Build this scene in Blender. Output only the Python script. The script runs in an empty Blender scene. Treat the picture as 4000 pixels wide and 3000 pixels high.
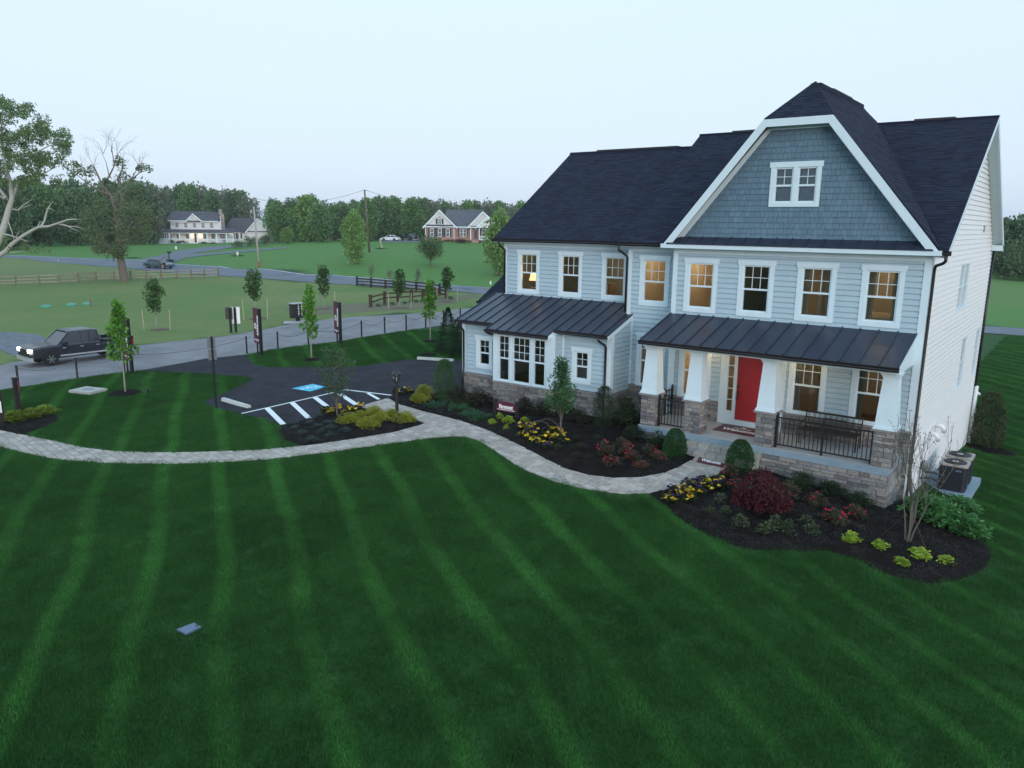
import bpy, math, random
import numpy as np
from math import radians, sin, cos, pi, sqrt, atan2
from mathutils import Vector, Matrix
from mathutils.geometry import delaunay_2d_cdt

random.seed(7); RNG = np.random.default_rng(7)
S = bpy.context.scene
COL = S.collection

# ------------------------------------------------------------------ camera
CAM = np.array([3.592, -23.243, 6.181]); YAW, PITCH, ROLL, FPX = radians(-37.037), radians(-11.747), radians(0.669), 3002.0
_f = np.array([sin(YAW)*cos(PITCH), cos(YAW)*cos(PITCH), sin(PITCH)])
_r = np.array([cos(YAW), -sin(YAW), 0.0]); _u = np.cross(_r, _f)
CR = _r*cos(ROLL)+_u*sin(ROLL); CU = -_r*sin(ROLL)+_u*cos(ROLL); CF = _f
cam_data = bpy.data.cameras.new('camera'); cam = bpy.data.objects.new('camera', cam_data); COL.objects.link(cam)
cam_data.sensor_width = 36.0; cam_data.lens = FPX/4000*36.0; cam_data.clip_start = 0.1; cam_data.clip_end = 9000
cam.matrix_world = Matrix(((CR[0], CU[0], -CF[0], CAM[0]), (CR[1], CU[1], -CF[1], CAM[1]), (CR[2], CU[2], -CF[2], CAM[2]), (0, 0, 0, 1)))
S.camera = cam

# ------------------------------------------------------------------ sky, sun, exposure
SUN_EL, SUN_AZ = radians(8.0), radians(130.0)          # low dusk sun to the right of and behind the camera, veiled
W = bpy.data.worlds.new('World'); S.world = W; W.use_nodes = True
nt = W.node_tree; nt.nodes.clear()
wo = nt.nodes.new('ShaderNodeOutputWorld'); bg = nt.nodes.new('ShaderNodeBackground'); sky = nt.nodes.new('ShaderNodeTexSky')
sky.sky_type = 'NISHITA'; sky.sun_disc = False; sky.sun_elevation = SUN_EL; sky.sun_rotation = SUN_AZ
sky.altitude = 100; sky.air_density = 1.0; sky.dust_density = 2.2; sky.ozone_density = 2.0
bg.inputs['Strength'].default_value = 1.0
# veiled dusk sky: the Nishita glow at strength 0.1 under an even, pale high haze that depends on elevation only
_N = nt.nodes.new; _L = nt.links.new
tc = _N('ShaderNodeTexCoord'); sx = _N('ShaderNodeSeparateXYZ'); _L(tc.outputs['Generated'], sx.inputs[0])
cr = _N('ShaderNodeValToRGB'); _e = cr.color_ramp.elements
_e[0].position = 0.0; _e[0].color = (.51, .60, .75, 1); _e[1].position = 1.0; _e[1].color = (.58, .88, 1.14, 1)
for p_, c_ in ((.06, (.545, .64, .775, 1)), (.16, (.575, .675, .81, 1)), (.32, (.60, .735, .865, 1)), (.6, (.61, .84, 1.03, 1))):
    k_ = _e.new(p_); k_.color = c_
_L(sx.outputs[2], cr.inputs[0])
sc_ = _N('ShaderNodeVectorMath'); sc_.operation = 'SCALE'; sc_.inputs['Scale'].default_value = 0.03; _L(sky.outputs[0], sc_.inputs[0])
ad_ = _N('ShaderNodeVectorMath'); ad_.operation = 'ADD'; _L(cr.outputs[0], ad_.inputs[0]); _L(sc_.outputs[0], ad_.inputs[1])
_L(ad_.outputs[0], bg.inputs['Color']); _L(bg.outputs[0], wo.inputs['Surface'])
sl = bpy.data.lights.new('sun', 'SUN'); sl.energy = 1.45; sl.angle = radians(30); sl.color = (1.0, 0.95, 0.96)
sun = bpy.data.objects.new('sun', sl); COL.objects.link(sun)
sdir = Vector((sin(SUN_AZ)*cos(SUN_EL), cos(SUN_AZ)*cos(SUN_EL), sin(SUN_EL)))
sun.rotation_euler = (-sdir).to_track_quat('-Z', 'Y').to_euler(); sun.location = sdir*60
VS = S.view_settings; VS.view_transform = 'Standard'; VS.look = 'None'; VS.gamma = 1.0; VS.use_curve_mapping = False
VS.exposure = 0.28
S.cycles.max_bounces = 6; S.cycles.diffuse_bounces = 3; S.cycles.glossy_bounces = 3; S.cycles.transmission_bounces = 4; S.cycles.transparent_max_bounces = 12
S.cycles.sample_clamp_indirect = 6.0

# ------------------------------------------------------------------ pixel rays (photo pixels, 4000 x 3000) and the terrain
def ray(px, py): return CF + CR*(px-2000)/FPX - CU*(py-1500)/FPX
def onplane(px, py, ax, v):
    d = ray(px, py); i = 'xyz'.index(ax); return CAM + d*((v-CAM[i])/d[i])
def depth(px, py, d): return CAM + ray(px, py)*d
CP = [(-15.9,-.6,-.38),(-7.3,-1.95,-.42),(-.1,-1.95,-1.08),(0,0,-1.38),(0,13.7,-2.75),(-4.6,-2.9,-.55),(-12,-3,-.45),(1.5,-4,-1.45),(4,-2,-1.72),
      (3,3.5,-1.95),(9,5,-2.5),(10,-8,-2.0),(0,-10,-1.25),(-8,-8,-.85),(-5,-16,-1.15),(4,-16,-1.5),(-16,-8,-.72),(-21,-5,-.7),(-15.5,6,-.4),(-20,8,-.5),
      (-28,-1,-.8),(-33,-9,-.85),(-25,-15,-1.0),(-40,10,-.9),(-30,20,-.8),(-60,30,-1.0),(-60,60,-1.0),(-200,-50,-1),(60,-60,-2),(-60,-80,-1.2),
      (15,40,-3.4),(20,80,-4),(40,120,-4),(60,200,-3),(4,-24,-1.5)]
for px, py, d in ((1013,1048,120),(500,1015,130),(1443,982,120),(1760,943,178),(1560,943,178),(760,948,212),(300,965,170),(1380,1030,108),(1850,1000,135),(1700,1125,78),(1350,1092,92),(1640,1215,52),(30,1000,140)):
    CP.append(tuple(depth(px, py, d)))
for k in range(10):
    a = k*2*pi/10; CP.append((700*cos(a), 700*sin(a), 0.0))
CP = np.array(CP); _n = len(CP)
def _phi(r): return np.sqrt(r*r+4.0)
_A = np.zeros((_n+1, _n+1)); _A[:_n, :_n] = _phi(np.linalg.norm(CP[:, None, :2]-CP[None, :, :2], axis=2)); _A[:_n, _n] = 1; _A[_n, :_n] = 1
_w = np.linalg.solve(_A + np.diag([1e-3]*_n+[0]), np.append(CP[:, 2], 0))
def hv(P):
    P = np.asarray(P, float).reshape(-1, 2); out = np.empty(len(P))
    for i in range(0, len(P), 20000):
        q = P[i:i+20000]; out[i:i+20000] = _phi(np.linalg.norm(q[:, None]-CP[None, :, :2], axis=2))@_w[:_n]+_w[_n]
    r = np.hypot(P[:, 0], P[:, 1]); f = np.clip((r-500)/250, 0, 1)
    return out*(1-f)
def h(x, y): return float(hv([(x, y)])[0])
def at(px, py):
    d = ray(px, py); lo = 6.0; t = lo; st = 0.4
    while t < 900:
        p = CAM+d*t
        if p[2] < h(p[0], p[1]): break
        lo = t; t += st; st = max(.4, t*.03)
    hi = t
    for _ in range(18):
        m = (lo+hi)/2; p = CAM+d*m
        if p[2] < h(p[0], p[1]): hi = m
        else: lo = m
    p = CAM+d*hi; return np.array([p[0], p[1], h(p[0], p[1])])
def xy(pts): return [tuple(at(px, py)[:2]) for px, py in pts]
def dist(p): return float(np.dot(np.asarray(p)-CAM, CF))
def inpoly(P, poly):
    P = np.asarray(P, float).reshape(-1, 2); x, y = P[:, 0], P[:, 1]; c = np.zeros(len(P), bool); n = len(poly); j = n-1
    for i in range(n):
        xi, yi = poly[i]; xj, yj = poly[j]
        if yi != yj: c ^= ((yi > y) != (yj > y)) & (x < (xj-xi)*(y-yi)/(yj-yi)+xi)
        j = i
    return c
def smooth(pts, k=4, closed=False):
    P = [np.array(p, float) for p in pts]; n = len(P); out = []
    for i in range(n if closed else n-1):
        a = P[(i-1) % n] if closed or i > 0 else P[i]; b = P[i]; c = P[(i+1) % n]; d = P[(i+2) % n] if closed or i+2 < n else c
        for s in range(k):
            t = s/k; out.append(tuple(.5*((2*b)+(c-a)*t+(2*a-5*b+4*c-d)*t*t+(3*b-a-3*c+d)*t**3)))
    if not closed: out.append(tuple(P[-1]))
    return out

# ------------------------------------------------------------------ mesh building
class MB:
    def __init__(s): s.v = []; s.f = []
    def add(s, vs, fs):
        o = len(s.v); s.v.extend(tuple(map(float, p)) for p in vs); s.f.extend(tuple(i+o for i in f) for f in fs); return s
    def box(s, a, b):
        (x0, y0, z0), (x1, y1, z1) = [[min(p, q) for p, q in zip(a, b)], [max(p, q) for p, q in zip(a, b)]]
        return s.add([(x0,y0,z0),(x1,y0,z0),(x1,y1,z0),(x0,y1,z0),(x0,y0,z1),(x1,y0,z1),(x1,y1,z1),(x0,y1,z1)], BOXF)
    def obox(s, o, a, b, c):
        o, a, b, c = [np.array(t, float) for t in (o, a, b, c)]
        return s.add([o, o+a, o+a+b, o+b, o+c, o+a+c, o+a+b+c, o+b+c], BOXF)
    def bar(s, p, q, w, t=None, up=(0, 0, 1)):
        p, q = np.array(p, float), np.array(q, float); d = q-p; t = t or w; u = np.cross(d, up)
        if np.linalg.norm(u) < 1e-6: u = np.cross(d, (0, 1, 0))
        u /= np.linalg.norm(u); v = np.cross(u, d); v /= np.linalg.norm(v)
        return s.obox(p-u*w/2-v*t/2, u*w, v*t, d)
    def tube(s, pts, r, n=6, cap=True):
        pts = [np.array(p, float) for p in pts]; r = [r]*len(pts) if np.isscalar(r) else list(r); o = len(s.v); u = None
        for i, p in enumerate(pts):
            d = pts[min(i+1, len(pts)-1)]-pts[max(i-1, 0)]; d = d/(np.linalg.norm(d)+1e-12)
            if u is None: u = np.cross(d, (0, 0, 1) if abs(d[2]) < .9 else (1, 0, 0))
            u = u-d*np.dot(u, d); u = u/(np.linalg.norm(u)+1e-12); v = np.cross(d, u)
            for k in range(n): s.v.append(tuple(p+(u*cos(2*pi*k/n)+v*sin(2*pi*k/n))*r[i]))
        for i in range(len(pts)-1):
            for k in range(n):
                a = o+i*n+k; b = o+i*n+(k+1) % n; s.f.append((a, b, b+n, a+n))
        if cap: s.f.append(tuple(o+k for k in range(n))[::-1]); s.f.append(tuple(o+(len(pts)-1)*n+k for k in range(n)))
        return s
    def lathe(s, prof, n=12, c=(0, 0, 0), ax='z', sx=1, sy=1):
        o = len(s.v)
        for r, z in prof:
            for k in range(n):
                a = 2*pi*k/n; x, y = r*cos(a)*sx, r*sin(a)*sy
                p = (x, y, z) if ax == 'z' else ((x, z, y) if ax == 'y' else (z, x, y)); s.v.append((p[0]+c[0], p[1]+c[1], p[2]+c[2]))
        for i in range(len(prof)-1):
            for k in range(n):
                a = o+i*n+k; b = o+i*n+(k+1) % n; s.f.append((a, b, b+n, a+n))
        s.f.append(tuple(o+k for k in range(n))[::-1]); s.f.append(tuple(o+(len(prof)-1)*n+k for k in range(n))); return s
    def prism(s, poly, vec):
        n = len(poly); vec = np.array(vec, float); a = [np.array(p, float) for p in poly]; b = [p+vec for p in a]
        return s.add(a+b, [tuple(range(n))[::-1], tuple(range(n, 2*n))]+[(i, (i+1) % n, (i+1) % n+n, i+n) for i in range(n)])
    def merge(s, m): return s.add(m.v, m.f)
    def xf(s, M):
        M = np.array(M); V = np.array(s.v); s.v = [tuple(p) for p in V@M[:3, :3].T+M[:3, 3]]; return s
BOXF = [(0,3,2,1),(4,5,6,7),(0,1,5,4),(1,2,6,5),(2,3,7,6),(3,0,4,7)]
def rotz(a, loc=(0, 0, 0)):
    c, s_ = cos(a), sin(a); return np.array([[c, -s_, 0, loc[0]], [s_, c, 0, loc[1]], [0, 0, 1, loc[2]], [0, 0, 0, 1]])
def mesh(name, mb, mat, smooth_=False, mats=None, fm=None):
    me = bpy.data.meshes.new(name); me.from_pydata(mb.v, [], mb.f)
    if mats:
        for m in mats: me.materials.append(m)
        if fm is not None: me.polygons.foreach_set('material_index', fm)
    elif mat: me.materials.append(mat)
    if smooth_: me.polygons.foreach_set('use_smooth', [True]*len(me.polygons))
    me.update(); return me
ROOTLOC = {}
def tag(o, label=None, cat=None, group=None, kind=None):
    if label: o['label'] = label
    if cat: o['category'] = cat
    if group: o['group'] = group
    if kind: o['kind'] = kind
    return o
def thing(name, label, cat, loc=(0, 0, 0), rz=0, group=None):
    o = bpy.data.objects.new(name, None); COL.objects.link(o); o.location = loc; o.rotation_euler = (0, 0, rz); o.empty_display_size = .2
    ROOTLOC[o.name] = np.array(loc, float); return tag(o, label, cat, group)
def part(name, mb, mat, parent=None, kind=None, sm=False, label=None, world=True, mats=None, fm=None):
    """a mesh under parent; coordinates of mb are world ones unless world is False"""
    if world and parent is not None:
        L = ROOTLOC[parent.name]; mb.v = [(p[0]-L[0], p[1]-L[1], p[2]-L[2]) for p in mb.v]
    o = bpy.data.objects.new(name, mesh(name, mb, mat, sm, mats, fm)); COL.objects.link(o)
    if parent is not None:
        o.parent = parent; ROOTLOC[o.name] = ROOTLOC.get(parent.name, np.zeros(3))
    else: ROOTLOC[o.name] = np.zeros(3)
    if kind: o['kind'] = kind
    if label: o['label'] = label
    return o
def solo(name, mb, mat, label, cat, loc, group=None, sm=False, rz=0):
    """a thing that is one mesh; mb in local coordinates"""
    o = bpy.data.objects.new(name, mesh(name, mb, mat, sm)); COL.objects.link(o); o.location = loc; o.rotation_euler = (0, 0, rz); return tag(o, label, cat, group)
def setting(name, mb, mat, sm=False):
    o = bpy.data.objects.new(name, mesh(name, mb, mat, sm)); COL.objects.link(o); o['kind'] = 'structure'; ROOTLOC[o.name] = np.zeros(3); return o
def dup(root, loc, rz=0, label=None, group=None, sc=None):
    r = root.copy(); COL.objects.link(r); r.location = loc; r.rotation_euler = (0, 0, rz)
    if sc: r.scale = sc if not np.isscalar(sc) else (sc, sc, sc)
    if label: r['label'] = label
    if group: r['group'] = group
    for ch in root.children:
        c = ch.copy(); COL.objects.link(c); c.parent = r
        for g in ch.children:
            e = g.copy(); COL.objects.link(e); e.parent = c
    return r
def clip(poly, conv):
    """convex clip of 2-D poly by the convex counter-clockwise polygon conv"""
    out = [tuple(p) for p in poly]; n = len(conv)
    for i in range(n):
        ax, ay = conv[i]; bx, by = conv[(i+1) % n]; inp = out; out = []
        if not inp: return []
        def side(p): return (bx-ax)*(p[1]-ay)-(by-ay)*(p[0]-ax)
        for j in range(len(inp)):
            p, q = inp[j-1], inp[j]; sp, sq = side(p), side(q)
            if sq >= 0:
                if sp < 0: t = sp/(sp-sq); out.append((p[0]+(q[0]-p[0])*t, p[1]+(q[1]-p[1])*t))
                out.append(q)
            elif sp >= 0: t = sp/(sp-sq); out.append((p[0]+(q[0]-p[0])*t, p[1]+(q[1]-p[1])*t))
    return out
def area(p): return .5*sum(p[i-1][0]*p[i][1]-p[i][0]*p[i-1][1] for i in range(len(p)))
def ccw(p): return list(p) if area(p) > 0 else list(p)[::-1]
def emit(pieces, name, mat, parent, limit=300, stuff=None):
    """pieces: small MBs in world space; the nearest ones become objects of their own, the rest one part of kind stuff"""
    if not pieces: return
    order = sorted(range(len(pieces)), key=lambda i: dist(np.mean(pieces[i].v, axis=0)))
    for i in order[:limit]: part(name, pieces[i], mat, parent)
    rest = MB()
    for i in order[limit:]: rest.merge(pieces[i])
    if rest.v: part(stuff or name, rest, mat, parent, kind='stuff')

# ------------------------------------------------------------------ materials
MATS = {}
def pmat(name, col, rough=.6, var=.12, scale=8., bump=0., bscale=60., metal=0., rnd=0., col2=None, spec=.5, emis=None, estr=0., trans=0., detail=6.):
    """principled material: colour varied by noise (var / col2) and by object and mesh island (rnd)"""
    m = bpy.data.materials.new(name); m.use_nodes = True; t = m.node_tree; b = t.nodes['Principled BSDF']; N = t.nodes.new; L = t.links.new
    b.inputs['Roughness'].default_value = rough; b.inputs['Metallic'].default_value = metal; b.inputs['Specular IOR Level'].default_value = spec
    c = (*col, 1); geo = N('ShaderNodeNewGeometry'); no = N('ShaderNodeTexNoise'); no.inputs['Scale'].default_value = scale; no.inputs['Detail'].default_value = detail
    L(geo.outputs['Position'], no.inputs['Vector'])
    mx = N('ShaderNodeMix'); mx.data_type = 'RGBA'
    mx.inputs[6].default_value = (*[x*(1-var) for x in col], 1); mx.inputs[7].default_value = (*(col2 or [min(1, x*(1+var)) for x in col]), 1)
    rmp = N('ShaderNodeMapRange'); rmp.inputs[1].default_value = .3; rmp.inputs[2].default_value = .7; L(no.outputs[0], rmp.inputs[0]); L(rmp.outputs[0], mx.inputs[0])
    out = mx.outputs[2]
    if rnd:
        oi = N('ShaderNodeObjectInfo'); ad = N('ShaderNodeMath'); ad.operation = 'ADD'; fr = N('ShaderNodeMath'); fr.operation = 'FRACT'
        L(oi.outputs['Random'], ad.inputs[0]); L(geo.outputs['Random Per Island'], ad.inputs[1]); L(ad.outputs[0], fr.inputs[0])
        hs = N('ShaderNodeHueSaturation'); mr = N('ShaderNodeMapRange'); mr.inputs[3].default_value = 1-rnd; mr.inputs[4].default_value = 1+rnd
        L(fr.outputs[0], mr.inputs[0]); L(mr.outputs[0], hs.inputs['Value']); L(out, hs.inputs['Color']); out = hs.outputs[0]
    L(out, b.inputs['Base Color'])
    if bump:
        n2 = N('ShaderNodeTexNoise'); n2.inputs['Scale'].default_value = bscale; n2.inputs['Detail'].default_value = 5; L(geo.outputs['Position'], n2.inputs['Vector'])
        bp = N('ShaderNodeBump'); bp.inputs['Strength'].default_value = bump; bp.inputs['Distance'].default_value = .02; L(n2.outputs[0], bp.inputs['Height']); L(bp.outputs[0], b.inputs['Normal'])
    if emis: b.inputs['Emission Color'].default_value = (*emis, 1); b.inputs['Emission Strength'].default_value = estr
    if trans: b.inputs['Transmission Weight'].default_value = trans
    MATS[name] = m; return m
def leafmat(name, col, col2=None, rnd=.35, rough=.55, tl=.3, var=.25, scale=1.5):
    m = pmat(name, col, rough, var, scale, rnd=rnd, col2=col2, spec=.3); t = m.node_tree; b = t.nodes['Principled BSDF']
    o = t.nodes['Material Output']; tr = t.nodes.new('ShaderNodeBsdfTranslucent'); mx = t.nodes.new('ShaderNodeMixShader'); mx.inputs[0].default_value = tl
    src = b.inputs['Base Color'].links[0].from_socket; t.links.new(src, tr.inputs['Color']); t.links.new(b.outputs[0], mx.inputs[1]); t.links.new(tr.outputs[0], mx.inputs[2]); t.links.new(mx.outputs[0], o.inputs['Surface'])
    return m
def ramp_rnd(name, cols, rough=.85, bump=.5, bscale=30., var=.25, nscale=14.):
    """each object / island takes one of cols at random, with a mottled surface"""
    m = pmat(name, (1, 1, 1), rough, 0, bump=bump, bscale=bscale); t = m.node_tree; b = t.nodes['Principled BSDF']; N = t.nodes.new; L = t.links.new
    geo = N('ShaderNodeNewGeometry'); oi = N('ShaderNodeObjectInfo'); ad = N('ShaderNodeMath'); ad.operation = 'ADD'; fr = N('ShaderNodeMath'); fr.operation = 'FRACT'
    L(oi.outputs['Random'], ad.inputs[0]); L(geo.outputs['Random Per Island'], ad.inputs[1]); L(ad.outputs[0], fr.inputs[0])
    r = N('ShaderNodeValToRGB'); r.color_ramp.interpolation = 'CONSTANT'; e = r.color_ramp.elements
    while len(e) < len(cols): e.new(.5)
    for i, c in enumerate(cols): e[i].position = i/len(cols); e[i].color = (*c, 1)
    L(fr.outputs[0], r.inputs[0]); no = N('ShaderNodeTexNoise'); no.inputs['Scale'].default_value = nscale; no.inputs['Detail'].default_value = 6; L(geo.outputs['Position'], no.inputs['Vector'])
    hs = N('ShaderNodeHueSaturation'); mr = N('ShaderNodeMapRange'); mr.inputs[1].default_value = .3; mr.inputs[2].default_value = .7; mr.inputs[3].default_value = 1-var; mr.inputs[4].default_value = 1+var
    L(no.outputs[0], mr.inputs[0]); L(mr.outputs[0], hs.inputs['Value']); L(r.outputs[0], hs.inputs['Color']); L(hs.outputs[0], b.inputs['Base Color']); return m
def glassmat(name, tint=(.85, .9, .9), ior=1.5, refl=1.0):
    m = bpy.data.materials.new(name); m.use_nodes = True; t = m.node_tree; t.nodes.clear(); N = t.nodes.new; L = t.links.new
    o = N('ShaderNodeOutputMaterial'); tr = N('ShaderNodeBsdfTransparent'); tr.inputs[0].default_value = (*tint, 1); g = N('ShaderNodeBsdfGlossy'); g.inputs['Roughness'].default_value = .02
    fr = N('ShaderNodeFresnel'); fr.inputs[0].default_value = ior; mu = N('ShaderNodeMath'); mu.operation = 'MULTIPLY'; mu.inputs[1].default_value = 2.1*refl; L(fr.outputs[0], mu.inputs[0])
    mx = N('ShaderNodeMixShader'); L(mu.outputs[0], mx.inputs[0]); L(tr.outputs[0], mx.inputs[1]); L(g.outputs[0], mx.inputs[2]); L(mx.outputs[0], o.inputs['Surface']); MATS[name] = m; return m
WHITE = pmat('white_paint', (.63, .74, .79), .45, .03, 3)
SIDE = pmat('pale_blue_siding', (.385, .50, .565), .5, .04, 3, rnd=.02)
SIDEW = pmat('white_siding', (.78, .77, .77), .5, .03, 3, rnd=.015)
SHAKE = pmat('slate_blue_shake', (.108, .180, .238), .7, .08, 12, rnd=.10, bump=.2, bscale=80)
SHINGLE = pmat('charcoal_shingle', (.013, .017, .034), .92, .2, 30, rnd=.34, bump=.5, bscale=150, spec=.25)
METAL = pmat('dark_standing_seam_metal', (.030, .038, .062), .40, .08, 4, metal=.25, rnd=.06)
BRONZE = pmat('dark_bronze_gutter', (.018, .014, .016), .4, .1, 6)
BLACK = pmat('black_metal', (.012, .012, .013), .45, .15, 20)
STONE = ramp_rnd('ledge_stone', [(.19,.185,.18),(.26,.245,.23),(.14,.138,.145),(.29,.27,.245),(.175,.16,.155),(.23,.22,.215),(.11,.11,.118),(.25,.225,.20),(.20,.198,.20),(.155,.132,.132)], bump=.9, bscale=22)
MORTAR = pmat('mortar', (.16, .15, .145), .95, .2, 30, bump=.4)
CAPST = pmat('stone_cap', (.23, .22, .22), .85, .15, 12, bump=.4, bscale=50)
CONC = pmat('concrete', (.36, .36, .36), .85, .1, 5, bump=.2, bscale=90)
CONCB = pmat('blue_grey_painted_concrete', (.22, .30, .36), .7, .08, 6, bump=.15, bscale=80)
DOORRED = pmat('red_door_paint', (.36, .018, .024), .4, .05, 5)
GLASS = glassmat('window_glass')
GLASSD = glassmat('shaded_glass', (.55, .6, .6))
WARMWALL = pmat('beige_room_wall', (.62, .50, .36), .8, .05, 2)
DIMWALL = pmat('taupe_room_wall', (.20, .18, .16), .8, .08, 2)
OAK = pmat('wood_floor', (.16, .09, .05), .5, .2, 5)
MAROON = pmat('maroon_panel', (.095, .012, .030), .5, .08, 8)
LETTER = pmat('white_lettering', (.82, .82, .80), .5, .02, 8)
BARK = pmat('grey_brown_bark', (.13, .105, .085), .9, .3, 18, bump=.8, bscale=40)
# ================================================================== GROUND
walk_far = [(-60,1668),(0,1683),(90,1701),(203,1723.6),(339,1753),(452,1765),(588,1769.7),(768,1768.8),(1000,1760.6),(1208,1742),(1397,1714),(1546,1689),(1665,1655.7)]
walk_notch = [(1399,1590),(1516,1557)]
walk_house = [(1561,1582),(1645,1607),(1795,1644),(1906,1683),(1984,1719),(2062,1758),(2140,1800),(2218,1836),(2296,1858),(2400,1870),(2504,1867),(2582,1852),(2644,1831),(2686,1808),(2722,1786)]
walk_end = [(2850,1817),(2809,1852)]
walk_bed3 = [(2741,1878),(2668,1899),(2606,1914),(2538,1928)]
walk_lawn = [(2452,1931),(2374,1925),(2270,1909),(2166,1883),(2072,1847),(2010,1815),(1958,1779),(1900,1741),(1859,1719),(1819,1707),(1770,1706.5),(1670,1714),(1546,1731),(1297,1766),(1048,1796),(800,1811),(651,1814),(416,1810),(226,1796),(135,1778),(0,1746),(-60,1730)]
bed1_back = [(1640,1645),(1560,1622),(1440,1600),(1399,1590)]
WALK = xy(walk_far+bed1_back[:0]+[(1640,1647),(1575,1618),(1440,1600)]+walk_notch+walk_house+walk_end+walk_bed3+walk_lawn)
BED1 = smooth(xy([(1399,1591),(1250,1627),(1111,1663),(1095,1678),(1093,1693),(1113,1717),(1158,1735),(1208,1743)]), 3)+xy([(1397,1715),(1546,1690),(1665,1656.5),(1640,1648),(1575,1619),(1440,1601)])
BED2 = xy(walk_notch[1:]+walk_house)+[(-5.6,-2.55),(-5.6,-1.95),(-7.45,-1.95),(-7.45,.75),(-9.3,.75),(-9.3,-.6),(-11.3,-.6),(-11.3,-1.2),(-13.9,-1.2),(-13.9,-.6),(-15.9,-.6)]+xy([(1800,1530),(1700,1537),(1600,1545)])
BED3 = xy([(2850,1817),(2809,1852)])+smooth(xy([(2741,1878),(2668,1899),(2606,1914),(2541,1931),(2602,1975),(2642,2016),(2703,2057),(2805,2111),(2907,2142),(3008,2153),(3110,2157),(3198,2153),(3253,2159),(3348,2192),(3449,2237),(3551,2267),(3653,2281),(3754,2264),(3836,2226),(3870,2179),(3856,2138),(3815,2108),(3765,2060),(3700,2030),(3620,2010)]), 3)+[(0.02,.1),(-.1,-1.95),(-3.4,-1.95),(-3.4,-2.6)]
BED4 = smooth(xy([(-60,1672),(0,1683),(90,1701),(136,1683),(194,1665),(228,1644),(226,1630),(194,1620),(120,1615),(40,1612),(-60,1600)]), 3)
def circ(px, py, rx, n=20, k=1.0):
    c = at(px, py); r = rx/FPX*dist(c); return [(c[0]+r*cos(2*pi*i/n)*(1+.08*sin(3*i)), c[1]+r*k*sin(2*pi*i/n)*(1+.08*cos(2*i))) for i in range(n)]
TREEBEDS = [circ(490,1536,62), circ(1220,1406,38), circ(1680,1334,30), circ(1673,1387,38), circ(3872,1760,84)]
STAKEBEDS = [circ(625,1288,36), circ(1010,1245,36), circ(1268,1207,32), circ(1561,1205,40), circ(1746,1180,24)]
LOT = xy([(542,1450),(633,1453),(768,1459),(904,1470),(972,1475),(992,1481),(969,1492),(900,1527),(830,1557),(802,1569),(801,1577),(850,1598),(944,1619),(1049,1649),(1111,1663),(1250,1627),(1399,1590),(1516,1557),(1600,1545),(1700,1537),(1800,1531)])+[(-15.95,-.5),(-15.95,4.0),(-18,5)]+xy([(1809,1409),(1645,1405.6),(1576,1407),(1496,1420),(1422,1432),(1248,1434),(1039,1435),(999,1428),(974,1408),(964,1386),(800,1403)])
ROAD = smooth(xy([(-160,1470),(-40,1440),(60,1415),(240,1388),(400,1368),(524,1353),(678,1335),(859,1317),(986,1296),(1148,1264),(1347,1241),(1466,1234),(1645,1221),(1755,1213),(1850,1204)]), 3)+xy([(1905,1188),(1960,1166),(2010,1160)])+xy([(2010,1200),(1940,1225),(1870,1245)])+smooth(xy([(1804,1261),(1735,1271),(1596,1291),(1417,1318),(1297,1338),(1098,1361),(964,1386),(800,1404),(542,1450),(452,1459),(303,1479),(90,1511),(0,1524),(-160,1550)]), 3)
SIDEDRIVE = xy([(-160,1290),(0,1296),(80,1301),(149,1308),(200,1330),(262,1362),(262,1392),(150,1412),(90,1406),(40,1385),(0,1367),(-160,1345)])
MAIN = smooth(xy([(-200,995),(27,996),(181,1003),(407,1012),(542,1015),(673,1030),(814,1039),(900,1046.6),(1149,1065),(1288,1074),(1596,1098),(1770,1115),(1905,1124),(2050,1136)]), 3)+smooth(xy([(2050,1164),(1890,1150),(1770,1138),(1696,1131),(1397,1115),(1298,1109),(1149,1098),(967,1084),(854,1078),(565,1055),(407,1041),(181,1023),(59,1008),(-200,1002)]), 3)
FARMDRIVE = xy([(542,1016),(633,996),(723,976),(814,965),(904,960),(960,956),(970,962),(909,967),(830,980),(750,990),(790,992),(880,984),(1000,974),(1120,966),(1123,970),(1000,981),(880,992),(790,1000),(720,1010),(676,1028)])
BACKROAD = xy([(3700,1258),(3841,1275),(4000,1284),(4300,1300),(4300,1330),(4000,1313),(3837,1302),(3700,1288)])
HOUSEPRINT = [(-15.9,-.6),(-9.3,-.6),(-9.3,.7),(-7.4,.7),(-7.4,-1.9),(-.12,-1.9),(0,0),(0,13.6),(-15.5,13.6),(-19,12),(-19,4),(-15.9,4)]
up = smooth(xy([(-160,1470),(-40,1440),(60,1415),(240,1388),(524,1353),(859,1317),(986,1296),(1148,1264),(1347,1241),(1645,1221),(1850,1204),(1960,1166)]), 2)
lo = smooth(xy([(2010,1160),(1890,1150),(1696,1131),(1397,1115),(1149,1098),(854,1078),(565,1055),(407,1041),(59,1008),(-200,1002)]), 2)
FIELD = up+lo
HAY = xy([(-300,1118),(0,1108),(230,1103),(480,1095),(480,1050),(407,1041),(181,1023),(59,1008),(-200,1002)])
FARPTS = xy([(-200,995),(407,1012),(814,1039),(1288,1074),(1770,1115),(2050,1136)])
FAR = FARPTS+[(p[0]*6-CAM[0]*5, p[1]*6-CAM[1]*5) for p in FARPTS[::-1]]
SANDY = xy([(1110,1206),(1300,1190),(1600,1178),(1750,1160),(1850,1148),(1880,1160),(1790,1176),(1600,1212),(1300,1228),(1120,1222)])

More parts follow.
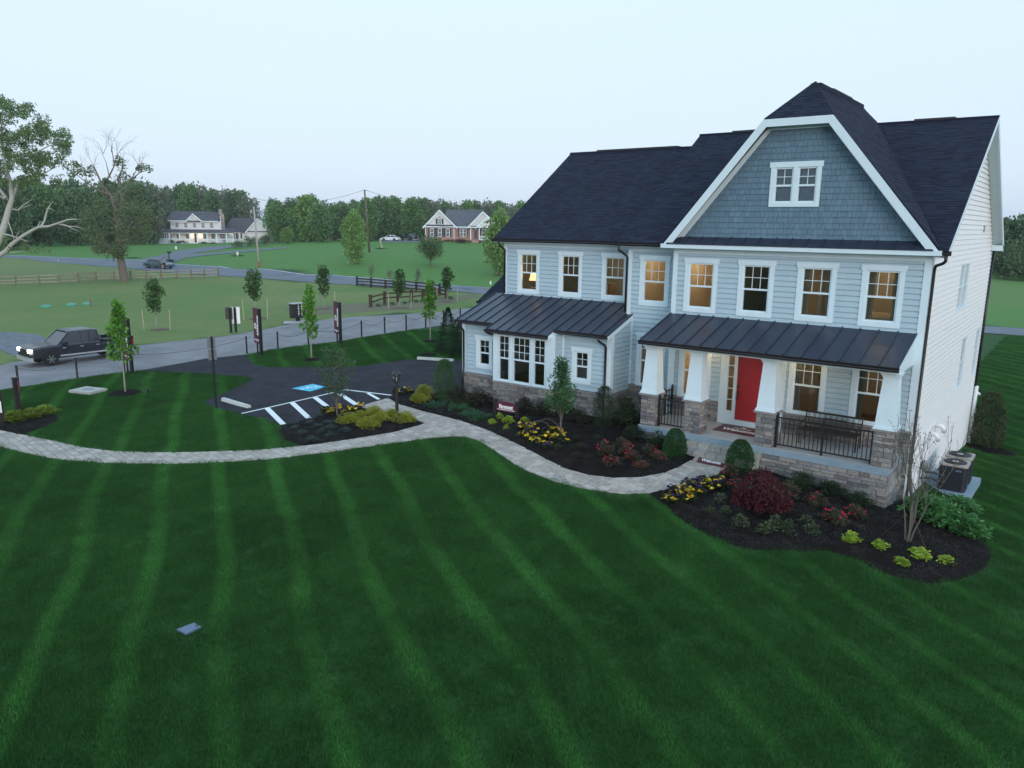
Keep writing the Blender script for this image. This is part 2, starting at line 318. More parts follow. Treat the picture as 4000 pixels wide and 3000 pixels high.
def draped(name, poly, off, step, mat, bump_=0., kind='structure', lump=0., edge=0.):
    poly = ccw([tuple(p) for p in poly]); P = np.array(poly)
    lo_, hi_ = P.min(0), P.max(0); nx, ny = [max(2, int((hi_-lo_)[i]/step)) for i in (0, 1)]
    gx, gy = np.meshgrid(np.linspace(lo_[0], hi_[0], nx), np.linspace(lo_[1], hi_[1], ny)); G = np.c_[gx.ravel(), gy.ravel()]
    G = G[inpoly(G, poly)]; bd = []
    for i in range(len(poly)):
        a, b = np.array(poly[i-1]), np.array(poly[i]); k = max(1, int(np.linalg.norm(b-a)/step)); bd += [tuple(a+(b-a)*j/k) for j in range(k)]
    B = np.array(bd)
    if len(G):
        dm = np.array([np.min(np.hypot(*(B-g).T)) for g in G]); G = G[dm > step*.4]
    V = [Vector(p) for p in bd]+[Vector(g) for g in G]; nb = len(bd)
    vo, eo, fo, _, _, _ = delaunay_2d_cdt(V, [(i, (i+1) % nb) for i in range(nb)], [], 1, 1e-5)
    A = np.array([(v.x, v.y) for v in vo]); z = hv(A)+off
    if lump or edge:
        de = np.array([np.min(np.hypot(*(B-a).T)) for a in A]); z += edge*np.clip(de/.25, 0, 1)
        z += lump*np.clip(de/.2, 0, 1)*(np.sin(A[:, 0]*7.3+A[:, 1]*3.1)+np.sin(A[:, 1]*9.7-A[:, 0]*4.4)+RNG.normal(0, .8, len(A)))
    m = MB(); m.v = [(a[0], a[1], c) for a, c in zip(A, z)]; m.f = [tuple(f) for f in fo]
    for f in m.f[:1]:
        if area([A[i] for i in f]) < 0: m.f = [q[::-1] for q in m.f]
    o = setting(name, m, mat, True); o['kind'] = kind; return o

# ---- lawn, fields
def groundmat():
    m = bpy.data.materials.new('grass_ground'); m.use_nodes = True; t = m.node_tree; b = t.nodes['Principled BSDF']; N = t.nodes.new; L = t.links.new
    b.inputs['Roughness'].default_value = .85; b.inputs['Specular IOR Level'].default_value = .2
    geo = N('ShaderNodeNewGeometry'); at_ = N('ShaderNodeAttribute'); at_.attribute_name = 'zone'; sep = N('ShaderNodeSeparateColor'); L(at_.outputs['Color'], sep.inputs[0])
    def noise(sc, de=6):
        n = N('ShaderNodeTexNoise'); n.inputs['Scale'].default_value = sc; n.inputs['Detail'].default_value = de; L(geo.outputs['Position'], n.inputs['Vector']); return n.outputs[0]
    def rng(x, a, b_, c=0., d=1.):
        r = N('ShaderNodeMapRange'); r.inputs[1].default_value = a; r.inputs[2].default_value = b_; r.inputs[3].default_value = c; r.inputs[4].default_value = d; L(x, r.inputs[0]); return r.outputs[0]
    def mix(f, a, b_):
        x = N('ShaderNodeMix'); x.data_type = 'RGBA'
        for s, v in ((0, f), (6, a), (7, b_)):
            if isinstance(v, tuple): x.inputs[s].default_value = (*v, 1)
            elif isinstance(v, float): x.inputs[s].default_value = v
            else: L(v, x.inputs[s])
        return x.outputs[2]
    fine = rng(noise(9, 8), .3, .7); mid = rng(noise(.9, 5), .35, .65); big = rng(noise(.07, 4), .35, .65)
    lawn = mix(fine, LAWN_D, LAWN_L)
    field = mix(mid, mix(fine, (.095,.145,.036), (.145,.195,.057)), mix(fine, (.145,.165,.055), (.20,.205,.085))); field = mix(big, field, mix(fine, (.078,.14,.033), (.122,.19,.055)))
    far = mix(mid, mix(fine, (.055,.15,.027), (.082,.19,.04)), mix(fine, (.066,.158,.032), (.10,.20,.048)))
    hay = mix(mid, mix(fine, (.10,.15,.042), (.14,.19,.06)), mix(fine, (.13,.16,.06), (.17,.19,.08)))
    c = mix(sep.outputs[0], lawn, field); c = mix(sep.outputs[1], c, far); c = mix(sep.outputs[2], c, hay)
    L(c, b.inputs['Base Color'])
    bp = N('ShaderNodeBump'); bp.inputs['Strength'].default_value = .6; bp.inputs['Distance'].default_value = .05; L(noise(14, 8), bp.inputs['Height']); L(bp.outputs[0], b.inputs['Normal'])
    MATS['ground'] = m; return m
LAWN_D, LAWN_L = (.011, .048, .008), (.020, .074, .014)
GROUND = groundmat()
nr, na = 300, 300
rr = .6*np.power(5200/.6, np.arange(nr)/(nr-1)); aa = np.arange(na)*2*pi/na
GX = (CAM[0]+rr[:, None]*np.cos(aa)[None]).ravel(); GY = (CAM[1]+rr[:, None]*np.sin(aa)[None]).ravel()
GZ = hv(np.c_[GX, GY]); P_ = np.c_[GX, GY]
m = MB(); m.v = list(zip(GX, GY, GZ))
m.v.append((CAM[0], CAM[1], h(CAM[0], CAM[1])))
for i in range(nr-1):
    for k in range(na):
        a = i*na+k; b = i*na+(k+1) % na; m.f.append((a, a+na, b+na, b))
for k in range(na): m.f.append((len(m.v)-1, k, (k+1) % na))
ground = setting('lawn', m, GROUND, True)
z = np.zeros((len(m.v), 4), np.float32); z[:, 3] = 1
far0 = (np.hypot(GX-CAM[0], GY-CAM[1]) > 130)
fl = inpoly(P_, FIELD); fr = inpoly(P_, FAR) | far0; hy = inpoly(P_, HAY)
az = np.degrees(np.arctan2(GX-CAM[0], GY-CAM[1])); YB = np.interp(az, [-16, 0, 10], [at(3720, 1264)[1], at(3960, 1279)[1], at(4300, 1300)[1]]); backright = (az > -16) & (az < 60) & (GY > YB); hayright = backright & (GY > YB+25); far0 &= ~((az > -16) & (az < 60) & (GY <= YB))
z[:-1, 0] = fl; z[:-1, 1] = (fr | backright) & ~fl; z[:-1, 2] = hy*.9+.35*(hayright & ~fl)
att = ground.data.color_attributes.new('zone', 'FLOAT_COLOR', 'POINT'); att.data.foreach_set('color', z.ravel())

ASPH = pmat('new_asphalt', (.013, .014, .022), .92, .3, 1.3, bump=.5, bscale=120, col2=(.026, .027, .038), spec=.25)
ROADM = pmat('old_grey_asphalt', (.17, .165, .175), .9, .15, .7, bump=.3, bscale=80, col2=(.225, .215, .225))
MAINM = pmat('main_road_asphalt', (.105, .12, .15), .9, .12, .4, bump=.3, bscale=60, col2=(.145, .16, .19))
GRAVEL = pmat('gravel_drive', (.105, .12, .15), .95, .25, 3, bump=.6, bscale=30, col2=(.16, .175, .2))
MULCH = pmat('dark_mulch', (.0045, .0036, .0036), .95, .5, 55, bump=1.0, bscale=70, col2=(.016, .012, .011), spec=.1)
MULCHB = pmat('brown_mulch', (.10, .075, .055), .95, .3, 20, bump=1.0, bscale=40)
SAND = pmat('straw_soil', (.17, .145, .09), .95, .3, 2, bump=.5, bscale=30, col2=(.12, .125, .055))
SANDB = pmat('paver_joint_sand', (.05, .05, .05), .95, .2, 20)
draped('parking_lot', LOT, .028, .8, ASPH)
draped('road', ROAD, .016, 1.2, ROADM)
draped('side_road', SIDEDRIVE, .02, 1.5, GRAVEL)
draped('main_road', MAIN, .03, 3.0, MAINM)
draped('gravel_path', FARMDRIVE, .06, 3.0, GRAVEL)
draped('back_road', BACKROAD, .05, 3.0, MAINM)
draped('soil', SANDY, .012, 1.5, SAND)
for b_ in (BED1, BED2, BED3, BED4): draped('planting_bed', b_, .018, .16, MULCH, lump=.012, edge=.05)
for b_ in TREEBEDS: draped('tree_bed', b_, .01, .12, MULCH, lump=.008, edge=.07)
for b_ in STAKEBEDS: draped('tree_bed', b_, .01, .15, MULCHB, lump=.008, edge=.06)

# white edge line of the main road, parking bay paint
PAINT = pmat('white_road_paint', (.72, .74, .74), .7, .06, 15)
PAINTB = pmat('blue_road_paint', (.05, .42, .62), .7, .10, 6)
def strip(m, p, q, w, off):
    a, b = np.array(p[:2], float), np.array(q[:2], float); d = b-a; n = max(1, int(np.linalg.norm(d)/.6)); u = np.array([-d[1], d[0]])/np.linalg.norm(d)*w/2; o = len(m.v)
    for i in range(n+1):
        c = a+d*i/n
        for e in (c-u, c+u): m.v.append((e[0], e[1], h(*e)+off))
    for i in range(n): k = o+2*i; m.f.append((k, k+2, k+3, k+1))
lines = [((944,1618.5),(1352,1524.5),.10),((1352,1525.5),(1529,1547),.10),((1043,1597),(1106,1661),.2),((1140,1575),(1207,1637),.2),((1230,1555),(1297,1606),.2),((1320,1537),(1398,1588),.2),((1437,1538.5),(1480,1563),.14)]
for i, (p, q, w) in enumerate(lines):
    m = MB(); strip(m, at(*p), at(*q), w, .034); setting('parking_line', m, PAINT)
m = MB(); edge = MAIN[:40]
for a, b in zip(edge[:-1], edge[1:]): 
    a, b = np.array(a), np.array(b); d = b-a; u = np.array([d[1], -d[0]])/np.linalg.norm(d)*.5; strip(m, a+u, b+u, .16, .045)
setting('road_marking', m, PAINT)
# blue square with the wheelchair symbol
q = [at(*p) for p in ((1139,1520.5),(1222,1502.5),(1274,1514),(1212,1532.5))]
m = MB(); o_ = q[0]; ux = (q[3]-q[0])[:2]; uy = (q[1]-q[0])[:2]
def bay(u_, v_, off=.036): p = q[0][:2]*(1-u_)*(1-v_)+q[3][:2]*u_*(1-v_)+q[1][:2]*(1-u_)*v_+q[2][:2]*u_*v_; return (p[0], p[1], h(*p)+off)
m.add([bay(0,0),bay(1,0),bay(1,1),bay(0,1)], [(0,1,2,3)]); setting('parking_marking', m, PAINTB)
m = MB()
def ring2(m, cx, cy, r0, r1, a0, a1, n=18):
    o = len(m.v)
    for i in range(n+1):
        a = a0+(a1-a0)*i/n
        for r in (r0, r1): m.v.append(bay(cx+r*cos(a), cy+r*sin(a), .041))
    for i in range(n): k = o+2*i; m.f.append((k, k+1, k+3, k+2))
def seg2(m, pts, w):
    for (x0, y0), (x1, y1) in zip(pts[:-1], pts[1:]):
        d = np.array([x1-x0, y1-y0]); u = np.array([-d[1], d[0]])/np.linalg.norm(d)*w/2; o = len(m.v)
        for e in ((x0-u[0], y0-u[1]), (x1-u[0], y1-u[1]), (x1+u[0], y1+u[1]), (x0+u[0], y0+u[1])): m.v.append(bay(*e, .041))
        m.f.append((o, o+1, o+2, o+3))
# symbol reads from the driving side: head towards the bay's front
ring2(m, .46, .62, .17, .225, radians(-30), radians(250)); ring2(m, .42, .14, .0, .075, 0, 2*pi); seg2(m, [(.43,.22),(.45,.52),(.63,.52),(.72,.80),(.80,.77)], .06); seg2(m, [(.44,.35),(.60,.36)], .05)
setting('wheelchair_symbol', m, PAINT)

# ---- pavers of the walk
PAVER = ramp_rnd('paver', [(.335,.295,.26),(.39,.345,.305),(.295,.26,.232),(.355,.31,.275),(.42,.37,.33),(.32,.285,.255)], .85, .5, 70, .14, 9)
walk = draped('walkway', WALK, .006, .5, SANDB)
ROOTLOC['walkway'] = np.zeros(3)
pieces = []
Wp = np.array(WALK); x0, y0 = Wp.min(0); x1, y1 = Wp.max(0)
rs = np.random.RandomState(3); a_ = radians(-8); ca, sa = cos(a_), sin(a_)
rot = [(p[0]*ca+p[1]*sa, -p[0]*sa+p[1]*ca) for p in WALK]; R_ = np.array(rot); lo_, hi_ = R_.min(0), R_.max(0)
v = lo_[1]; rotc = ccw(rot); row = 0
while v < hi_[1]:
    hgt = (.225, .15, .225)[row % 3]; row += 1; u = lo_[0]-rs.rand()*.3
    while u < hi_[0]:
        wd = rs.choice([.15, .225, .30, .30]); g = .006
        rect = [(u+g, v+g), (u+wd-g, v+g), (u+wd-g, v+hgt-g), (u+g, v+hgt-g)]; u += wd
        pl = clip(rotc, rect)
        if len(pl) >= 3 and abs(area(pl)) > .004:
            q_ = []
            for p in pl:
                if not q_ or abs(p[0]-q_[-1][0])+abs(p[1]-q_[-1][1]) > .004: q_.append(p)
            if len(q_) < 3: continue
            c = np.mean(q_, axis=0); n = len(q_); k = MB(); dz = rs.uniform(0, .004)
            wpt = lambda p: (p[0]*ca-p[1]*sa, p[0]*sa+p[1]*ca)
            base = [wpt(p) for p in q_]; top = [wpt(c+(np.array(p)-c)*.955) for p in q_]; zs = hv(base)
            k.add([(p[0], p[1], z_+.004) for p, z_ in zip(base, zs)]+[(p[0], p[1], z_+.020) for p, z_ in zip(base, zs)]+[(p[0], p[1], z_+.026+dz) for p, z_ in zip(top, zs)],
                  [(i, (i+1) % n, (i+1) % n+n, i+n) for i in range(n)]+[(i+n, (i+1) % n+n, (i+1) % n+2*n, i+2*n) for i in range(n)]+[tuple(range(2*n, 3*n))])
            pieces.append(k)
    v += hgt
emit(pieces, 'paver', PAVER, walk, 300)
# ================================================================== THE HOUSE
house = thing('house', 'two-storey pale blue house with stone porch, red door and steep charcoal shingle roofs', 'house', (-7.7, 6.0, -0.6))
class Fr:
    """wall frame: u along the wall, z up, w outwards"""
    def __init__(s, o, U, N): s.o = np.array(o, float); s.U = np.array(U, float); s.N = np.array(N, float)
    def __call__(s, u, z, w=0.): return tuple(s.o+s.U*u+s.N*w+np.array((0, 0, z)))
def front(y): return Fr((0, y, 0), (1, 0, 0), (0, -1, 0))
def rside(x): return Fr((x, 0, 0), (0, 1, 0), (1, 0, 0))
def minus(iv, holes, za, zb):
    out = [iv]
    for u0, u1, z0, z1 in holes:
        if z0 < zb-1e-6 and z1 > za+1e-6:
            nxt = []
            for a, b in out:
                if u1 <= a or u0 >= b: nxt.append((a, b)); continue
                if u0 > a: nxt.append((a, u0))
                if u1 < b: nxt.append((u1, b))
            out = nxt
    return [(a, b) for a, b in out if b-a > .01]
def bands(outline, holes):
    zs = sorted({p[1] for p in outline} | {z for hq in holes for z in hq[2:]}); lo_, hi_ = min(p[1] for p in outline), max(p[1] for p in outline)
    zs = [z for z in zs if lo_ <= z <= hi_]; return list(zip(zs[:-1], zs[1:]))
def fprism(m, fr, poly, w0, w1):
    n = len(poly); v = [fr(u, z, w0) for u, z in poly]+[fr(u, z, w1) for u, z in poly]
    m.add(v, [tuple(range(n))[::-1], tuple(range(n, 2*n))]+[(i, (i+1) % n, (i+1) % n+n, i+n) for i in range(n)])
def fbox(m, fr, u0, u1, z0, z1, w0, w1): fprism(m, fr, [(u0, z0), (u1, z0), (u1, z1), (u0, z1)], w0, w1)
def siding(fr, outline, holes, mat, root=None, exp=.158, pw=.11, limit=300):
    root = root or house; outline = ccw(outline); us = [p[0] for p in outline]; a, b = min(us), max(us); pl = MB()
    for z0, z1 in bands(outline, holes):
        for u0, u1 in minus((a, b), holes, z0, z1):
            q = clip([(u0, z0), (u1, z0), (u1, z1), (u0, z1)], outline)
            if len(q) > 2 and abs(area(q)) > 1e-4: fprism(pl, fr, q, -pw, 0)
    wall = part('wall', pl, mat, root); pcs = []; lo_, hi_ = min(p[1] for p in outline), max(p[1] for p in outline)
    z = lo_
    while z < hi_-.01:
        zt = min(z+exp, hi_); cuts = sorted({z, zt} | {t for hq in holes for t in hq[2:] if z < t < zt})
        for za, zb in zip(cuts[:-1], cuts[1:]):
            for u0, u1 in minus((a, b), holes, za, zb):
                k = MB(); zm = z+exp*.80
                for c0, c1, wa, wb in ((za, min(zb, zm), .036, .020), (max(za, zm), zb, .006, .003)):
                    if c1-c0 < .004: continue
                    q = clip([(u0, c0), (u1, c0), (u1, c1), (u0, c1)], outline)
                    if len(q) < 3 or abs(area(q)) < 1e-4: continue
                    n = len(q); wv = lambda zz: wa+(wb-wa)*(zz-z)/(exp*.8) if wa > .01 else wb
                    k.add([fr(u, zz, .001) for u, zz in q]+[fr(u, zz, wv(zz)) for u, zz in q], [tuple(range(n, 2*n))]+[(i, (i+1) % n, (i+1) % n+n, i+n) for i in range(n)])
                if k.v: pcs.append(k)
        z = zt
    emit(pcs, 'siding_board', mat, wall, limit); return wall
def ledgestone(fr, outline, holes, root=None, seed=1, limit=300, back=.06, rows=(.09, .13, .17, .11, .15), lens=(.16, .55)):
    root = root or house; rs = np.random.RandomState(seed); outline = ccw(outline); us = [p[0] for p in outline]; a, b = min(us), max(us); pl = MB()
    for z0, z1 in bands(outline, holes):
        for u0, u1 in minus((a, b), holes, z0, z1):
            q = clip([(u0, z0), (u1, z0), (u1, z1), (u0, z1)], outline)
            if len(q) > 2 and abs(area(q)) > 1e-4: fprism(pl, fr, q, -back, .004)
    wall = part('stone_wall', pl, MORTAR, root); pcs = []; hi_ = max(p[1] for p in outline); lo_ = min(p[1] for p in outline); z = hi_; r = 0
    while z > lo_+.02:
        hh = rows[rs.randint(len(rows))]; zb = max(lo_, z-hh)
        for u0, u1 in minus((a, b), holes, zb, z):
            u = u0
            while u < u1-.01:
                L = rs.uniform(*lens); L = u1-u if u+L > u1-.12 else L
                cells = [(zb, z)] if hh < .15 or rs.rand() < .6 else [(zb, (z+zb)/2), ((z+zb)/2, z)]
                for ca, cb in cells:
                    g = .006; q = clip([(u+g, ca+g), (u+L-g, ca+g), (u+L-g, cb-g), (u+g, cb-g)], outline)
                    if len(q) < 3 or abs(area(q)) < 8e-4: continue
                    c = np.mean(q, axis=0); n = len(q); k = MB(); pr = rs.uniform(.018, .05)
                    mid_ = [tuple(c+(np.array(p)-c)*1.0) for p in q]; top = [tuple(c+(np.array(p)-c)*rs.uniform(.78, .93)) for p in q]
                    k.add([fr(*p, .0) for p in q]+[fr(*p, pr*.6+rs.uniform(-.004, .006)) for p in mid_]+[fr(*p, pr+rs.uniform(-.008, .008)) for p in top],
                          [(i, (i+1) % n, (i+1) % n+n, i+n) for i in range(n)]+[(i+n, (i+1) % n+n, (i+1) % n+2*n, i+2*n) for i in range(n)]+[tuple(range(2*n, 3*n))]); pcs.append(k)
                u += L
        z = zb
    emit(pcs, 'stone', STONE, wall, limit); return wall
def window(fr, u0, u1, z0, z1, rail=None, cols=3, rows=2, cas=.135, head=.15, headx=.035, sill=.14, lcas=None, rcas=None, root=None, glass=None, plain=False, curtain=False):
    """double-hung window: casing part with sash, muntin, panes, sill as sub-parts; u0..z1 is the glass"""
    root = root or house; glass = glass or GLASS; rail = rail if rail is not None else (z0+z1)/2; f = .045; o = MB(); lc = cas if lcas is None else lcas; rc = cas if rcas is None else rcas
    U0, U1, Z0, Z1 = u0-f, u1+f, z0-f, z1+f
    if not plain:
        if lc: fbox(o, fr, U0-lc, U0, Z0-sill, Z1, .0, .046)
        if rc: fbox(o, fr, U1, U1+rc, Z0-sill, Z1, .0, .046)
        if head: fbox(o, fr, U0-lc-headx, U1+rc+headx, Z1, Z1+head, 0, .056)
        if sill: fbox(o, fr, U0, U1, Z0-sill, Z0, .0, .045)
    else:
        e = .03; fbox(o, fr, U0-e, U0, Z0-e, Z1+e, 0, .03); fbox(o, fr, U1, U1+e, Z0-e, Z1+e, 0, .03); fbox(o, fr, U0, U1, Z1, Z1+e, 0, .03); fbox(o, fr, U0, U1, Z0-e, Z0, 0, .04)
    win = part('window', o, WHITE, root); s = MB()
    for a, b, c, d, w0, w1 in ((U0, u0, Z0, Z1, -.09, .012), (u1, U1, Z0, Z1, -.09, .012), (u0, u1, Z0, z0, -.09, .016), (u0, u1, z1, Z1, -.09, .012), (u0, u1, rail-.028, rail+.028, -.07, .006)): fbox(s, fr, a, b, c, d, w0, w1)
    part('sash', s, WHITE, win); mu = MB(); b_ = .009
    pz0 = rail+.028
    for i in range(1, cols): x = u0+(u1-u0)*i/cols; fbox(mu, fr, x-b_, x+b_, pz0, z1, -.036, -.018)
    for j in range(1, rows): z = pz0+(z1-pz0)*j/rows; fbox(mu, fr, u0, u1, z-b_, z+b_, -.0355, -.0185)
    if cols > 1: part('muntin', mu, WHITE, win)
    for i in range(cols):
        for j in range(rows):
            p = MB(); A, B = u0+(u1-u0)*i/cols, u0+(u1-u0)*(i+1)/cols; C, D = pz0+(z1-pz0)*j/rows, pz0+(z1-pz0)*(j+1)/rows
            p.add([fr(A, C, -.028), fr(B, C, -.028), fr(B, D, -.028), fr(A, D, -.028)], [(0, 1, 2, 3)]); part('pane', p, glass, win)
    p = MB(); p.add([fr(u0, z0, -.05), fr(u1, z0, -.05), fr(u1, rail-.028, -.05), fr(u0, rail-.028, -.05)], [(0, 1, 2, 3)]); part('pane', p, glass, win)
    if curtain:
        for side in (0, 1):
            cu = MB(); n = 14; wd = (u1-u0)*.2; base = u0-.02 if side == 0 else u1+.02-wd
            for i in range(n+1):
                x = base+wd*i/n; w = -.2-.025*sin(i*1.9)
                cu.v += [fr(x, z0-.3, w), fr(x, z1+.1, w)]
            cu.f = [(2*i, 2*i+2, 2*i+3, 2*i+1) for i in range(n)]; part('curtain', cu, CURTAIN, win)
    return win
CURTAIN = pmat('cream_curtain', (.50, .44, .34), .9, .1, 10)
def hole(u0, u1, z0, z1, e=.056): return (u0-e, u1+e, z0-e, z1+e)

F0, FM, FL, F1, FB = front(0), front(.73), front(1.54), front(-.61), front(-1.2)
GZ0, GZ1, GR = 3.67, 5.0, 4.315
W2 = [(-6.835, -6.095), (-5.06, -4.32), (-3.28, -2.54), (-1.505, -.765)]
W1 = [(-14.705, -13.985), (-12.75, -12.03), (-10.835, -10.11)]
# --- main front
siding(F0, [(-7.42, 3.36), (0, 3.36), (0, 5.33), (-7.42, 5.33)], [hole(a, b, GZ0, GZ1) for a, b in W2], SIDE)
for i, (a, b) in enumerate(W2): window(F0, a, b, GZ0, GZ1, GR, curtain=i in (2, 3))
D0, D1 = -5.62, -3.55
lowwin = [(-6.86, -6.11), (-3.28, -2.545), (-1.495, -.76)]
siding(F0, [(-7.42, .68), (0, .68), (0, 3.3), (-7.42, 3.3)], [hole(a, b, .76, 2.40) for a, b in lowwin]+[(D0, D1, 0, 2.5)], SIDE)
for i, (a, b) in enumerate(lowwin): window(F0, a, b, .76, 2.40, 1.56, rcas=.14, lcas=.14, head=.12, sill=.06, curtain=i > 0)
ledgestone(F0, [(-7.42, 0.002), (D0, 0.002), (D0, .60), (-7.42, .60)], [], seed=4, limit=30); ledgestone(F0, [(D1, 0.002), (0, 0.002), (0, .60), (D1, .60)], [], seed=14, limit=60)
ledgestone(F0, [(-.115, -1.6), (0, -1.6), (0, -.002), (-.115, -.002)], [], seed=5, limit=10)
m = MB(); fbox(m, F0, -7.42, D0, .60, .66, .0, .075); part('stone_cap', m, CAPST, house); m = MB(); fbox(m, F0, D1, 0.0, .60, .66, .0, .075); part('stone_cap', m, CAPST, house)
# --- middle bay of the front
siding(FM, [(-9.46, .68), (-7.42, .68), (-7.42, 5.33), (-9.46, 5.33)], [hole(-8.83, -8.08, GZ0, GZ1), hole(-8.83, -8.09, .74, 2.36)], SIDE)
window(FM, -8.83, -8.08, GZ0, GZ1, GR); window(FM, -8.83, -8.09, .74, 2.36, 1.56, sill=.06)
ledgestone(FM, [(-9.3, -.6), (-7.42, -.6), (-7.42, .60), (-9.3, .60)], [], seed=6, limit=50)
m = MB(); fbox(m, FM, -9.22, -7.45, .60, .66, 0, .075); part('stone_cap', m, CAPST, house)
# --- left wing, upper floor
siding(FL, [(-15.54, 3.2), (-9.46, 3.2), (-9.46, 5.33), (-15.54, 5.33)], [hole(a, b, GZ0, GZ1) for a, b in W1], SIDE)
for a, b in W1: window(FL, a, b, GZ0, GZ1, GR, cas=.12)
# --- left wing, ground floor with box bay
SW = [(-15.04, -14.60), (-10.65, -10.205)]
siding(F1, [(-15.9, .49), (-13.9, .49), (-13.9, 2.6), (-15.9, 2.6)], [hole(*SW[0], .905, 1.80)], SIDE); siding(F1, [(-11.28, .49), (-9.29, .49), (-9.29, 2.6), (-11.28, 2.6)], [hole(*SW[1], .905, 1.80)], SIDE)
for a, b in SW: window(F1, a, b, .905, 1.80, 1.325, cols=2, rows=2, glass=GLASS)
RB = rside(-11.28); siding(RB, [(-1.18, .49), (-.61, .49), (-.61, 2.6), (-1.18, 2.42)], [], SIDE)
RL = rside(-9.29); siding(RL, [(-.60, .49), (.73, .49), (.73, 3.12), (-.60, 2.66)], [], SIDE)
for fr, o_, sd in ((F1, [(-15.9, -1.1), (-13.9, -1.1), (-13.9, .41), (-15.9, .41)], 8), (F1, [(-11.28, -1.1), (-9.29, -1.1), (-9.29, .41), (-11.28, .41)], 9), (FB, [(-13.93, -1.1), (-11.25, -1.1), (-11.25, .41), (-13.93, .41)], 10), (RB, [(-1.193, -1.1), (-.62, -1.1), (-.62, .41), (-1.193, .41)], 11), (RL, [(-.603, -1.1), (.73, -1.1), (.73, .41), (-.603, .41)], 12)):
    ledgestone(fr, o_, [], seed=sd, limit=120); us = [p[0] for p in o_]; m = MB(); fbox(m, fr, min(us)-.01, max(us)+.03, .41, .47, 0, .07); part('stone_cap', m, CAPST, house)
# triple window of the bay: one white surround, three sashes
m = MB(); BW = [(-13.63, -13.205), (-12.975, -12.27), (-12.05, -11.61)]; hs = [hole(a, b, .565, 2.165) for a, b in BW]
for z0, z1 in bands([(-13.93, .47), (-11.25, .47), (-11.25, 2.45), (-13.93, 2.45)], hs):
    for u0, u1 in minus((-13.93, -11.25), hs, z0, z1): fbox(m, FB, u0, u1, z0, z1, -.1, .006)
part('bay_surround', m, WHITE, house)
for (a, b), c in zip(BW, (2, 3, 2)): window(FB, a, b, .565, 2.165, 1.36, cols=c, rows=3, cas=.0, head=0, sill=.035)
# --- right side wall
FS = rside(0.0); HW = [(5.60, 6.50, 3.62, 5.02), (6.60, 7.50, 3.62, 5.02), (8.26, 9.30, .56, 2.30), (12.12, 13.25, .50, 2.25)]
siding(FS, [(0, -3.3), (13.67, -3.3), (13.67, 5.5), (6.76, 9.62), (0, 5.5)], [hole(*q) for q in HW], SIDEW)
for q in HW: window(FS, *q, cols=1, rows=1, plain=True, glass=GLASS)
# --- hidden walls, floors
m = MB(); m.box((-15.54, 13.55, -3.3), (-.12, 13.67, 5.5)); m.box((-15.54, 1.66, -1), (-15.42, 13.55, 5.5)); m.box((-15.9, -.5, -1), (-15.78, 1.6, 2.5)); m.box((-15.9, 1.5, -1), (-15.55, 1.62, 3.3)); part('wall', m, SIDEW, house)
m = MB(); m.box((-7.42, .12, 2.7), (-7.3, .72, 5.5)); m.box((-9.46, .85, 3.0), (-9.36, 1.5, 5.5)); m.box((-13.93, -1.1, -1), (-13.85, -.62, 2.45)); part('wall', m, SIDE, house)
# --- corner boards, frieze boards
for fr, *q in ((F0, -7.43, -7.28, 3.36, 5.33, .0, .045), (F0, -.15, .042, 2.6, 5.33, 0, .045), (F0, -.15, .042, .66, 2.6, 0, .044), (FS, -.042, .12, -1.5, 5.4, 0, .042),
    (FM, -9.48, -9.33, 3.0, 5.33, 0, .045), (FM, -9.29, -9.2, .66, 3.1, 0, .042), (FL, -15.56, -15.41, 3.36, 5.33, 0, .045), (F1, -15.92, -15.78, .47, 2.45, 0, .045), (F1, -9.43, -9.245, .47, 2.45, 0, .045),
    (RL, -.648, -.47, .47, 2.62, 0, .043), (F1, -11.25, -11.17, .47, 2.45, 0, .042), (RB, -1.194, -1.1, .47, 2.4, 0, .042), (F0, -7.42, -7.2, .0, 2.6, .0, .042)):
    m = MB(); fbox(m, fr, *q); part('corner_board', m, WHITE, house)
for fr, *q in ((F0, -7.43, .042, 5.33, 5.5, 0, .046), (FM, -9.48, -7.44, 5.33, 5.5, 0, .046), (FL, -15.56, -9.49, 5.33, 5.5, 0, .046), (F1, -15.92, -13.95, 2.45, 2.56, 0, .046), (F1, -11.15, -9.25, 2.45, 2.56, 0, .046), (F0, -7.42, 0, 3.3, 3.36, .0, .042)):
    m = MB(); fbox(m, fr, *q); part('frieze_board', m, WHITE, house)

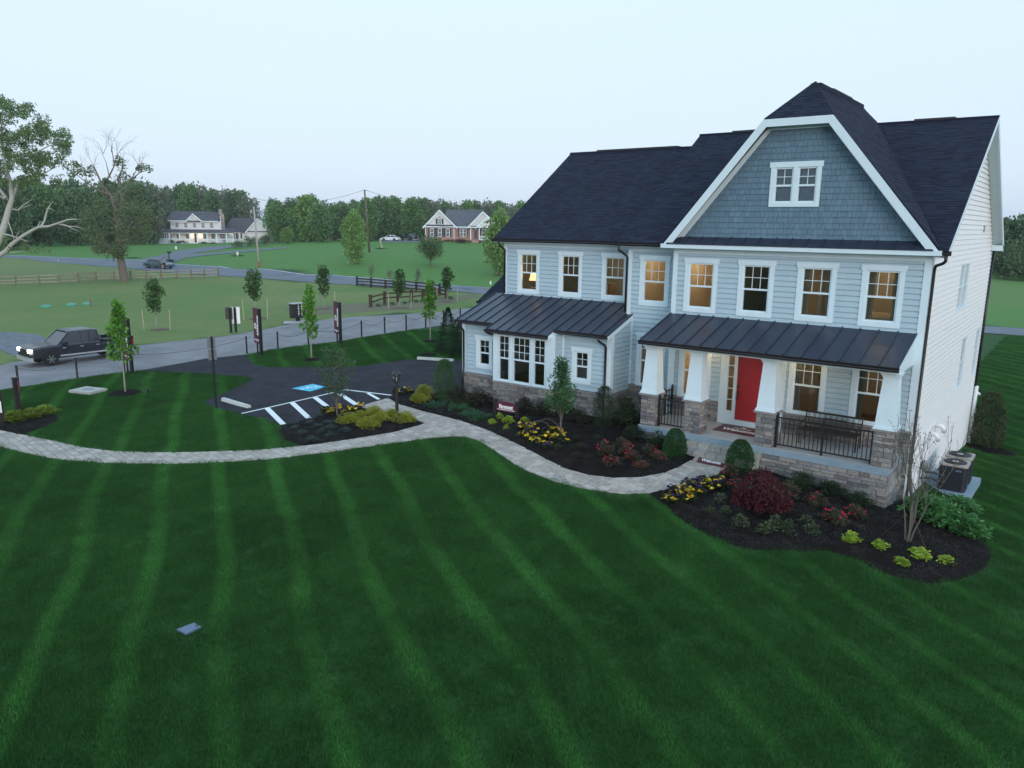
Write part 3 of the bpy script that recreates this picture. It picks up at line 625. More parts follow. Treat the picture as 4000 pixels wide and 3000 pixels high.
# ------------------------------------------------------------------ roofs
def plane_frame(P):
    P = [np.array(p, float) for p in P]; n = np.cross(P[1]-P[0], P[2]-P[0]); n = n/np.linalg.norm(n); n = n if n[2] > 0 else -n
    u = np.cross((0, 0, 1), n); u /= np.linalg.norm(u); v = np.cross(n, u); o = P[int(np.argmin([p[2] for p in P]))]
    return o, u, v, n, [(np.dot(p-o, u), np.dot(p-o, v)) for p in P]
def shingle_roof(P, thick=.14, seed=0, limit=40, root=None):
    o, u, v, n, q = plane_frame(P); q = ccw(q); to = lambda a, b, w: tuple(o+u*a+v*b+n*w); rs = np.random.RandomState(seed); k = len(q); sl_ = MB()
    sl_.add([to(a, b, -thick) for a, b in q]+[to(a, b, 0) for a, b in q], [tuple(range(k))[::-1], tuple(range(k, 2*k))]+[(i, (i+1) % k, (i+1) % k+k, i+k) for i in range(k)])
    rf = part('roof', sl_, SHINGLE, root or house); pcs = []; us = [p[0] for p in q]; vs = [p[1] for p in q]; b = min(vs); e = .143
    while b < max(vs)-.02:
        a = min(us)-rs.rand()*.4
        while a < max(us):
            L = rs.uniform(.18, .36); c = clip([(a+.002, b), (a+L-.002, b), (a+L-.002, b+e), (a+.002, b+e)], q)
            if len(c) > 2 and abs(area(c)) > 2e-3:
                lift = rs.choice([.006, .009, .013]); nn = len(c); w = lambda t: lift*(1-.7*(t-b)/e)+.002; mm = MB()
                mm.add([to(x, y, 0) for x, y in c]+[to(x, y, w(y)) for x, y in c], [tuple(range(nn, 2*nn))]+[(i, (i+1) % nn, (i+1) % nn+nn, i+nn) for i in range(nn)]); pcs.append(mm)
            a += L
        b += e
    emit(pcs, 'shingle', SHINGLE, rf, limit); return rf
ZR, YR, ZE = 9.77, 6.76, 5.62
shingle_roof([(.39, -.17, ZE), (.39, YR, ZR), (-3.25, YR, ZR), (.25, -.17, ZE)], seed=1, limit=80)
shingle_roof([(-9.767, .36, ZE), (-7.72, .36, ZE), (-4.22, YR, ZR), (-9.767, YR, ZR)], seed=2, limit=60)
shingle_roof([(-15.86, 1.185, ZE), (-9.5, 1.185, ZE), (-9.5, YR, 9.334), (-15.86, YR, 9.334)], seed=3, limit=100)
GC, GZP = -3.735, 10.36
shingle_roof([(.27, -.35, 5.60), (-3.25, YR, ZR+.02), (GC, 6.13, GZP), (GC, 1.0, GZP), (-2.787, -.35, 9.23)], seed=4, limit=120)
shingle_roof([(-7.74, -.35, 5.60), (-4.22, YR, ZR+.02), (GC, 6.13, GZP), (GC, 1.0, GZP), (-4.687, -.35, 9.23)], seed=5, limit=20)
shingle_roof([(-4.687, -.37, 9.22), (-2.787, -.37, 9.22), (GC, 1.0, GZP+.005)], seed=6, limit=60, thick=.1)
shingle_roof([(-3.25, YR+.25, ZR), (-4.22, YR+.25, ZR), (GC, 6.1, GZP)], seed=7, limit=0, thick=.08)
m = MB()
for P in ([(.39, YR, ZR), (.39, 13.86, 5.55), (-9.77, 13.86, 5.55), (-9.77, YR, ZR)], [(-9.6, YR, 9.334), (-9.6, 13.8, 5.1), (-15.86, 13.8, 5.1), (-15.86, YR, 9.334)]):
    m.prism(P, (0, 0, -.14))
part('roof', m, SHINGLE, house)
# ridge caps and vents
m = MB()
def cap(p, q, r=.13): m.tube([p, q], [r, r], 4)
for p, q in (((.39, YR, ZR-.07), (-3.2, YR, ZR-.07)), ((-4.3, YR, ZR-.07), (-9.767, YR, ZR-.07)), ((-9.767, YR, 9.26), (-15.86, YR, 9.26)), ((GC, 1.05, GZP-.10), (GC, 6.13, GZP-.10))): m.add(*(lambda k: (k.v, k.f))(MB().bar(p, q, .3, .13)))
cap((GC, 1.02, GZP-.06), (-4.66, -.30, 9.20), .07); cap((GC, 1.02, GZP-.06), (-2.81, -.30, 9.20), .07)
part('ridge_cap', m, SHINGLE, house)
for a, b, z in ((-2.06, -.84, ZR), (-14.47, -10.67, 9.334), (-8.42, -4.6, ZR)):
    m = MB(); m.bar((a, YR, z+.0), (b, YR, z+.0), .32, .07); part('ridge_vent', m, BRONZE, house)
m = MB(); m.bar((GC, 2.4, GZP-.03), (GC, 4.6, GZP-.03), .30, .05); part('ridge_vent', m, BRONZE, house)
# front gable: shakes, trim, pent strip
gpoly = [(-7.42, 5.80), (-.05, 5.80), (-2.84, 9.1), (-4.63, 9.1)]; G0 = front(0.0)
gh = [hole(-4.315, -3.865, 6.935, 7.84), hole(-3.65, -3.20, 6.935, 7.84)]
pl = MB(); cg = ccw(gpoly)
for z0, z1 in bands(gpoly, gh):
    for u0, u1 in minus((-7.5, 0), gh, z0, z1):
        q = clip([(u0, z0), (u1, z0), (u1, z1), (u0, z1)], cg)
        if len(q) > 2: fprism(pl, G0, q, -.11, 0)
gw = part('wall', pl, SHAKE, house); pcs = []; rs = np.random.RandomState(5); z = 5.82
while z < 9.1:
    u = -7.5-rs.rand()*.15
    while u < 0:
        L = rs.uniform(.10, .19)
        for a, b in minus((u+.003, u+L-.003), gh, z, z+.165):
            q = clip([(a, z), (b, z), (b, z+.165), (a, z+.165)], cg)
            if len(q) > 2 and abs(area(q)) > 1e-3:
                n = len(q); lf = rs.uniform(-.003, .003); k = MB(); w = lambda t: .028-.022*(t-z)/.165+lf
                k.add([G0(*p, .001) for p in q]+[G0(p[0], p[1], w(p[1])) for p in q], [tuple(range(n, 2*n))]+[(i, (i+1) % n, (i+1) % n+n, i+n) for i in range(n)]); pcs.append(k)
        u += L
    z += .165
emit(pcs, 'shake', SHAKE, gw, 300)
window(G0, -4.315, -3.865, 6.935, 7.84, 7.375, cols=2, rows=2, rcas=.0625, head=.0, cas=.12, sill=.12); window(G0, -3.65, -3.20, 6.935, 7.84, 7.375, cols=2, rows=2, lcas=.0625, head=0, cas=.12, sill=.12)
SKYTINT = pmat('sky_reflection_tint', (.12, .24, .32), .8)
m = MB(); fbox(m, G0, -4.40, -3.12, 6.85, 7.92, -.16, -.14); part('pane_tint_panel', m, SKYTINT, house)  # added panel behind the gable panes; its colour stands in for reflected sky
m = MB(); fbox(m, G0, -4.52, -3.0, 7.886, 8.04, 0, .05); part('window_head', m, WHITE, house)
A_, B_, C_, D_ = (-7.76, 5.50), (-4.70, 9.215), (-2.775, 9.215), (.285, 5.50)
def inset(P, d):
    out = []
    for i in range(len(P)-1):
        (x0, y0), (x1, y1) = P[i], P[i+1]; L = math.hypot(x1-x0, y1-y0); nx, ny = (y1-y0)/L*d, -(x1-x0)/L*d; out.append(((x0+nx, y0+ny), (x1+nx, y1+ny)))
    r = [out[0][0]]
    for (p, q), (s_, t_) in zip(out[:-1], out[1:]):
        d1, d2 = np.subtract(q, p), np.subtract(t_, s_); k = np.linalg.solve(np.array([d1, -d2]).T, np.subtract(s_, p))[0]; r.append(tuple(np.array(p)+d1*k))
    r.append(out[-1][1]); return r
def band(name, d0, d1, w0, w1, mat):
    a, b = inset([A_, B_, C_, D_], d0), inset([A_, B_, C_, D_], d1)
    for i in range(3):
        m = MB(); q = [a[i], a[i+1], b[i+1], b[i]]
        q = clip(q, [(-9, 5.5), (2, 5.5), (2, 12), (-9, 12)]) or q
        fprism(m, G0, ccw(q), w0, w1); part(name, m, mat, house)
band('rake_board', .0, .21, .34, .375, WHITE); band('rake_soffit', .05, .075, .03, .34, WHITE); band('rake_frieze', .075, .27, .0, .035, WHITE)
m = MB(); fbox(m, G0, -7.74, .27, 5.495, 5.63, .36, .405); m.box((-7.74, -.36, 5.495), (.27, -.034, 5.52)); part('eave_board', m, WHITE, house)
pent = [(-7.22, 0, 5.87), (-.26, 0, 5.87), (.07, -.42, 5.645), (-7.55, -.42, 5.645)]
m = MB(); m.prism(pent, (0, 0, -.03)); pr = part('metal_roof', m, METAL, house)
for i in range(1, 16):
    x = -7.4+i*.465; m = MB(); m.bar((x, -.02, 5.868), (x, -.42, 5.655), .02, .03); part('seam', m, METAL, pr)
# eaves, gutters, right rake
m = MB(); m.box((-15.86, 1.2, 5.47), (-9.8, 1.5, 5.50)); m.box((-15.86, 1.17, 5.47), (-9.8, 1.2, 5.6)); m.box((-9.76, .37, 5.47), (-7.75, .70, 5.50)); m.box((-9.767, .34, 5.47), (-7.76, .37, 5.6)); m.box((-9.767, .37, 5.50), (-9.74, 1.5, 5.6)); part('eave_soffit', m, WHITE, house)
def gutter(p, q, dep=.125, hh=.12, mat=BRONZE):
    p, q = np.array(p, float), np.array(q, float); d = (q-p)/np.linalg.norm(q-p); n = np.array([d[1], -d[0], 0.]); prof = [(0, 0), (dep*.6, 0), (dep*.95, .05), (dep*.85, .07), (dep, hh), (dep-.012, hh), (dep-.03, .06), (.012, .012), (.012, hh), (0, hh)]
    m = MB(); k = len(prof); m.v = [tuple(p+n*a+np.array((0, 0, b))) for a, b in prof]+[tuple(q+n*a+np.array((0, 0, b))) for a, b in prof]
    m.f = [(i, (i+1) % k, (i+1) % k+k, i+k) for i in range(k)]
    for e in (p, q): m.add([tuple(e+n*a+np.array((0, 0, b))) for a, b in ((0, 0), (dep*.6, 0), (dep, hh), (0, hh))], [(0, 1, 2, 3)])
    return part('gutter', m, mat, house)
gutter((-15.88, 1.17, 5.50), (-9.78, 1.17, 5.50)); gutter((-9.79, .34, 5.50), (-7.74, .34, 5.50)); gutter((.28, -.20, 5.50), (.47, -.20, 5.50))
m = MB(); yb = 13.86
for (y0, z0), (y1, z1) in (((-.17, ZE), (YR, ZR)), ((YR, ZR), (yb, 5.55))):
    m.prism([(.36, y0, z0-.02), (.36, y1, z1-.02), (.36, y1, z1-.24), (.36, y0, z0-.24)], (.035, 0, 0)); m.prism([(.03, y0, z0-.155), (.36, y0, z0-.155), (.36, y1, z1-.155), (.03, y1, z1-.155)], (0, 0, -.02))
m.prism([(.03, 13.25, 5.36), (.395, 13.25, 5.36), (.395, 13.86, 5.36), (.03, 13.86, 5.36)], (0, 0, .22)); part('rake_board', m, WHITE, house)
def downspout(pts, r=.042, mat=BRONZE): m = MB(); m.tube(pts, r, 8); return part('downspout', m, mat, house, sm=True)
downspout([(.36, -.26, 5.52), (.36, -.26, 5.36), (.30, -.2, 5.30), (.1, .04, 5.22), (.075, .08, 5.1), (.075, .08, -1.32), (.16, -.02, -1.42)])
downspout([(-15.5, 1.06, 5.52), (-15.5, 1.06, 5.42), (-15.5, 1.4, 5.22), (-15.5, 1.48, 5.15), (-15.5, 1.48, 3.45)]); downspout([(-9.62, .24, 5.52), (-9.62, .24, 5.36), (-9.5, .55, 5.18), (-9.5, .66, 5.1), (-9.5, .66, 3.2)])
downspout([(-15.82, -1.02, 2.5), (-15.82, -1.02, 2.36), (-15.82, -.78, 2.2), (-15.82, -.68, 2.1), (-15.82, -.68, .55), (-15.82, -.74, .40), (-15.82, -.74, -.34)]); downspout([(-9.55, -1.02, 2.5), (-9.55, -1.02, 2.36), (-9.45, -.78, 2.2), (-9.45, -.68, 2.1), (-9.45, -.68, .55), (-9.45, -.74, .42), (-9.45, -.74, -.4)])
downspout([(-14.05, -1.45, 2.36), (-14.05, -1.45, 2.28), (-14.0, -1.28, 2.2), (-13.97, -1.0, 2.15)])
downspout([(.07, 13.78, 5.45), (.07, 13.78, -.3)], .05)

# ------------------------------------------------------------------ metal roofs of the wing and of the porch
def panel_roof(xs, ends, z_of):
    """ends(x0, x1) -> (y low, y high)"""
    base = None
    for i, (x0, x1) in enumerate(zip(xs[:-1], xs[1:])):
        y0, y1 = ends((x0+x1)/2); m = MB(); m.prism([(x0, y0, z_of(y0)), (x1, y0, z_of(y0)), (x1, y1, z_of(y1)), (x0, y1, z_of(y1))], (0, 0, -.025))
        if base is None: base = part('metal_roof', m, METAL, house)
        else: part('roof_panel', m, METAL, base)
        m = MB(); yb_ = y0 if i == 0 else min(y0, ends((xs[i-1]+x0)/2)[0]); m.bar((x0+.006, yb_, z_of(yb_)+.014), (x0+.006, y1, z_of(y1)+.014), .022, .04); part('seam', m, METAL, base)
    m = MB(); m.bar((xs[-1]-.01, y0, z_of(y0)+.012), (xs[-1]-.01, y1, z_of(y1)+.012), .025, .036); part('seam', m, METAL, base); return base
zs_ = lambda y: 2.56+.35*(y+.95)
xs = [-15.97, -15.55, -15.07, -14.60, -14.12]+list(np.linspace(-14.12, -11.375, 7)[1:])+list(np.linspace(-11.375, -9.46, 5)[1:])+[-9.22]
panel_roof(xs, lambda x: ((-1.38 if -14.12 < x < -11.375 else -.93), (1.54 if x < -9.46 else .73)), zs_)
m = MB(); m.prism([(-15.9, -.9, zs_(-.9)-.03), (-9.24, -.9, zs_(-.9)-.03), (-9.24, .73, zs_(.73)-.03), (-15.9, .73, zs_(.73)-.03)], (0, 0, -.12)); m.prism([(-14.1, -1.35, zs_(-1.35)-.03), (-11.39, -1.35, zs_(-1.35)-.03), (-11.39, -.9, zs_(-.9)-.03), (-14.1, -.9, zs_(-.9)-.03)], (0, 0, -.1)); m.box((-9.46, .62, 2.9), (-9.24, .73, 3.1)); part('eave_soffit', m, WHITE, house)
m = MB(); m.prism([(-9.24, -.95, 2.40), (-9.24, -.95, 2.53), (-9.24, .73, 3.11), (-9.24, .73, 2.96)], (.03, 0, 0)); m.prism([(-11.39, -1.4, 2.24), (-11.39, -1.4, 2.375), (-11.39, -.9, 2.55), (-11.39, -.9, 2.40)], (.03, 0, 0)); part('rake_board', m, WHITE, house)
gutter((-16.02, -.93, 2.44), (-14.13, -.93, 2.44)); gutter((-14.15, -1.38, 2.28), (-11.36, -1.38, 2.28)); gutter((-11.36, -.93, 2.44), (-9.25, -.93, 2.44))
zp = lambda y: 3.40+.315*y
panel_roof(list(np.linspace(-7.42, -.125, 16)), lambda x: (-2.12, 0.0), zp)
gutter((-7.44, -2.12, 2.615), (-.10, -2.12, 2.615))
m = MB(); m.box((-7.40, -2.12, 2.60), (-.14, -2.09, 2.70)); m.box((-7.40, -1.92, 2.53), (-.14, -1.28, 2.64)); m.box((-7.40, -2.09, 2.60), (-.14, -1.92, 2.635)); m.box((-.62, -1.28, 2.53), (-.14, -.0, 2.63)); m.box((-7.4, -1.28, 2.53), (-7.0, .7, 2.63)); part('porch_beam', m, WHITE, house)
m = MB(); m.prism([(-.145, -2.1, 2.63), (-.145, -2.1, 2.715), (-.145, 0, 3.37), (-.145, 0, 2.63)], (.03, 0, 0)); part('porch_gable_panel', m, WHITE, house); m = MB(); m.prism([(-7.40, -2.1, 2.63), (-7.40, -2.1, 2.715), (-7.40, 0, 3.37), (-7.40, 0, 2.63)], (.03, 0, 0)); part('porch_gable_panel', m, WHITE, house)
m = MB(); m.box((-7.0, -1.28, 2.60), (-.62, -.03, 2.63)); part('porch_ceiling', m, WHITE, house)
LAMPW = pmat('warm_lamp_glow', (.9, .8, .6), .5, 0, emis=(1, .72, .40), estr=6)
def lamp(name, loc, W_, r=.08, col=(1, .70, .38)):
    l = bpy.data.lights.new(name, 'POINT'); l.energy = W_; l.shadow_soft_size = r; l.color = col; o = bpy.data.objects.new(name, l); COL.objects.link(o); o.location = loc; return o
for x in (-5.95, -3.0):
    m = MB(); m.lathe([(.075, 2.585), (.075, 2.599)], 14, (x, -.55, 0)); part('ceiling_light', m, LAMPW, house); lamp('porch_lamp', (x, -.55, 2.5), 9)

# ------------------------------------------------------------------ porch: slab, base, columns, railings, steps, door
m = MB(); m.box((-7.45, -1.93, -.185), (-.12, .0, -.004)); part('porch_slab', m, CONCB, house)
for x0, x1 in ((-7.449, -4.86), (-4.85, -2.36), (-2.35, -.121)):
    m = MB(); m.box((x0, -1.929, -.01), (x1, -.0, .0)); part('porch_floor', m, CONC, house)
PF = front(-1.9); ledgestone(PF, [(-7.42, -1.5), (-.14, -1.5), (-.14, -.19), (-7.42, -.19)], [], seed=21, limit=170, lens=(.2, .6)); PSd = rside(-.14); ledgestone(PSd, [(-1.9, -1.7), (-.0, -1.7), (-.0, -.19), (-1.9, -.19)], [], seed=22, limit=60)
CX = (-7.18, -5.70, -3.49, -.34); CY = -1.58
for i, cx in enumerate(CX):
    p = MB()
    for r0, r1, z0, z1 in ((.255, .185, 1.10, 2.40),): p.add([(cx+sx*r0, CY+sy*r0, z0) for sx, sy in ((-1,-1),(1,-1),(1,1),(-1,1))]+[(cx+sx*r1, CY+sy*r1, z1) for sx, sy in ((-1,-1),(1,-1),(1,1),(-1,1))], BOXF)
    col_ = part('porch_column', p, WHITE, house)
    p = MB(); p.box((cx-.29, CY-.29, 1.02), (cx+.29, CY+.29, 1.06)); p.box((cx-.275, CY-.275, 1.06), (cx+.275, CY+.275, 1.105)); part('column_base', p, WHITE, col_)
    p = MB(); p.box((cx-.20, CY-.20, 2.40), (cx+.20, CY+.20, 2.45)); p.box((cx-.225, CY-.225, 2.45), (cx+.225, CY+.225, 2.49)); p.box((cx-.245, CY-.245, 2.49), (cx+.245, CY+.245, 2.528)); part('column_capital', p, WHITE, col_)
    p = MB(); p.box((cx-.32, CY-.32, .965), (cx+.32, CY+.32, 1.02)); part('stone_cap', p, CAPST, house)
    ledgestone(front(CY-.25), [(cx-.25, .002), (cx+.25, .002), (cx+.25, .96), (cx-.25, .96)], [], seed=30+i, limit=40, lens=(.15, .36)); ledgestone(rside(cx+.25), [(CY-.25, .002), (CY+.25, .002), (CY+.25, .96), (CY-.25, .96)], [], seed=40+i, limit=40, lens=(.15, .36))
    p = MB(); p.box((cx-.27, CY-.19, .0), (cx+.19, CY+.27, .955)); part('stone_pier', p, STONE, house)
def railing(p, q, posts, n, z=0., hgt=.89):
    p, q = np.array(p, float), np.array(q, float); up = np.array((0, 0, 1.)); root = None
    m = MB(); m.bar(p+up*hgt, q+up*hgt, .04, .035); rail = part('railing', m, BLACK, house); m = MB(); m.bar(p+up*.10, q+up*.10, .035, .035); part('bottom_rail', m, BLACK, rail)
    for i in range(1, n):
        c = p+(q-p)*i/n
        if min(abs(i/n-t) for t in posts) < .35/n: continue
        m = MB(); m.bar(c+up*.11, c+up*(hgt-.02), .02); part('baluster', m, BLACK, rail)
    for t in posts:
        c = p+(q-p)*t; m = MB(); m.bar(c+up*.001, c+up*.96, .055); m.bar(c+up*.96, c+up*.985, .07); m.lathe([(.0, -.03), (.026, -.015), (.03, 0), (.026, .015), (.0, .03)], 8, tuple(c+up*1.015)); part('post', m, BLACK, rail)
railing((-6.87, -1.72, 0), (-5.98, -1.72, 0), (0.03,), 8); railing((-7.2, -1.3, 0), (-7.2, -.06, 0), (.97,), 11); railing((-3.16, -1.72, 0), (-.62, -1.72, 0), (.0, .5, 1.0), 22)
STEPM = ramp_rnd('cast_stone_step', [(.30,.29,.27),(.34,.33,.31),(.27,.265,.25)], .9, .6, 40, .15, 12)
m = MB(); m.box((-5.60, -2.15, -.7), (-3.5, -1.95, -.19)); st = part('steps', m, STEPM, house)
for ytop, z1, hh, n in ((-2.24, -.165, .165, 6), (-2.56, -.335, .20, 6)):
    xw = 2.2/n
    for i in range(n):
        m = MB(); a, b = -5.66+i*xw+.004, -5.66+(i+1)*xw-.004; jit = random.uniform(-.012, .012); m.add([(a, ytop+jit, z1-hh), (b, ytop+jit, z1-hh), (b, ytop+.33, z1-hh), (a, ytop+.33, z1-hh), (a+.008, ytop+jit+.012, z1), (b-.008, ytop+jit+.012, z1), (b-.008, ytop+.33, z1), (a+.008, ytop+.33, z1)], BOXF); part('step_block', m, STEPM, st)
# door with side lights
m = MB()
dh = [(-5.36, -5.17, .43, 2.25), (-5.07, -4.15, .165, 2.25), (-4.05, -3.86, .43, 2.25)]
for z0, z1 in bands([(D0, .002), (D1, .002), (D1, 2.5), (D0, 2.5)], dh):
    for u0, u1 in minus((D0, D1), dh, z0, z1): fbox(m, F0, u0, u1, z0, z1, -.1, .03 if u1 < -5.37 or u0 > -3.87 else .012)
part('door_frame', m, WHITE, house)
d = MB(); fbox(d, F0, -5.06, -4.16, .175, 2.245, -.08, -.035); door = part('door', d, DOORRED, house)
for z0, z1 in ((1.32, 2.08), (.42, 1.16)):
    d = MB()
    for a, b, c, e, w in ((-4.93, -4.29, z0, z0+.03, -.026), (-4.93, -4.29, z1-.03, z1, -.026), (-4.93, -4.90, z0+.03, z1-.03, -.026), (-4.32, -4.29, z0+.03, z1-.03, -.026)): fbox(d, F0, a, b, c, e, -.034, w)
    fbox(d, F0, -4.85, -4.37, z0+.08, z1-.08, -.034, -.028); part('door_panel', d, DOORRED, door)
d = MB(); fbox(d, F0, -5.04, -4.985, 1.20, 1.30, -.034, -.012); part('keypad', d, BLACK, door)
d = MB(); fbox(d, F0, -5.035, -4.99, 1.02, 1.10, -.034, -.015); d.tube([F0(-5.01, 1.06, -.03), F0(-5.01, 1.04, .03), F0(-5.01, .95, .045), F0(-5.01, .84, .03), F0(-5.01, .80, -.03)], .014, 6); part('door_handle', d, BLACK, door)
for u0, u1 in ((-5.36, -5.17), (-4.05, -3.86)):
    for i in range(5):
        a, b = .43+i*.364, .43+(i+1)*.364; g = MB(); g.add([F0(u0, a, -.05), F0(u1, a, -.05), F0(u1, b, -.05), F0(u0, b, -.05)], [(0, 1, 2, 3)]); part('pane', g, GLASS, house)
        if i: g = MB(); fbox(g, F0, u0, u1, a-.012, a+.012, -.06, -.03); part('muntin', g, WHITE, house)
# ------------------------------------------------------------------ rooms behind the windows
def room(x0, x1, y0, y1, z0, z1, wallm, floor=OAK, opening='front'):
    t = .04; m = MB(); m.box((x0, y1, z0), (x1, y1+t, z1)); m.box((x0-t, y0, z0), (x0, y1+t, z1)); m.box((x1, y0, z0), (x1+t, y1+t, z1)); part('room_wall', m, wallm, house)
    m = MB(); m.box((x0-t, y0, z0-t), (x1+t, y1+t, z0)); part('room_floor', m, floor, house); m = MB(); m.box((x0-t, y0, z1), (x1+t, y1+t, z1+t)); part('room_ceiling', m, WHITE, house)
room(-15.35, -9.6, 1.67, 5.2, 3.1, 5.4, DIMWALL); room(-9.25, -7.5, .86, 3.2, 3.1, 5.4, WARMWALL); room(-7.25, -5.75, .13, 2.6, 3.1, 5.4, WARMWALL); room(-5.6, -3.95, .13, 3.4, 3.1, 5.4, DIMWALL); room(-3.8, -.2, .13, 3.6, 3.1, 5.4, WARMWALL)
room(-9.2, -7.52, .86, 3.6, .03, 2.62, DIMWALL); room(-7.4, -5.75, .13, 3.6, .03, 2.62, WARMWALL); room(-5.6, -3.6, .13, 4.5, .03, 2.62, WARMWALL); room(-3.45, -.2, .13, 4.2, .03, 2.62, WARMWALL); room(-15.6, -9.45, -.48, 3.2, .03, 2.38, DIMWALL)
for loc, e in (((-8.4, 2.0, 5.0), 15), ((-6.5, 1.4, 5.0), 15), ((-1.6, 2.2, 5.0), 16), ((-8.4, 2.4, 2.3), 12), ((-6.5, 1.8, 2.3), 15), ((-4.6, 2.5, 2.3), 15), ((-1.7, 3.0, 2.3), 7), ((-10.9, 3.6, 4.7), 34), ((-12.6, 3.6, 4.7), 14), ((-4.7, 2.4, 5.0), 3)): lamp('room_lamp', loc, e)
# low garage roof at the far left
m = MB(); m.box((-18.6, 4.2, -.6), (-15.6, 12.0, 2.62)); part('wall', m, SIDEW, house)
shingle_roof([(-18.95, 4.0, 2.75), (-15.5, 4.0, 2.75), (-15.5, 8.2, 5.1), (-18.95, 8.2, 5.1)], seed=9, limit=20); m = MB(); m.prism([(-18.95, 8.2, 5.1), (-15.5, 8.2, 5.1), (-15.5, 12.3, 2.75), (-18.95, 12.3, 2.75)], (0, 0, -.14)); part('roof', m, SHINGLE, house)
gutter((-19.0, 4.0, 2.60), (-15.6, 4.0, 2.60))
# vents and pipes on the side wall
PVC = pmat('white_pvc_pipe', (.78, .78, .78), .4, .03, 8)
def wallp(px, py, x=0.06): p = onplane(px, py, 'x', x); return p
for (px, py) in ((3656, 1661), (3632, 1694)):
    p = wallp(px, py); m = MB(); m.tube([(.0, p[1], p[2]), (.22, p[1], p[2]), (.28, p[1], p[2]-.05), (.28, p[1]+.12, p[2]-.2)], .07, 10); part('exhaust_pipe', m, PVC, house, sm=True)
p = onplane(3779, 1690, 'x', .12); m = MB(); m.tube([(.12, 13.78, -2.75), (.12, 13.78, -.25)], .075, 10); m.tube([(.12, 13.78, -1.2), (.3, 13.9, -1.5)], .06, 8); m.tube([(.12, 13.78, -.5), (.27, 13.86, -.62)], .06, 8); part('drain_pipe', m, PVC, house, sm=True)
p = wallp(3846, 894, .05); m = MB(); m.box((.02, p[1]-.1, p[2]-.12), (.07, p[1]+.1, p[2]+.12)); part('vent', m, CONC, house)
# ================================================================== PROPS
def pj(p):
    v = np.asarray(p, float)-CAM; w = v@CF; return 2000+FPX*(v@CR)/w, 1500-FPX*(v@CU)/w
def up_at(base, px, py):
    """height above base of the photo point (px, py), taken on the vertical through base"""
    d = ray(px, py); g = np.array(base)[:2]-CAM[:2]; t = np.linalg.norm(g)/np.linalg.norm(d[:2]); return CAM[2]+d[2]*t-base[2]
_ow = 'first second third fourth fifth sixth seventh eighth ninth tenth eleventh twelfth thirteenth fourteenth fifteenth sixteenth seventeenth eighteenth nineteenth twentieth'.split()
_ow += [f'twenty-{w}' for w in _ow[:9]]+['thirtieth']+[f'thirty-{w}' for w in _ow[:9]]+['fortieth']
ORD = ['leftmost']+[f'{w} from left' for w in _ow[1:]]
def ords(bases):
    n = len(bases); rk = np.argsort(np.argsort([pj(b)[0] for b in bases])); return ['rightmost' if k == n-1 and n > 1 else ORD[k] for k in rk]
NUM = {2: 'two', 3: 'three', 4: 'four', 5: 'five', 6: 'six', 7: 'seven', 8: 'eight', 9: 'nine', 10: 'ten', 11: 'eleven', 12: 'twelve', 13: 'thirteen', 14: 'fourteen', 16: 'sixteen'}
_txt = {}
def text_mb(body, size, o, xd, yd, off=.0, ext=.004, sx=1.0, align='CENTER'):
    c = bpy.data.curves.new('t', 'FONT'); c.body = body; c.size = size; c.offset = off; c.extrude = ext; c.align_x = align; c.align_y = 'CENTER'; c.resolution_u = 3
    ob = bpy.data.objects.new('t', c); COL.objects.link(ob); dg = bpy.context.evaluated_depsgraph_get(); me = bpy.data.meshes.new_from_object(ob.evaluated_get(dg))
    xd, yd = np.array(xd, float), np.array(yd, float); nd = np.cross(xd, yd); m = MB()
    m.add([np.array(o)+xd*v.co.x*sx+yd*v.co.y+nd*v.co.z for v in me.vertices], [tuple(p.vertices) for p in me.polygons])
    bpy.data.objects.remove(ob); bpy.data.curves.remove(c); bpy.data.meshes.remove(me); return m
def slab(o, xd, yd, nd, w, hgt, t, x0=0., y0=0.):
    o, xd, yd, nd = [np.array(q, float) for q in (o, xd, yd, nd)]; return MB().obox(o+xd*x0+yd*y0-nd*t/2, xd*w, yd*hgt, nd*t)

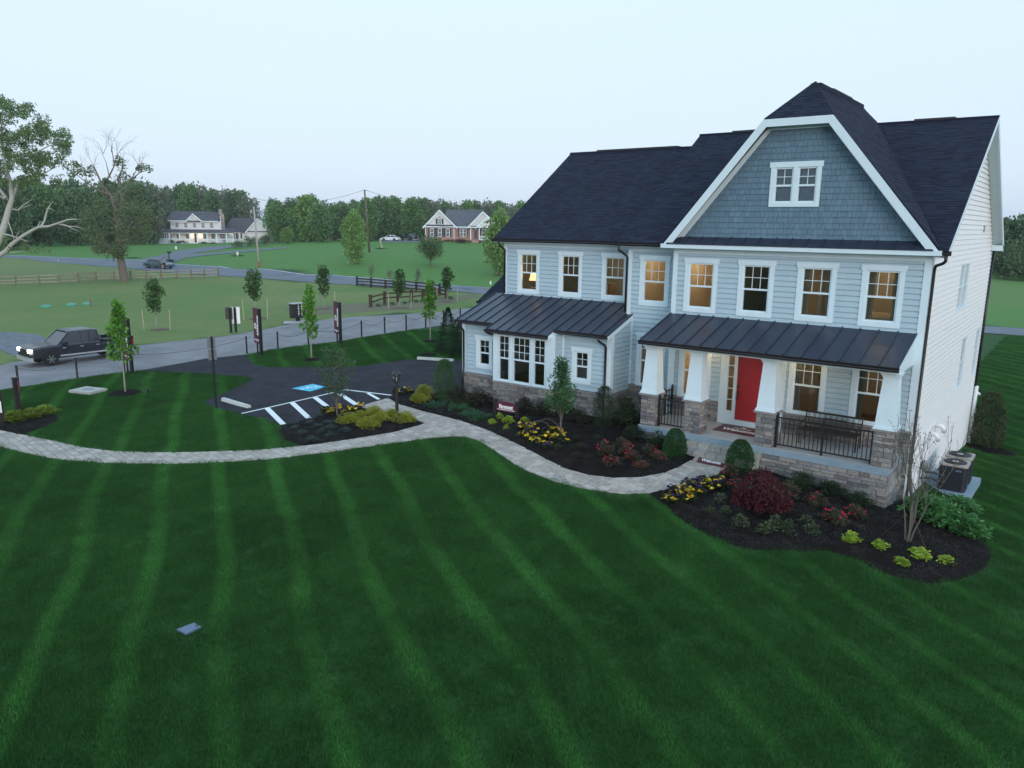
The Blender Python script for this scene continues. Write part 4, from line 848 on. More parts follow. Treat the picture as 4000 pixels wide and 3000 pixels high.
# ---- vertical banner signs by the chain
def banner_sign(base_px, top_px, edge_px, bot_px, label, thin=True):
    b = at(*base_px); H = up_at(b, *top_px); az = math.atan2(b[0]-CAM[0], b[1]-CAM[1])-radians(22); a = np.array((sin(az), cos(az), 0.)); n = np.array((a[1], -a[0], 0.)); n = n if np.dot(n[:2], CAM[:2]-b[:2]) > 0 else -n
    t = thing('banner_sign', label, 'sign', tuple(b), 0, 'banner signs along the chain'); up = np.array((0, 0, 1.))
    m = MB(); m.bar(b-up*.1, b+up*H, .13); part('post', m, BLACK, t)
    z1, z0 = up_at(b, *edge_px), up_at(b, *bot_px); wd = .74; hh = z1-z0
    m = slab(b+up*z0, a, up, n, wd, hh, .03, .10); ban = part('banner', m, MAROON, t)
    for z in (z0-.03, z1): m = MB(); m.bar(b+up*(z+.015), b+up*(z+.015)+a*(wd+.1), .025); part('bracket', m, BLACK, t)
    if thin: m = MB(); m.bar(b+a*.48-up*.1, b+a*.48+up*z0, .06); part('thin_post', m, BLACK, t)
    c = b+n*.018
    m = text_mb('NVHomes', .36, c+a*.27+up*(z0+hh*.52), up, a, .016, sx=hh*.60/1.62); part('lettering', m, LETTER, ban)
    k = MB(); q = c+a*.60+up*(z0+hh*.49); r0, r1 = .075, .145; o = len(k.v)
    for i in range(16):
        e = 2*pi*i/16; k.v.append(tuple(q+a*r1*cos(e)+up*r1*1.1*sin(e)))
    k.f.append(tuple(range(16))); part('logo', k, LETTER, ban)
    k = MB(); q2 = q+n*.004; k.add([q2+a*.07, q2+up*.10, q2-a*.07, q2-up*.10], [(0, 1, 2, 3)]); part('logo_diamond', k, MAROON, ban)
    m = text_mb('nvhomes.com', .10, c+a*.47+up*(z0+hh*.09), -a, up, .002, sx=.62/.62); part('small_lettering', m, LETTER, ban)
    m = MB(); q = c+a*.47+up*(z0+hh*.045); m.v = [tuple(q+a*.035*cos(2*pi*i/10)+up*.035*sin(2*pi*i/10)) for i in range(10)]; m.f = [tuple(range(10))]; part('small_logo', m, LETTER, ban)
banner_sign((1022, 1390), (1015, 1206), (986, 1209), (989, 1344), 'maroon banner sign on black post beside the parking lot entrance')
banner_sign((1331, 1345), (1324, 1181), (1300, 1183), (1302, 1306), 'maroon banner sign on black post behind the slim lot sapling, nearest the house')
banner_sign((517, 1460), (503, 1244), (472, 1249), (490, 1410), 'maroon banner sign half hidden by a bright green maple')
# ---- chain posts and chain
cps = [((9, 1640), (2, 1525)), ((73, 1512), (68, 1443)), ((303, 1479), (298, 1411)), ((487, 1452), (482, 1380)), ((965, 1382), (964, 1327)), ((1086, 1362), (1085, 1311)), ((1205, 1347), (1203, 1296)), ((1413, 1316), (1411, 1270)), ((1503, 1301), (1502, 1257)), ((1587, 1291), (1586, 1246)), ((1663, 1280), (1662, 1236)), ((1733, 1270), (1732, 1229)), ((1798, 1262), (1797, 1222))]
cps = cps[1:]
post0 = None; tops = []; bs = [at(*p) for p, q in cps]; cph = .92
for (b, od) in zip(bs, ords(bs)):
    lab = f'short black chain post at the road edge, {od} of the row'
    if post0 is None:
        post0 = thing('chain_post', lab, 'post', tuple(b), 0, 'posts carrying the roadside chain'); m = MB(); m.tube([(0, 0, -.05), (0, 0, cph)], .045, 8); part('pole', m, BLACK, post0, world=False); m = MB(); m.lathe([(.055, cph-.03), (.055, cph), (.03, cph+.03), (.0, cph+.04)], 8); part('cap', m, BLACK, post0, world=False)
    else: dup(post0, tuple(b), 0, lab)
    tops.append(np.array(b)+(0, 0, cph-.08))
ROPE = pmat('grey_rope', (.13, .14, .15), .9, .2, 30)
for i, (p, q) in enumerate(zip(tops[:-1], tops[1:])):
    if i == 3: continue
    m = MB(); pts = [p+(q-p)*s/12-np.array((0, 0, 1))*.26*4*(s/12)*(1-s/12) for s in range(13)]; m.tube(pts, .016, 5)
    tag(part('chain', m, ROPE), f'sagging grey chain between two black posts, {ORD[i] if i < 3 else ORD[i-1]} span', 'chain', 'chain spans along the road')
# ---- parking sign on a tall dark green pole, seen from behind
b = at(845, 1595); H = up_at(b, 824, 1314); PGREEN = pmat('dark_green_pole', (.008, .02, .016), .5, .1, 10); ALU = pmat('aluminium_sign_back', (.22, .23, .24), .5, .1, 8, metal=.5)
t = thing('parking_sign', 'tall dark green pole with two grey sign backs by the parking lot', 'sign', tuple(b)); up = np.array((0, 0, 1.)); m = MB(); m.bar(b-up*.1, b+up*H, .07, .05); part('pole', m, PGREEN, t)
vd = np.array((b[0]-CAM[0], b[1]-CAM[1], 0)); vd /= np.linalg.norm(vd); rd = np.array((vd[1], -vd[0], 0)); pdx = rd*.93+vd*.37; pdx /= np.linalg.norm(pdx); pn = np.array((-pdx[1], pdx[0], 0)); pn = pn if np.dot(pn, vd) > 0 else -pn
m = slab(b+pn*.05, pdx, up, pn, .31, .46, .01, -.155, H-.47); part('sign_plate', m, ALU, t); m = slab(b+pn*.05, pdx, up, pn, .31, .40, .01, -.14, H-.90); part('sign_plate', m, ALU, t)
# ---- wheel stops
WS = pmat('pale_concrete_kerb', (.50, .50, .48), .85, .08, 6, bump=.2)
for (p, q), lab in ((((868, 1568), (978, 1597)), 'pale concrete wheel stop in front of the dark green sign pole'), (((1645, 1407), (1758, 1412)), 'pale concrete wheel stop by the grass beside the left wing')):
    a, c = at(*p), at(*q); mid_ = (a+c)/2; ang = atan2(c[1]-a[1], c[0]-a[0]); L = .95; m = MB()
    for s in (0,): m.prism([(-L, -.085, 0), (-L, .085, 0), (-L, .055, .12), (-L, -.055, .12)], (2*L, 0, 0))
    solo('wheel_stop', m, WS, lab, 'wheel stop', (mid_[0], mid_[1], mid_[2]+.028), 'wheel stops of the parking lot', rz=ang)
# ---- drain structure, green lids, utility lid
b = at(345, 1533)-np.array((0, 0, .08)); az = radians(18); SDK = .58; t = thing('storm_drain', 'white concrete storm drain slab with round grate on the lawn', 'storm drain', tuple(b), az); s_ = 1.0
m = MB(); m.add([(-s_, -.75, .12), (s_, -.75, .12), (s_, .75, .12), (-s_, .75, .12), (-s_, -.75, .27), (s_, -.75, .27), (s_, .75, .27), (-s_, .75, .27)], BOXF); part('slab', m, pmat('white_concrete', (.36, .36, .33), .85, .08, 5, bump=.2), t, world=False)
for x, y in ((-.9, -.65), (.9, -.65), (-.9, .65), (.9, .65)): m = MB(); m.box((x-.09, y-.09, -.1), (x+.09, y+.09, .12)); part('leg', m, MATS['white_concrete'], t, world=False)
m = MB(); m.box((-.8, -.55, -.05), (.8, .55, .12)); part('dark_inlet', m, BLACK, t, world=False)
m = MB(); m.lathe([(.36, .271), (.36, .283), (.0, .284)], 24); g = part('grate', m, ALU, t, world=False); t.scale = (SDK, SDK, .8)
LIDG = pmat('green_plastic_lid', (.05, .26, .18), .5, .1, 10)
for (p, lab) in (((182, 1201), 'green septic lid in the field, leftmost of three'), ((279, 1194), 'green septic lid in the field, middle of three'), ((341, 1190), 'green septic lid in the field beside the wooden stake')):
    b = at(*p); m = MB(); m.lathe([(.42, -.05), (.42, .08), (.36, .16), (.15, .22), (.0, .22)], 16); solo('septic_lid', m, LIDG, lab, 'lid', tuple(b), 'green lids in the field')
STAKEM = pmat('pale_wood_stake', (.38, .34, .22), .8, .15, 12)
b = at(355, 1199); m = MB(); m.bar((0, 0, -.05), (.03, 0, .62), .13, .05); m.bar((-.16, .05, .35), (.02, .02, .62), .09, .05); solo('stake', m, pmat('brown_wood_stake', (.20, .13, .08), .85, .2, 12), 'short brown wooden stake leaning by the green lid', 'stake', tuple(b))
b = at(741, 2464); q = [at(*p) for p in ((691, 2468), (727, 2487), (786, 2457), (758, 2441))]; m = MB(); cc = np.mean(q, axis=0); m.prism([tuple(np.array((p[0]-cc[0], p[1]-cc[1], .012))) for p in q], (0, 0, .04)); LIDB = pmat('blue_grey_plastic', (.10, .14, .21), .6, .1, 10)
t = thing('utility_box', 'flat blue-grey utility box lid set in the front lawn', 'utility lid', tuple(cc)); part('cover', m, LIDB, t, world=False); m = MB(); hq = (np.array(q[2])*.62+np.array(q[3])*.30+np.array(q[0])*.08)-cc; m.box((hq[0]-.035, hq[1]-.02, .051), (hq[0]+.035, hq[1]+.02, .055)); part('pull_slot', m, BLACK, t, world=False)
# ---- directory sign and the two panels beyond the road
b = at(1164, 1256); t = thing('directory_sign', 'black kiosk of listings on a post behind the slim sapling', 'sign', tuple(b)); H0 = up_at(b, 1164, 1241); H1 = up_at(b, 1150, 1186)
vd = np.array((b[0]-CAM[0], b[1]-CAM[1], 0)); vd /= np.linalg.norm(vd); rd = np.array((vd[1], -vd[0], 0)); s1 = rd*.92+vd*.39; n1 = np.array((s1[1], -s1[0], 0)); n1 = n1 if np.dot(n1, vd) < 0 else -n1
m = MB(); m.bar(b-up*.1, b+up*H0, .22); part('post', m, BLACK, t); m = slab(b, s1, up, n1, .98, H1-H0, .55, -.5, H0); box_ = part('box', m, BLACK, t)
m = slab(b, s1, up, n1, 1.12, .05, .68, -.57, H1); part('roof', m, pmat('pale_grey_metal', (.32, .33, .34), .5, .1, 8), t)
for k in range(2):
    m = MB()
    for r in range(7):
        L = .05+.02*((r*7+k*3) % 3); m.obox(b+n1*.278+s1*(-.03+.24*k-L/2)+up*(H1-.12-r*(H1-H0-.2)/7), s1*L, up*.06, n1*.004)
    part('listing', m, LETTER, box_, kind='stuff')
m = slab(at(1150, 1262)+up*.05, s1, vd, up, 3.2, 1.2, .06, -.8, -.3); solo('kiosk_pad', MB().add([np.array(p)-at(1150, 1262) for p in m.v], m.f), CONC, 'pale concrete pad under the black listings kiosk', 'pad', tuple(at(1150, 1262)))
for base, top, wd, hp, mt, lab, nm in (((903, 1299), (900, 1201), 30, (1201, 1247), BLACK, 'black notice panel on post beside the white panel', 'notice_board'), ((922, 1297), (919, 1200), 45, (1200, 1265), LETTER, 'white sign back on a black post across the road', 'notice_board')):
    b = at(*base); d = dist(b); t = thing(nm, lab, 'sign', tuple(b)); H = up_at(b, *top); w = wd*.55*d/FPX*1.05; z0 = up_at(b, base[0], hp[1]); 
    m = MB(); m.bar(b-up*.1, b+up*H, .12); part('post', m, BLACK, t); off = .14 if mt is LETTER else 0
    m = slab(b+vd*.09, rd, up, vd, w+.15, H-z0, .03, -(w+.15)/2-(.08 if mt is BLACK else 0), z0); part('panel', m, mt, t)
# ---- left hand sign posts by the walk
b = at(73, 1608); t = thing('walkway_sign', 'maroon sign panel on thick dark post behind the yellow-green hedge', 'sign', tuple(b)); H = up_at(b, 61, 1477); z1, z0 = up_at(b, 60, 1486), up_at(b, 62, 1531)
m = MB(); m.bar(b-up*.1, b+up*H, .15); part('post', m, pmat('dark_brown_post', (.018, .012, .012), .7, .2, 10), t); m = MB(); m.bar(b+up*H, b+up*(H+.03), .2); part('cap', m, BLACK, t)
m = slab(b+np.array((.3, .9, 0))*.08, (.95, -.3, 0), up, (.3, .95, 0), .55, z1-z0, .04, -.28, z0); part('panel', m, MAROON, t)
b = at(9, 1669); t = thing('sign_post', 'thick dark post with white edge strip at the walk beside the hedge', 'post', tuple(b)); H = up_at(b, 0, 1524); m = MB(); m.bar(b-up*.1, b+up*H, .16); part('post', m, MATS['dark_brown_post'], t); m = MB(); m.bar(b+np.array((.12, -.02, .55)), b+np.array((.12, -.02, .95)), .05); part('edge_strip', m, LETTER, t); m = MB(); m.bar(b+np.array((.10, -.03, .02)), b+np.array((.10, -.03, .24)), .16, .1); part('foot', m, BLACK, t)
# ---- lantern post
b = at(1551, 1620); H = up_at(b, 1552, 1440); t = thing('lamp_post', 'black lantern lamp post among golden shrubs by the walk', 'lamp post', tuple(b)); LG = glassmat('lantern_glass', (.75, .8, .82))
m = MB(); m.lathe([(.062, -.1), (.062, H-.62), (.075, H-.62), (.075, H-.58), (.035, H-.56), (.04, H-.50), (.10, H-.47), (.10, H-.45)], 12, (0, 0, 0)); part('pole', m, BLACK, t, world=False, sm=False)
m = MB(); m.tube([(-.14, .02, H-.82), (.14, -.02, H-.82)], .012, 6); part('crossbar', m, BLACK, t, world=False)
m = MB(); m.lathe([(.095, H-.45), (.15, H-.20)], 6); part('glass', m, LG, t, world=False)
for i in range(6): a = 2*pi*i/6; m = MB(); m.bar((.098*cos(a), .098*sin(a), H-.45), (.153*cos(a), .153*sin(a), H-.20), .018); part('frame_bar', m, BLACK, t, world=False)
m = MB(); m.lathe([(.19, H-.20), (.18, H-.17), (.07, H-.08), (.03, H-.06), (.02, H-.02), (.0, H)], 12); part('lantern_roof', m, BLACK, t, world=False)
m = MB(); m.tube([(0, 0, H-.45), (0, 0, H-.30)], .012, 6); part('bulb_holder', m, LETTER, t, world=False)
# ---- name sign in the bed
p0, p1 = at(1935, 1628), at(2020, 1642); ux = (p1-p0); ux[2] = 0; L = np.linalg.norm(ux); ux /= L; nn = np.array((ux[1], -ux[0], 0.)); nn = nn if np.dot(nn[:2], CAM[:2]-p0[:2]) > 0 else -nn
t = thing('name_sign', 'low arched maroon name sign between dark posts in the mulch bed', 'sign', tuple(p0)); z1, z0 = up_at(p0, 1937, 1570), up_at(p0, 1937, 1601); z1 = max(z1, z0+.30)
for q in (p0, p1): m = MB(); m.bar(q-up*.1, q+up*(z1+.08), .10); m.bar(q+up*(z1+.08), q+up*(z1+.10), .13); part('post', m, MATS['dark_brown_post'], t)
m = MB(); zb = z0; pts = [p0+ux*.05+up*zb, p0+ux*(L-.05)+up*zb]+[p0+ux*(L-.05-(L-.1)*k/8)+up*(z1-.02+.07*sin(pi*k/8)) for k in range(9)]; m.prism([tuple(q-nn*.02) for q in pts], nn*.04); pan = part('panel', m, MAROON, t)
m = text_mb('Marymount', .21, p0+ux*L*.5+up*(zb+(z1-zb)*.55)+nn*.024, ux, up, .007, sx=L*.72/1.13); part('lettering', m, LETTER, pan); m = slab(p0+nn*.022, ux, up, nn, L*.8, .018, .006, L*.1, zb+.05); part('underline', m, LETTER, pan)
# ---- welcome mats
def doormat(c, ux, w, d, z, label):
    uy = np.array((-ux[1], ux[0], 0.)); uy /= np.linalg.norm(uy); t = thing('doormat', label, 'doormat', (c[0], c[1], z), 0, 'maroon welcome mats'); c = np.array((c[0], c[1], z)); m = MB().obox(c-ux*w/2-uy*d/2, ux*w, uy*d, up*.014); mt = part('mat', m, MAROON, t)
    m = text_mb('Welcome', .36, c-uy*.10*d+up*.017, ux, uy, .014, .001, sx=w*.80/1.55); part('lettering', m, LETTER, mt)
    m = text_mb('NVHomes', .14, c+uy*.19*d+up*.017, ux, uy, .005, .001, sx=w*.40/.62); part('small_lettering', m, LETTER, mt)
    k = MB(); q = c+uy*.34*d+up*.017; k.v = [tuple(q+ux*.06*cos(2*pi*i/12)+uy*.05*sin(2*pi*i/12)) for i in range(12)]; k.f = [tuple(range(12))]; part('logo', k, LETTER, mt)
doormat((-4.62, -.60), np.array((1., 0, 0)), 1.42, .92, .002, 'maroon welcome mat on the porch before the red door')
q = [at(2743, 1789), at(2714, 1807), at(2815, 1830), at(2845, 1808)]; c = np.mean(q, axis=0); ux_ = (q[3]-q[0]+q[2]-q[1]); w_ = np.linalg.norm(ux_)/2; ux_ /= np.linalg.norm(ux_)
doormat(c, ux_, w_, max(.5, np.linalg.norm((q[0]+q[3]-q[1]-q[2])[:2])/2), c[2]+.045, 'maroon welcome mat on the pavers before the steps')
# ---- porch bench
BENCH = pmat('dark_bronze_bench', (.028, .017, .013), .5, .2, 12); t = thing('bench', 'dark metal garden bench on the porch behind the railing', 'bench', (-2.0, -.55, 0)); bw = .78
for sx in (-1, 1):
    for y, z1 in ((-.28, .62), (.25, .88)): m = MB(); m.tube([(sx*bw, y, 0), (sx*bw, y*.9, .42), (sx*bw, y+(.06 if y > 0 else 0), z1)], .022, 6); part('leg', m, BENCH, t, world=False)
    m = MB(); m.tube([(sx*bw, -.30, .60), (sx*bw, -.1, .64), (sx*bw, .26, .62)], .024, 6); part('armrest', m, BENCH, t, world=False)
for k in range(7): m = MB(); m.box((-bw, -.27+k*.075, .42), (bw, -.215+k*.075, .44)); part('seat_slat', m, BENCH, t, world=False)
bk = MB(); bk.bar((-bw, .29, .86), (bw, .29, .86), .03, .05); br = part('backrest', bk, BENCH, t, world=False); m = MB(); m.bar((-bw, .27, .70), (bw, .27, .70), .025, .03); part('rail', m, BENCH, br, world=False); m = MB(); m.bar((-bw, .26, .50), (bw, .26, .50), .025, .03); part('rail', m, BENCH, br, world=False)
for k in range(10):
    x = -bw+.08+k*(2*bw-.16)/9; m = MB(); m.tube([(x-.05, .28, .70), (x, .285, .78), (x+.05, .28, .70)], .010, 5); m.tube([(x-.05, .285, .86), (x, .285, .78), (x+.05, .285, .86)], .010, 5); part('scroll', m, BENCH, br, world=False); m = MB(); m.bar((x, .265, .50), (x, .27, .70), .016); part('bar', m, BENCH, br, world=False)
# ---- air conditioners
ACM = pmat('dark_louvre_metal', (.016, .018, .028), .5, .1, 10); ACT = pmat('tan_metal_top', (.34, .30, .27), .5, .06, 8)
def ac(loc, rz, label, S_=.38, Hh=.84):
    t = thing('air_conditioner', label, 'air conditioner', loc, rz, 'air conditioners on the side pad')
    def rrect(s, r=.10, n=4): return [(cx+r*cos(a0+i*pi/2/n), cy+r*sin(a0+i*pi/2/n)) for cx, cy, a0 in ((s-r, s-r, 0), (-s+r, s-r, pi/2), (-s+r, -s+r, pi), (s-r, -s+r, 3*pi/2)) for i in range(n+1)]
    def ext(p, z0, z1): m = MB(); m.prism([(x, y, z0) for x, y in p], (0, 0, z1-z0)); return m
    part('cabinet', ext(rrect(S_-.02), .03, Hh-.06), ACM, t, world=False)
    for k in range(12): part('louvre', ext(rrect(S_), .055+k*.061, .055+k*.061+.038), ACM, t, world=False)
    part('base', ext(rrect(S_), .0, .04), ACM, t, world=False); part('top', ext(rrect(S_+.012), Hh-.06, Hh), ACT, t, world=False)
    m = MB(); m.lathe([(.325, Hh+.001), (.325, Hh+.012), (.0, Hh+.013)], 28); gr = part('fan_grille', m, BLACK, t, world=False)
    for k in range(5):
        r = .08+k*.055; m = MB(); m.tube([(r*cos(2*pi*i/24), r*sin(2*pi*i/24), Hh+.02) for i in range(25)], .006, 4); part('grille_ring', m, ACM, gr, world=False)
    m = MB(); m.lathe([(.10, Hh+.014), (.10, Hh+.03), (0, Hh+.035)], 16); part('fan_hub', m, pmat('grey_hub', (.3, .3, .31), .5) if 'grey_hub' not in MATS else MATS['grey_hub'], gr, world=False)
    m = MB(); m.box((S_-.30, -S_-.005, Hh-.20), (S_-.14, -S_+.0, Hh-.15)); part('badge', m, LIDB, t, world=False); return t
pad = [at(*p) for p in ((3610, 1872), (3752, 1890), (3792, 1830), (3660, 1815))]
pc = (.80, 3.75); pz = h(*pc)+.04; m = MB(); m.box((-.76, -1.35, -.25), (.62, 1.2, .06)); solo('equipment_pad', m, CONCB, 'grey concrete pad under the air conditioners', 'pad', (pc[0], pc[1], pz))
ac((.82, 3.25, pz+.06), 0, 'dark louvred air conditioner at the side wall, the nearer one'); ac((.82, 4.25, pz+.06), 0, 'dark louvred air conditioner at the side wall, the farther one')
m = MB(); m.tube([(0, 0, .0), (.25, .05, .03), (.45, .15, -.05), (.7, .25, -.08)], .035, 8); m.tube([(0, .08, .18), (.3, .1, .2), (.7, .2, .12)], .03, 8); part('insulated_pipe', MB().add([(p[0]+.03, p[1]+2.5, p[2]+pz+.42) for p in m.v], m.f), BLACK, house, sm=True)
m = MB(); m.lathe([(.09, .0), (.09, .22), (.07, .27), (0, .28)], 14, (.12, 2.3, pz+.75)); m.tube([(.12, 2.3, pz-.1), (.12, 2.3, pz+.8)], .03, 6); part('electric_meter', m, ALU, house, sm=True)
# ---- items seen through the upper windows
t = thing('table_lamp', 'lit table lamp seen through the far left upper window', 'lamp', (-14.46, 2.05, 3.62)); m = MB(); m.lathe([(.07, 0), (.07, .02), (.02, .05), (.035, .2), (.015, .38)], 12); part('lamp_base', m, BENCH, t, world=False); m = MB(); m.lathe([(.19, .36), (.13, .62)], 16); part('lamp_shade', m, pmat('glowing_lamp_shade', (.8, .6, .4), .8, 0, emis=(1, .55, .22), estr=1.6), t, world=False); lamp('table_lamp_light', (-14.46, 2.05, 4.32), 7)
CREAM = pmat('cream_upholstery', (.45, .38, .30), .9, .1, 8); t = thing('armchair', 'cream armchair seen through the far left upper window', 'chair', (-14.1, 2.25, 3.1)); m = MB(); m.box((-.35, -.35, .12), (.35, .35, .42)); part('seat', m, CREAM, t, world=False); m = MB(); m.box((-.38, .25, .42), (.38, .45, 1.0)); part('backrest', m, CREAM, t, world=False)
for s in (-1, 1): m = MB(); m.box((s*.38-.06, -.33, .12), (s*.38+.06, .3, .62)); part('armrest', m, CREAM, t, world=False)
m = MB(); m.box((-.2, .05, .45), (.2, .2, .85)); part('pillow', m, pmat('rust_pillow', (.35, .12, .05), .9), t, world=False)
t = thing('bed', 'pale bed seen through the upper window nearest the right corner', 'bed', (-1.0, 1.6, 3.1)); m = MB(); m.box((-1.0, -.9, .1), (.75, .9, .55)); part('mattress', m, CREAM, t, world=False); m = MB(); m.box((.68, -.95, 0), (.78, .95, 1.25)); part('headboard', m, OAK, t, world=False)
for y in (-.45, .45): m = MB(); m.box((.25, y-.35, .55), (.62, y+.35, .72)); part('pillow', m, LETTER, t, world=False)
t = thing('dresser', 'dark dresser seen through the second upper window', 'dresser', (-12.2, 3.4, 3.1)); m = MB(); m.box((-.6, -.25, 0), (.6, .25, .85)); part('body', m, OAK, t, world=False)
for k in range(3): m = MB(); m.box((-.55, -.27, .06+k*.26), (.55, -.25, .28+k*.26)); part('drawer', m, WARMWALL, t, world=False)
# floor lamp behind the dining window
t = thing('floor_lamp', 'lit lamp with white shade behind the window beside the front door', 'lamp', (-6.2, 1.1, .03)); m = MB(); m.lathe([(.14, 0), (.14, .02), (.015, .04), (.015, 1.35)], 12); part('stand', m, BENCH, t, world=False); m = MB(); m.lathe([(.22, 1.3), (.14, 1.58)], 16); part('lamp_shade', m, MATS['glowing_lamp_shade'], t, world=False)

# pictures, a door and a curtain rail seen through the lit windows
PICF = pmat('dark_picture_frame', (.03, .02, .015), .5); PICI = pmat('landscape_print', (.30, .22, .12), .7, .5, 6, col2=(.10, .13, .12))
for x, y, z, w, hh, lab in ((-6.9, 2.585, 3.95, .55, .75, 'framed picture seen through the brightest upper window'), (-2.9, 3.585, 3.9, .9, .6, 'wide framed picture seen through the third upper window from the right corner'), (-1.2, 3.585, 4.35, .7, .5, 'framed picture above the bed seen through the right upper window'), (-2.7, 4.185, 1.5, .8, .6, 'framed picture seen through the porch window by the bench'), (-8.6, 3.185, 4.1, .5, .7, 'framed picture seen through the upper window over the recessed bay')):
    t = thing('picture', lab, 'picture', (x, y, z)); m = MB(); m.box((-w/2, -.03, -hh/2), (w/2, -.005, hh/2)); part('picture_frame', m, PICF, t, world=False); m = MB(); m.box((-w/2+.05, -.036, -hh/2+.05), (w/2-.05, -.031, hh/2-.05)); part('print', m, PICI, t, world=False)
for x, y in ((-6.2, 2.59), (-3.4, 3.59), (-8.0, 3.19)):
    m = MB(); m.box((x-.4, y-.05, 3.1), (x+.4, y-.005, 5.1)); part('inner_door', m, WHITE, house); m = MB(); m.box((x-.28, y-.06, 3.35), (x+.28, y-.051, 4.0)); m.box((x-.28, y-.06, 4.15), (x+.28, y-.051, 4.95)); part('inner_door_panel', m, CREAM, house, kind='stuff')
# ================================================================== PLANTS
def quads(P, D, Nn, s, w, rs):
    """one kite-shaped leaf per point: D direction, Nn a vector giving the blade's plane"""
    D = D/np.linalg.norm(D, axis=1)[:, None]; B = np.cross(D, Nn); B /= (np.linalg.norm(B, axis=1)[:, None]+1e-9); s = s[:, None]
    V = np.stack([P, P+D*s*.5+B*s*w*.5, P+D*s, P+D*s*.5-B*s*w*.5], 1).reshape(-1, 3); return V
def leafmesh(name, V, mat):
    n = len(V)//4; me = bpy.data.meshes.new(name); me.vertices.add(len(V)); me.vertices.foreach_set('co', V.astype(np.float32).ravel()); me.loops.add(4*n); me.loops.foreach_set('vertex_index', np.arange(4*n, dtype=np.int32)); me.polygons.add(n); me.polygons.foreach_set('loop_start', np.arange(0, 4*n, 4, dtype=np.int32)); me.polygons.foreach_set('loop_total', np.full(n, 4, np.int32)); me.materials.append(mat); me.update(calc_edges=True); return me
def unit(rs, n): v = rs.normal(size=(n, 3)); return v/np.linalg.norm(v, axis=1)[:, None]
def blob(rs, n, c, r, sq=1.0, shell=.55):
    u = unit(rs, n); k = (shell+(1-shell)*rs.rand(n))[:, None]*(1+.12*rs.normal(size=(n, 1))); p = u*k*np.array(r); p[:, 2] *= sq; return p+np.array(c), u
def cloud(rs, clumps, per, leaf, w=.5, up=.25, out=.8, jit=.6):
    """leaves around clump centres: clumps = [(centre, radius)]"""
    Vs = []
    for c, r in clumps:
        n = int(per*(1+.3*rs.normal())); n = max(4, n); p, u = blob(rs, n, c, (r, r, r*.85)); d = u*out+unit(rs, n)*jit+np.array((0, 0, up)); Vs.append(quads(p, d, unit(rs, n), leaf*(.7+.6*rs.rand(n)), w, rs))
    return np.concatenate(Vs)
def link(name, me, parent=None):
    o = bpy.data.objects.new(name, me); COL.objects.link(o); o.parent = parent; return o
G_DARK = leafmat('dark_green_leaf', (.020, .040, .016), (.036, .058, .024)); G_BRONZE = leafmat('bronze_green_leaf', (.030, .028, .018), (.045, .050, .025)); G_MID = leafmat('mid_green_leaf', (.030, .085, .022), (.055, .125, .034)); G_BRIGHT = leafmat('bright_green_leaf', (.085, .23, .030), (.13, .32, .045)); G_LIME = leafmat('lime_leaf', (.26, .38, .035), (.36, .48, .06)); G_GOLD = leafmat('golden_thread_foliage', (.21, .24, .02), (.33, .35, .035)); G_BLUE = leafmat('blue_grey_foliage', (.040, .078, .070), (.065, .11, .10)); G_JUN = leafmat('juniper_foliage', (.035, .10, .045), (.06, .15, .07)); G_BOX = leafmat('boxwood_leaf', (.022, .075, .020), (.036, .11, .03)); G_YEL = leafmat('yellow_green_leaf', (.14, .20, .022), (.22, .29, .035)); G_OLIVE = leafmat('olive_leaf', (.050, .080, .035), (.085, .11, .05)); G_AZA = leafmat('azalea_leaf', (.060, .048, .032), (.085, .085, .045)); R_MAPLE = leafmat('red_maple_leaf', (.060, .010, .016), (.11, .016, .024)); G_HYD = leafmat('broad_green_leaf', (.060, .19, .050), (.10, .27, .075)); G_ARB = leafmat('arborvitae_foliage', (.018, .040, .020), (.03, .06, .03))
PETR = leafmat('red_petal', (.50, .012, .035), (.72, .03, .08), tl=.2); PETY = leafmat('yellow_petal', (.72, .45, .01), (.85, .60, .03), tl=.2); PETP = leafmat('purple_petal', (.018, .008, .04), (.04, .015, .075), tl=.1)
TWIG = pmat('bare_twig', (.14, .12, .11), .9, .2, 20); BARKL = pmat('pale_bark', (.30, .27, .23), .85, .25, 20, bump=.4)

